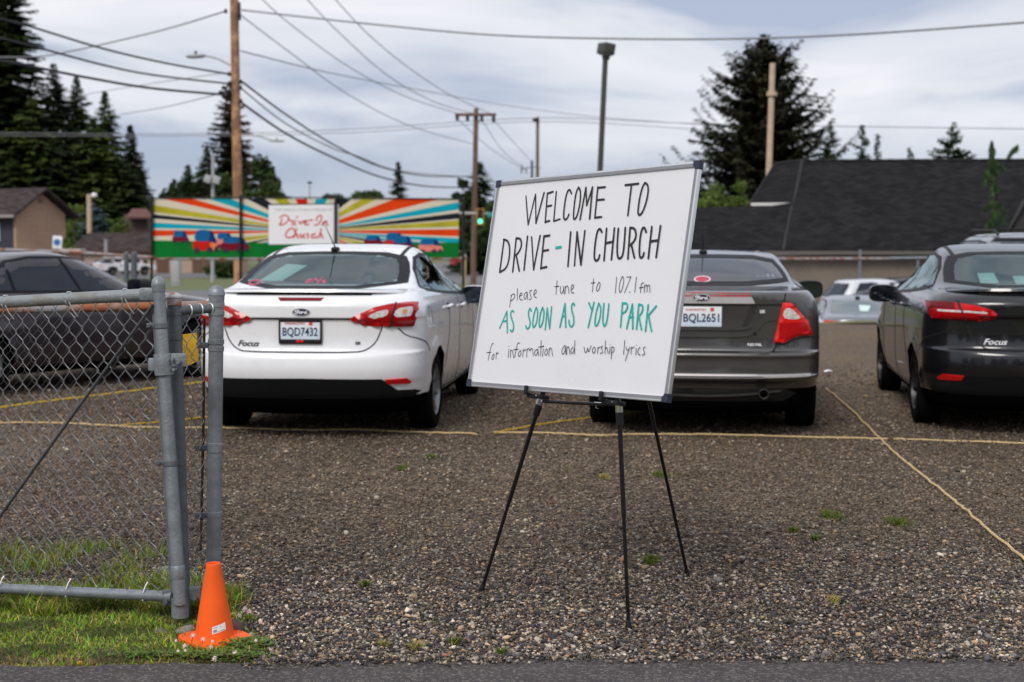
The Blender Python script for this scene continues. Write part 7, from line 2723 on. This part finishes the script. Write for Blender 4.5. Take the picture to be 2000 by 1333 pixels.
LET = {}
LET['heading_lettering'] = (1010, 340, 6.897, 28, """s120,300 150,685 250,275 255,665 365,255|s410,262 380,655|410,265 485,240|400,440 465,425|380,648 440,632|s530,240 495,638 580,608|735,265 712,208 680,230 650,350 625,560 640,625 680,600 700,545|830,182 795,250 768,450 760,590 775,622 815,560 850,400 860,250 842,195|s850,615 930,185 940,425 1018,180 980,605|1090,180 1050,595|1090,188 1190,178|1080,352 1175,345|1050,590 1140,580|1460,152 1640,132|1545,145 1495,560|1725,122 1690,180 1655,320 1630,500 1640,565 1690,530 1745,380 1775,220 1760,140 1728,122""")
LET['church_lettering'] = (960, 430, 5.882, 27, """s145,225 95,600|140,225 190,238 212,320 205,450 170,560 95,600|285,210 245,595|285,210 340,215 348,300 310,380 270,410|285,405 320,585|415,190 375,575|s462,195 485,570 560,180|605,185 568,560|605,190 670,178|595,355 655,345|570,555 635,540|912,140 880,532|s955,525 985,140 1030,515 1075,125|1270,140 1250,98 1220,120 1195,250 1180,420 1195,472 1230,460 1245,405|1325,100 1295,465|1415,95 1380,455|1325,265 1400,250|1460,100 1445,300 1450,430 1480,450 1515,400 1530,250 1540,90|1595,90 1570,445|1595,90 1650,95 1668,180 1640,250 1595,290|1610,285 1645,435|1780,140 1760,83 1730,100 1708,220 1700,380 1710,437 1740,430 1755,380|1845,80 1805,440|1945,70 1895,430|1840,245 1920,235""")
LET['tune_lettering'] = (980, 530, 6.452, 9.5, """125,300 112,370 100,455|115,312 150,282 172,305 150,355 112,375|200,220 195,365|222,315 262,298 250,268 228,290 225,345 240,365 262,360|322,262 290,278 278,340 298,360 318,310 322,262|322,262 330,360|382,240 350,252 362,300 380,340 350,362|405,298 442,270 432,228 408,250 404,315 440,336|700,120 685,295|670,196 722,188|742,190 738,265 758,287 780,240 782,190|782,190 787,288|805,190 800,285|803,215 830,178 843,210 850,282|874,238 912,208 903,165 882,185 874,245 882,275 912,272|1160,98 1145,260|1130,150 1178,145|1228,140 1200,190 1195,245 1215,255 1240,200 1246,150 1228,140|1450,75 1435,278|1525,65 1490,140 1480,250 1500,276 1530,200 1545,100 1525,65|s1575,76 1632,70 1550,275|1700,75 1680,266|1792,147 1765,152 1757,200 1752,270|1735,212 1790,202|1805,175 1800,270|1803,200 1828,165 1838,195 1834,262|1836,195 1863,168 1872,200 1870,268""")
LET['park_lettering'] = (980, 530, 6.452, 25, """s-25,718 65,508 72,772|15,635 65,625|152,512 130,490 110,540 125,600 150,660 150,730 130,770 110,742|375,502 355,460 335,520 345,590 365,650 345,720 315,725 305,690|435,460 405,540 388,690 410,715 445,640 457,500 437,460|515,460 485,540 468,690 490,710 525,630 537,500 517,460|s550,735 575,465 605,725 630,450|s735,705 800,412 808,705|765,570 808,565|920,430 905,398 880,430 885,500 910,580 910,670 880,705 852,680 850,620|1100,400 1138,490|1165,395 1092,708|1225,408 1190,520 1173,670 1195,700 1235,620 1257,470 1228,408|1290,410 1275,600 1285,690 1310,690 1335,600 1352,415|1525,400 1500,705|1525,405 1580,402 1592,450 1565,510 1525,530|s1578,720 1650,418 1655,725|1605,580 1660,578|1730,420 1702,730|1730,420 1780,425 1782,500 1730,575|1732,575 1765,735|1850,425 1815,755|1950,440 1850,560|1855,565 1890,755""")
LET['lyrics_lettering'] = (940, 650, 5.882, 8.5, """142,130 128,122 108,175 95,240 80,316|65,230 112,227|148,245 125,270 120,305 135,312 150,265 146,245|175,225 170,305|172,245 200,233|320,190 310,286|318,160 319,156|340,200 335,286|338,215 362,193 372,286|442,120 420,118 402,190 385,286|375,197 428,190|452,205 430,230 425,268 445,276 462,235 452,205|485,190 478,280|482,212 512,195|527,190 524,280|526,205 550,172 560,215|560,205 590,168 600,266|652,190 620,205 613,252 635,266 655,215 652,190|652,190 662,268|692,90 685,266|660,167 722,158|716,185 708,272|717,152 718,148|757,185 735,210 733,252 750,263 770,220 757,185|785,180 780,270|783,198 808,163 822,266|967,145 930,190 928,243 950,250 970,190 967,145|967,145 977,250|986,160 985,250|986,182 1010,152 1022,250|1060,163 1035,195 1033,235 1055,242 1072,185|1080,90 1075,246|1185,165 1195,236 1218,220 1228,175|1228,175 1235,236 1268,150|1302,165 1280,195 1283,234 1305,236 1320,190 1302,165|1345,165 1340,240|1343,182 1372,165|1402,155 1380,165 1393,200 1400,230 1372,240|1432,95 1425,242|1428,190 1450,163 1462,242|1486,165 1478,242|1488,140 1489,136|1505,165 1498,302|1503,172 1530,163 1532,215 1503,236|1655,88 1640,252|1670,165 1678,208 1702,195|1712,165 1660,322|1730,165 1725,246|1728,182 1762,165|1786,182 1780,257|1790,148 1791,144|1832,170 1810,185 1803,243 1832,258|1892,165 1865,175 1875,215 1887,250 1853,259""")

BREAKS = {'heading_lettering': [1300], 'church_lettering': [800, 1120], 'tune_lettering': [560, 1050, 1380, 1720], 'park_lettering': [200, 690, 1020, 1450], 'lyrics_lettering': [250, 880, 1150, 1600]}


def board():
    t = thing('whiteboard', bp3(BW / 2, 0), 'framed whiteboard hand-lettered WELCOME TO DRIVE-IN CHURCH, leaning on the easel', 'sign')
    MB().box(bp3(BW / 2, BH / 2, -.007), (BW - .02, BH - .02, .012), BROT).build('panel', pm("board_enamel", (.71, .705, .72), .3, var=.022, scale=3.5, rvar=.1, spec=.45), t, smooth=False)
    al, gr = pm("aluminium", (.62, .62, .63), .35, metal=.75, var=.06, scale=30), pm("frame_grey", (.25, .25, .265), .45, metal=.3, var=.06, scale=30)
    fw = .021
    for u0, v0, lu, lv in ((BW / 2, fw / 2, BW - .06, fw), (BW / 2, BH - fw / 2, BW - .06, fw), (fw / 2, BH / 2, fw, BH - .06), (BW - fw / 2, BH / 2, fw, BH - .06)):
        h = lu > lv
        o = MB().box(bp3(u0, v0, -.003), (lu, lv, .018), BROT, bev=.003).build('frame_rail', al, t)
        # inner grey face of the profile, on the panel side
        su = 0 if h else (.004 if u0 < BW / 2 else -.004)
        sv = (.004 if v0 < BH / 2 else -.004) if h else 0
        MB().box(bp3(u0 + su, v0 + sv, .0062), (lu if h else .012, .012 if h else lv, .0015), BROT).build('profile_face', gr, o, smooth=False)
    navy = pm("corner_navy", (.012, .016, .035), .4, var=.2)
    for u in (0, 1):
        for v in (0, 1):
            c = MB()
            cu, cv = u * BW, v * BH
            su, sv = (1 - 2 * u), (1 - 2 * v)
            L = .032
            pts = [(0, 0), (L, 0), (L, fw * .95), (fw * 1.15, fw * 1.15), (fw * .95, L), (0, L)]
            c.prism([bp3(cu + su * a - su * .001, cv + sv * b - sv * .001, .0085) for a, b in pts], BN * -.023)
            c.build('corner_cap', navy, t, smooth=False)
    ink = pm("marker_black", (.006, .006, .007), .5, col2=(.045, .043, .042), cpos=(.52, .78), scale=70)
    teal = pm("marker_teal", (.0, .34, .27), .5, var=.22, scale=70, col2=(.0, .45, .36), cpos=(.4, .65))

    def stroke(m, ox, oy, sc, pts, wpx, i, curve):
        P = [buv(ox + a / sc, oy + b / sc) for a, b in pts]
        q = chaikin([(a, b, 0) for a, b in P], 3) if curve else [Vector((a, b, 0)) for a, b in P]
        if curve or len(q) == 2:
            r = [q[0]]
            for a, b in zip(q, q[1:]):
                k = max(1, int((b - a).length / .012))
                r += [a + (b - a) * (s / k) for s in range(1, k + 1)]
            q = r
            v, f = ribbon2d([(p.x, p.y) for p in q], wpx / sc / FPX * 5.78, 6, jit=.07)
            m.add([bp3(a.x, a.y, .0012 + .00005 * i) for a in v], f)
        else:
            for a, b in zip(q, q[1:]):
                i += 1
                k = max(1, int((b - a).length / .015))
                v, f = ribbon2d([tuple((a + (b - a) * (s / k))[:2]) for s in range(k + 1)], wpx / sc / FPX * 5.78 * random.uniform(.8, 1.1), 6, jit=.06)
                m.add([bp3(p.x, p.y, .0012 + .00005 * i) for p in v], f)
        return i + 1
    for nm, (ox, oy, sc, wpx, txt) in LET.items():
        i = 0
        groups = {}
        for s in txt.split('|'):
            x0 = float(s.lstrip('s').split()[0].split(',')[0])
            groups.setdefault(sum(x0 > b for b in BREAKS[nm]), []).append(s)
        for gi, s in [(gi, s) for gi in sorted(groups) for s in groups[gi] + [None]]:
            m = m if i and m is not None else MB()
            if s is None:
                m.build('word_lettering', teal if nm == 'park_lettering' else ink, t, smooth=False)
                m = None
                continue
            sharp = s.startswith('s')
            pts = [tuple(float(c) for c in q.split(',')) for q in s.lstrip('s').split()]
            i = stroke(m, ox, oy, sc, pts, wpx, i, not sharp and len(pts) > 2)
    m = MB()
    stroke(m, 960, 430, 5.882, [(742, 321), (798, 312)], 34, 0, False)
    m.build('hyphen', teal, t, smooth=False)
    m = MB()
    stroke(m, 980, 530, 6.452, [(1613, 264), (1617, 262)], 15, 3, False)
    m.build('point', teal, t, smooth=False)


board()


def easel():
    mb_ = pm("easel_black", (.011, .011, .012), .35, metal=.3, var=.15, scale=20)
    fL, fR, fB = G(940, 1156), G(1228, 1230), G(1343, 1124)
    u, v = buv(1165, 392)
    ap = bp3(u, v, -.05)
    t = thing('easel', (fL + fR + fB) / 3, 'black three-legged metal display easel holding the whiteboard', 'easel')
    # front legs pass just behind the board's lower edge
    kL, kR = W(1049, 772, 5.93), W(1197, 788, 5.66)
    uL, vL = buv(1049, 768)
    uR, vR = buv(1197, 784)
    hL, hR = bp3(uL, -.004, -.03), bp3(uR, -.004, -.03)
    for f, h in ((fL, hL), (fR, hR)):
        d = (h - f).normalized()
        lg = MB().tube([f, f + d * .45], .0075, 12).tube([f + d * .44, h - d * .05], .0092, 12).tube([h - d * .055, ap], .0105, 12).build('front_leg', mb_, t)
        MB().lathe([(.008, .035), (.0105, .03), (.0125, .006), (.0125, 0), (0, 0)], f, d, 14).build('foot', M_blackp, lg)
        MB().lathe([(.0105, -.10), (.0145, -.098), (.0145, -.052), (.012, -.05)], h, d, 16).build('leg_sleeve', M_blackp, lg)
        MB().lathe([(.0112, -.05), (.0155, -.048), (.0155, -.018), (.0112, -.016)], h, d, 16).build('collar', M_chrome, lg)
        # ledge that carries the board
        b0 = h - BU * .045 - BV * .012
        m = MB().box(h - BV * .014 - BU * .02 + BN * .006, (.09, .018, .05), BROT, bev=.004)
        m.box(bp3(0, 0) + (h - bp3(0, 0)).dot(BU) * BU - BU * .055 + BN * .016 + BV * .004, (.02, .034, .007), BROT, bev=.003)
        m.box(bp3(0, 0) + (h - bp3(0, 0)).dot(BU) * BU - BU * .055 - BV * .012 + BN * .0, (.02, .01, .04), BROT, bev=.003)
        m.build('ledge', M_blackp, lg)
        MB().cyl(h - BV * .012 + BN * .03, h - BV * .012 + BN * .034, .003, seg=8).build('rivet', M_chrome, lg)
    d = (fB - ap).normalized()
    lg = MB().tube([ap, ap + d * .6], .0105, 12).tube([ap + d * .59, ap + d * 1.0], .0092, 12).tube([ap + d * .99, fB], .0075, 12).build('rear_leg', mb_, t)
    MB().lathe([(.008, .035), (.0105, .03), (.0125, .006), (.0125, 0), (0, 0)], fB, -d, 14).build('foot', M_blackp, lg)
    MB().blob(ap, (.032, .032, .045), .7).build('hinge_head', M_blackp, t)
    # cross bar with its bright catch
    a, b = hL + (fL - hL).normalized() * .035, hR + (fR - hR).normalized() * .02
    e = (b - a).normalized()
    MB().tube([a + e * .02, b - e * .07], .0068, 10).tube([b - e * .08, b], .005, 8).build('cross_bar', mb_, t)
    m = MB().box(b - e * .10 + Vector((0, -.008, .006)), (.075, .004, .009), BROT, bev=.001).tube([b - e * .13 + Vector((0, -.01, -.004)), b - e * .132 + Vector((0, -.01, -.014)), b - e * .12 + Vector((0, -.01, -.016))], .0022, 6).cyl(a - e * .004, a + e * .022, .0095, seg=12)
    m.build('catch', M_chrome, t)


easel()


# ------------------------------------------------------------------ rope marking out the bays
def rope(pts, mat, label, r=.0072):
    P = [G(a, b, .008) for a, b in pts]
    Q = []
    n = len(P)
    for i in range(n - 1):
        p0, p1, p2, p3 = P[max(0, i - 1)], P[i], P[i + 1], P[min(n - 1, i + 2)]
        for k in range(10):
            t = k / 10
            q = .5 * (2 * p1 + (p2 - p0) * t + (2 * p0 - 5 * p1 + 4 * p2 - p3) * t * t + (3 * p1 - p0 - 3 * p2 + p3) * t ** 3)
            q += Vector((random.gauss(0, .004), random.gauss(0, .006), 0))
            q.z = float(lot_z(q.x, q.y)) * 1.0 + r * .9 + .011 + random.uniform(0, .004)
            Q.append(q)
    Q.append(P[-1])
    o = MB().tube(Q, r, 6).build('rope', mat)
    tag(o, label, 'rope', 'ropes laid out on the gravel')


M_rope = pm("rope_straw", (.78, .56, .27), .9, var=.3, scale=90, bump=.8, bscale=220)
M_ropey = pm("rope_yellow", (.75, .50, .03), .9, var=.25, scale=90, bump=.8, bscale=220)
rope([(-60, 829), (100, 829), (190, 833), (300, 838), (440, 838), (600, 842), (700, 841), (800, 846), (932, 850)], M_rope, 'straw rope lying behind the white car from the left edge')
rope([(966, 848), (1050, 849), (1130, 853), (1180, 855.5), (1240, 853), (1400, 853), (1600, 856.5), (1800, 860), (2080, 870)], M_rope, 'straw rope running from under the easel to the right edge')
rope([(1613, 763), (1680, 820), (1740, 878), (1800, 930), (1860, 978), (1920, 1030), (2040, 1130)], M_rope, 'long rope slanting across the gravel at the right')
rope([(967, 849), (1050, 833), (1150, 819), (1260, 806), (1500, 786)], M_ropey, 'yellowed rope angling from the rope end toward the warm grey sedan')
rope([(-60, 807), (70, 788), (150, 778), (240, 767), (310, 758), (412, 747), (500, 738)], M_ropey, 'bright yellow rope behind the gate, beside the black sedan', .011)
rope([(234, 834), (300, 828), (400, 818), (480, 810), (640, 790)], M_ropey, 'tan rope angling under the white car behind the gate')
g = G(1618, 728)
m = MB()
m.add([g + Vector(p) for p in ((-.045, -.025, .008), (0, -.04, .025), (.05, -.015, .008), (.035, .035, .025), (-.015, .045, .01), (-.05, .02, .022), (0, 0, .035))], [(0, 1, 6), (1, 2, 6), (2, 3, 6), (3, 4, 6), (4, 5, 6), (5, 0, 6)])
tag(m.build('paper_scrap', pm("scrap_white", (.75, .75, .76), .8), base=True, smooth=False), 'crumpled white paper scrap on the gravel between the right-hand cars', 'litter')

# ------------------------------------------------------------------ fence below the dark roof
t = thing('chain_link_fence', (12, 51, -1.45), 'rusty-railed chain link fence in front of the tan wall, right', 'fence')
q0, q1 = W(1420, 506, 51), W(1900, 503, 51)
MB().tube([q0, W(1735, 505.5, 51)], .05, 8).build('top_rail', M_rust, t)
MB().tube([W(1736, 505, 51), q1], .05, 8).build('top_rail', M_galv, t)
for px in (1515, 1680, 1793, 1880):
    a = W(px, 505 if px != 1680 else 488, 51.04)
    MB().tube([(a.x, a.y, -1.5), a], .05, 8).build('post', M_galv, t)
ex = q1 - q0


def fn3(u, v, k):
    p = q0 + ex * (u / ex.length)
    return p + Vector((0, k, -v))


chain(fn3, ex.length, 2.3, .1, .11, .0032, 3, jit=.002).build('mesh', M_wired, t)
a, b = W(1580, 603, 37), W(1613, 612, 37)
t = thing('yellow_barrier', ((a.x + b.x) / 2, 37, -1.2), 'low yellow barrier peeking out right of the warm grey sedan', 'barrier')
MB().box(((a.x + b.x) / 2, 37, (a.z + b.z) / 2), (b.x - a.x, .12, a.z - b.z), bev=.02).build('bar', pm('kerb_yellow', (.6, .36, .02), .7), t)
for x in (a.x + .05, b.x - .05):
    MB().box((x, 37, (b.z - 1.3) / 2), (.06, .06, b.z + 1.3)).build('leg', M_iron, t)
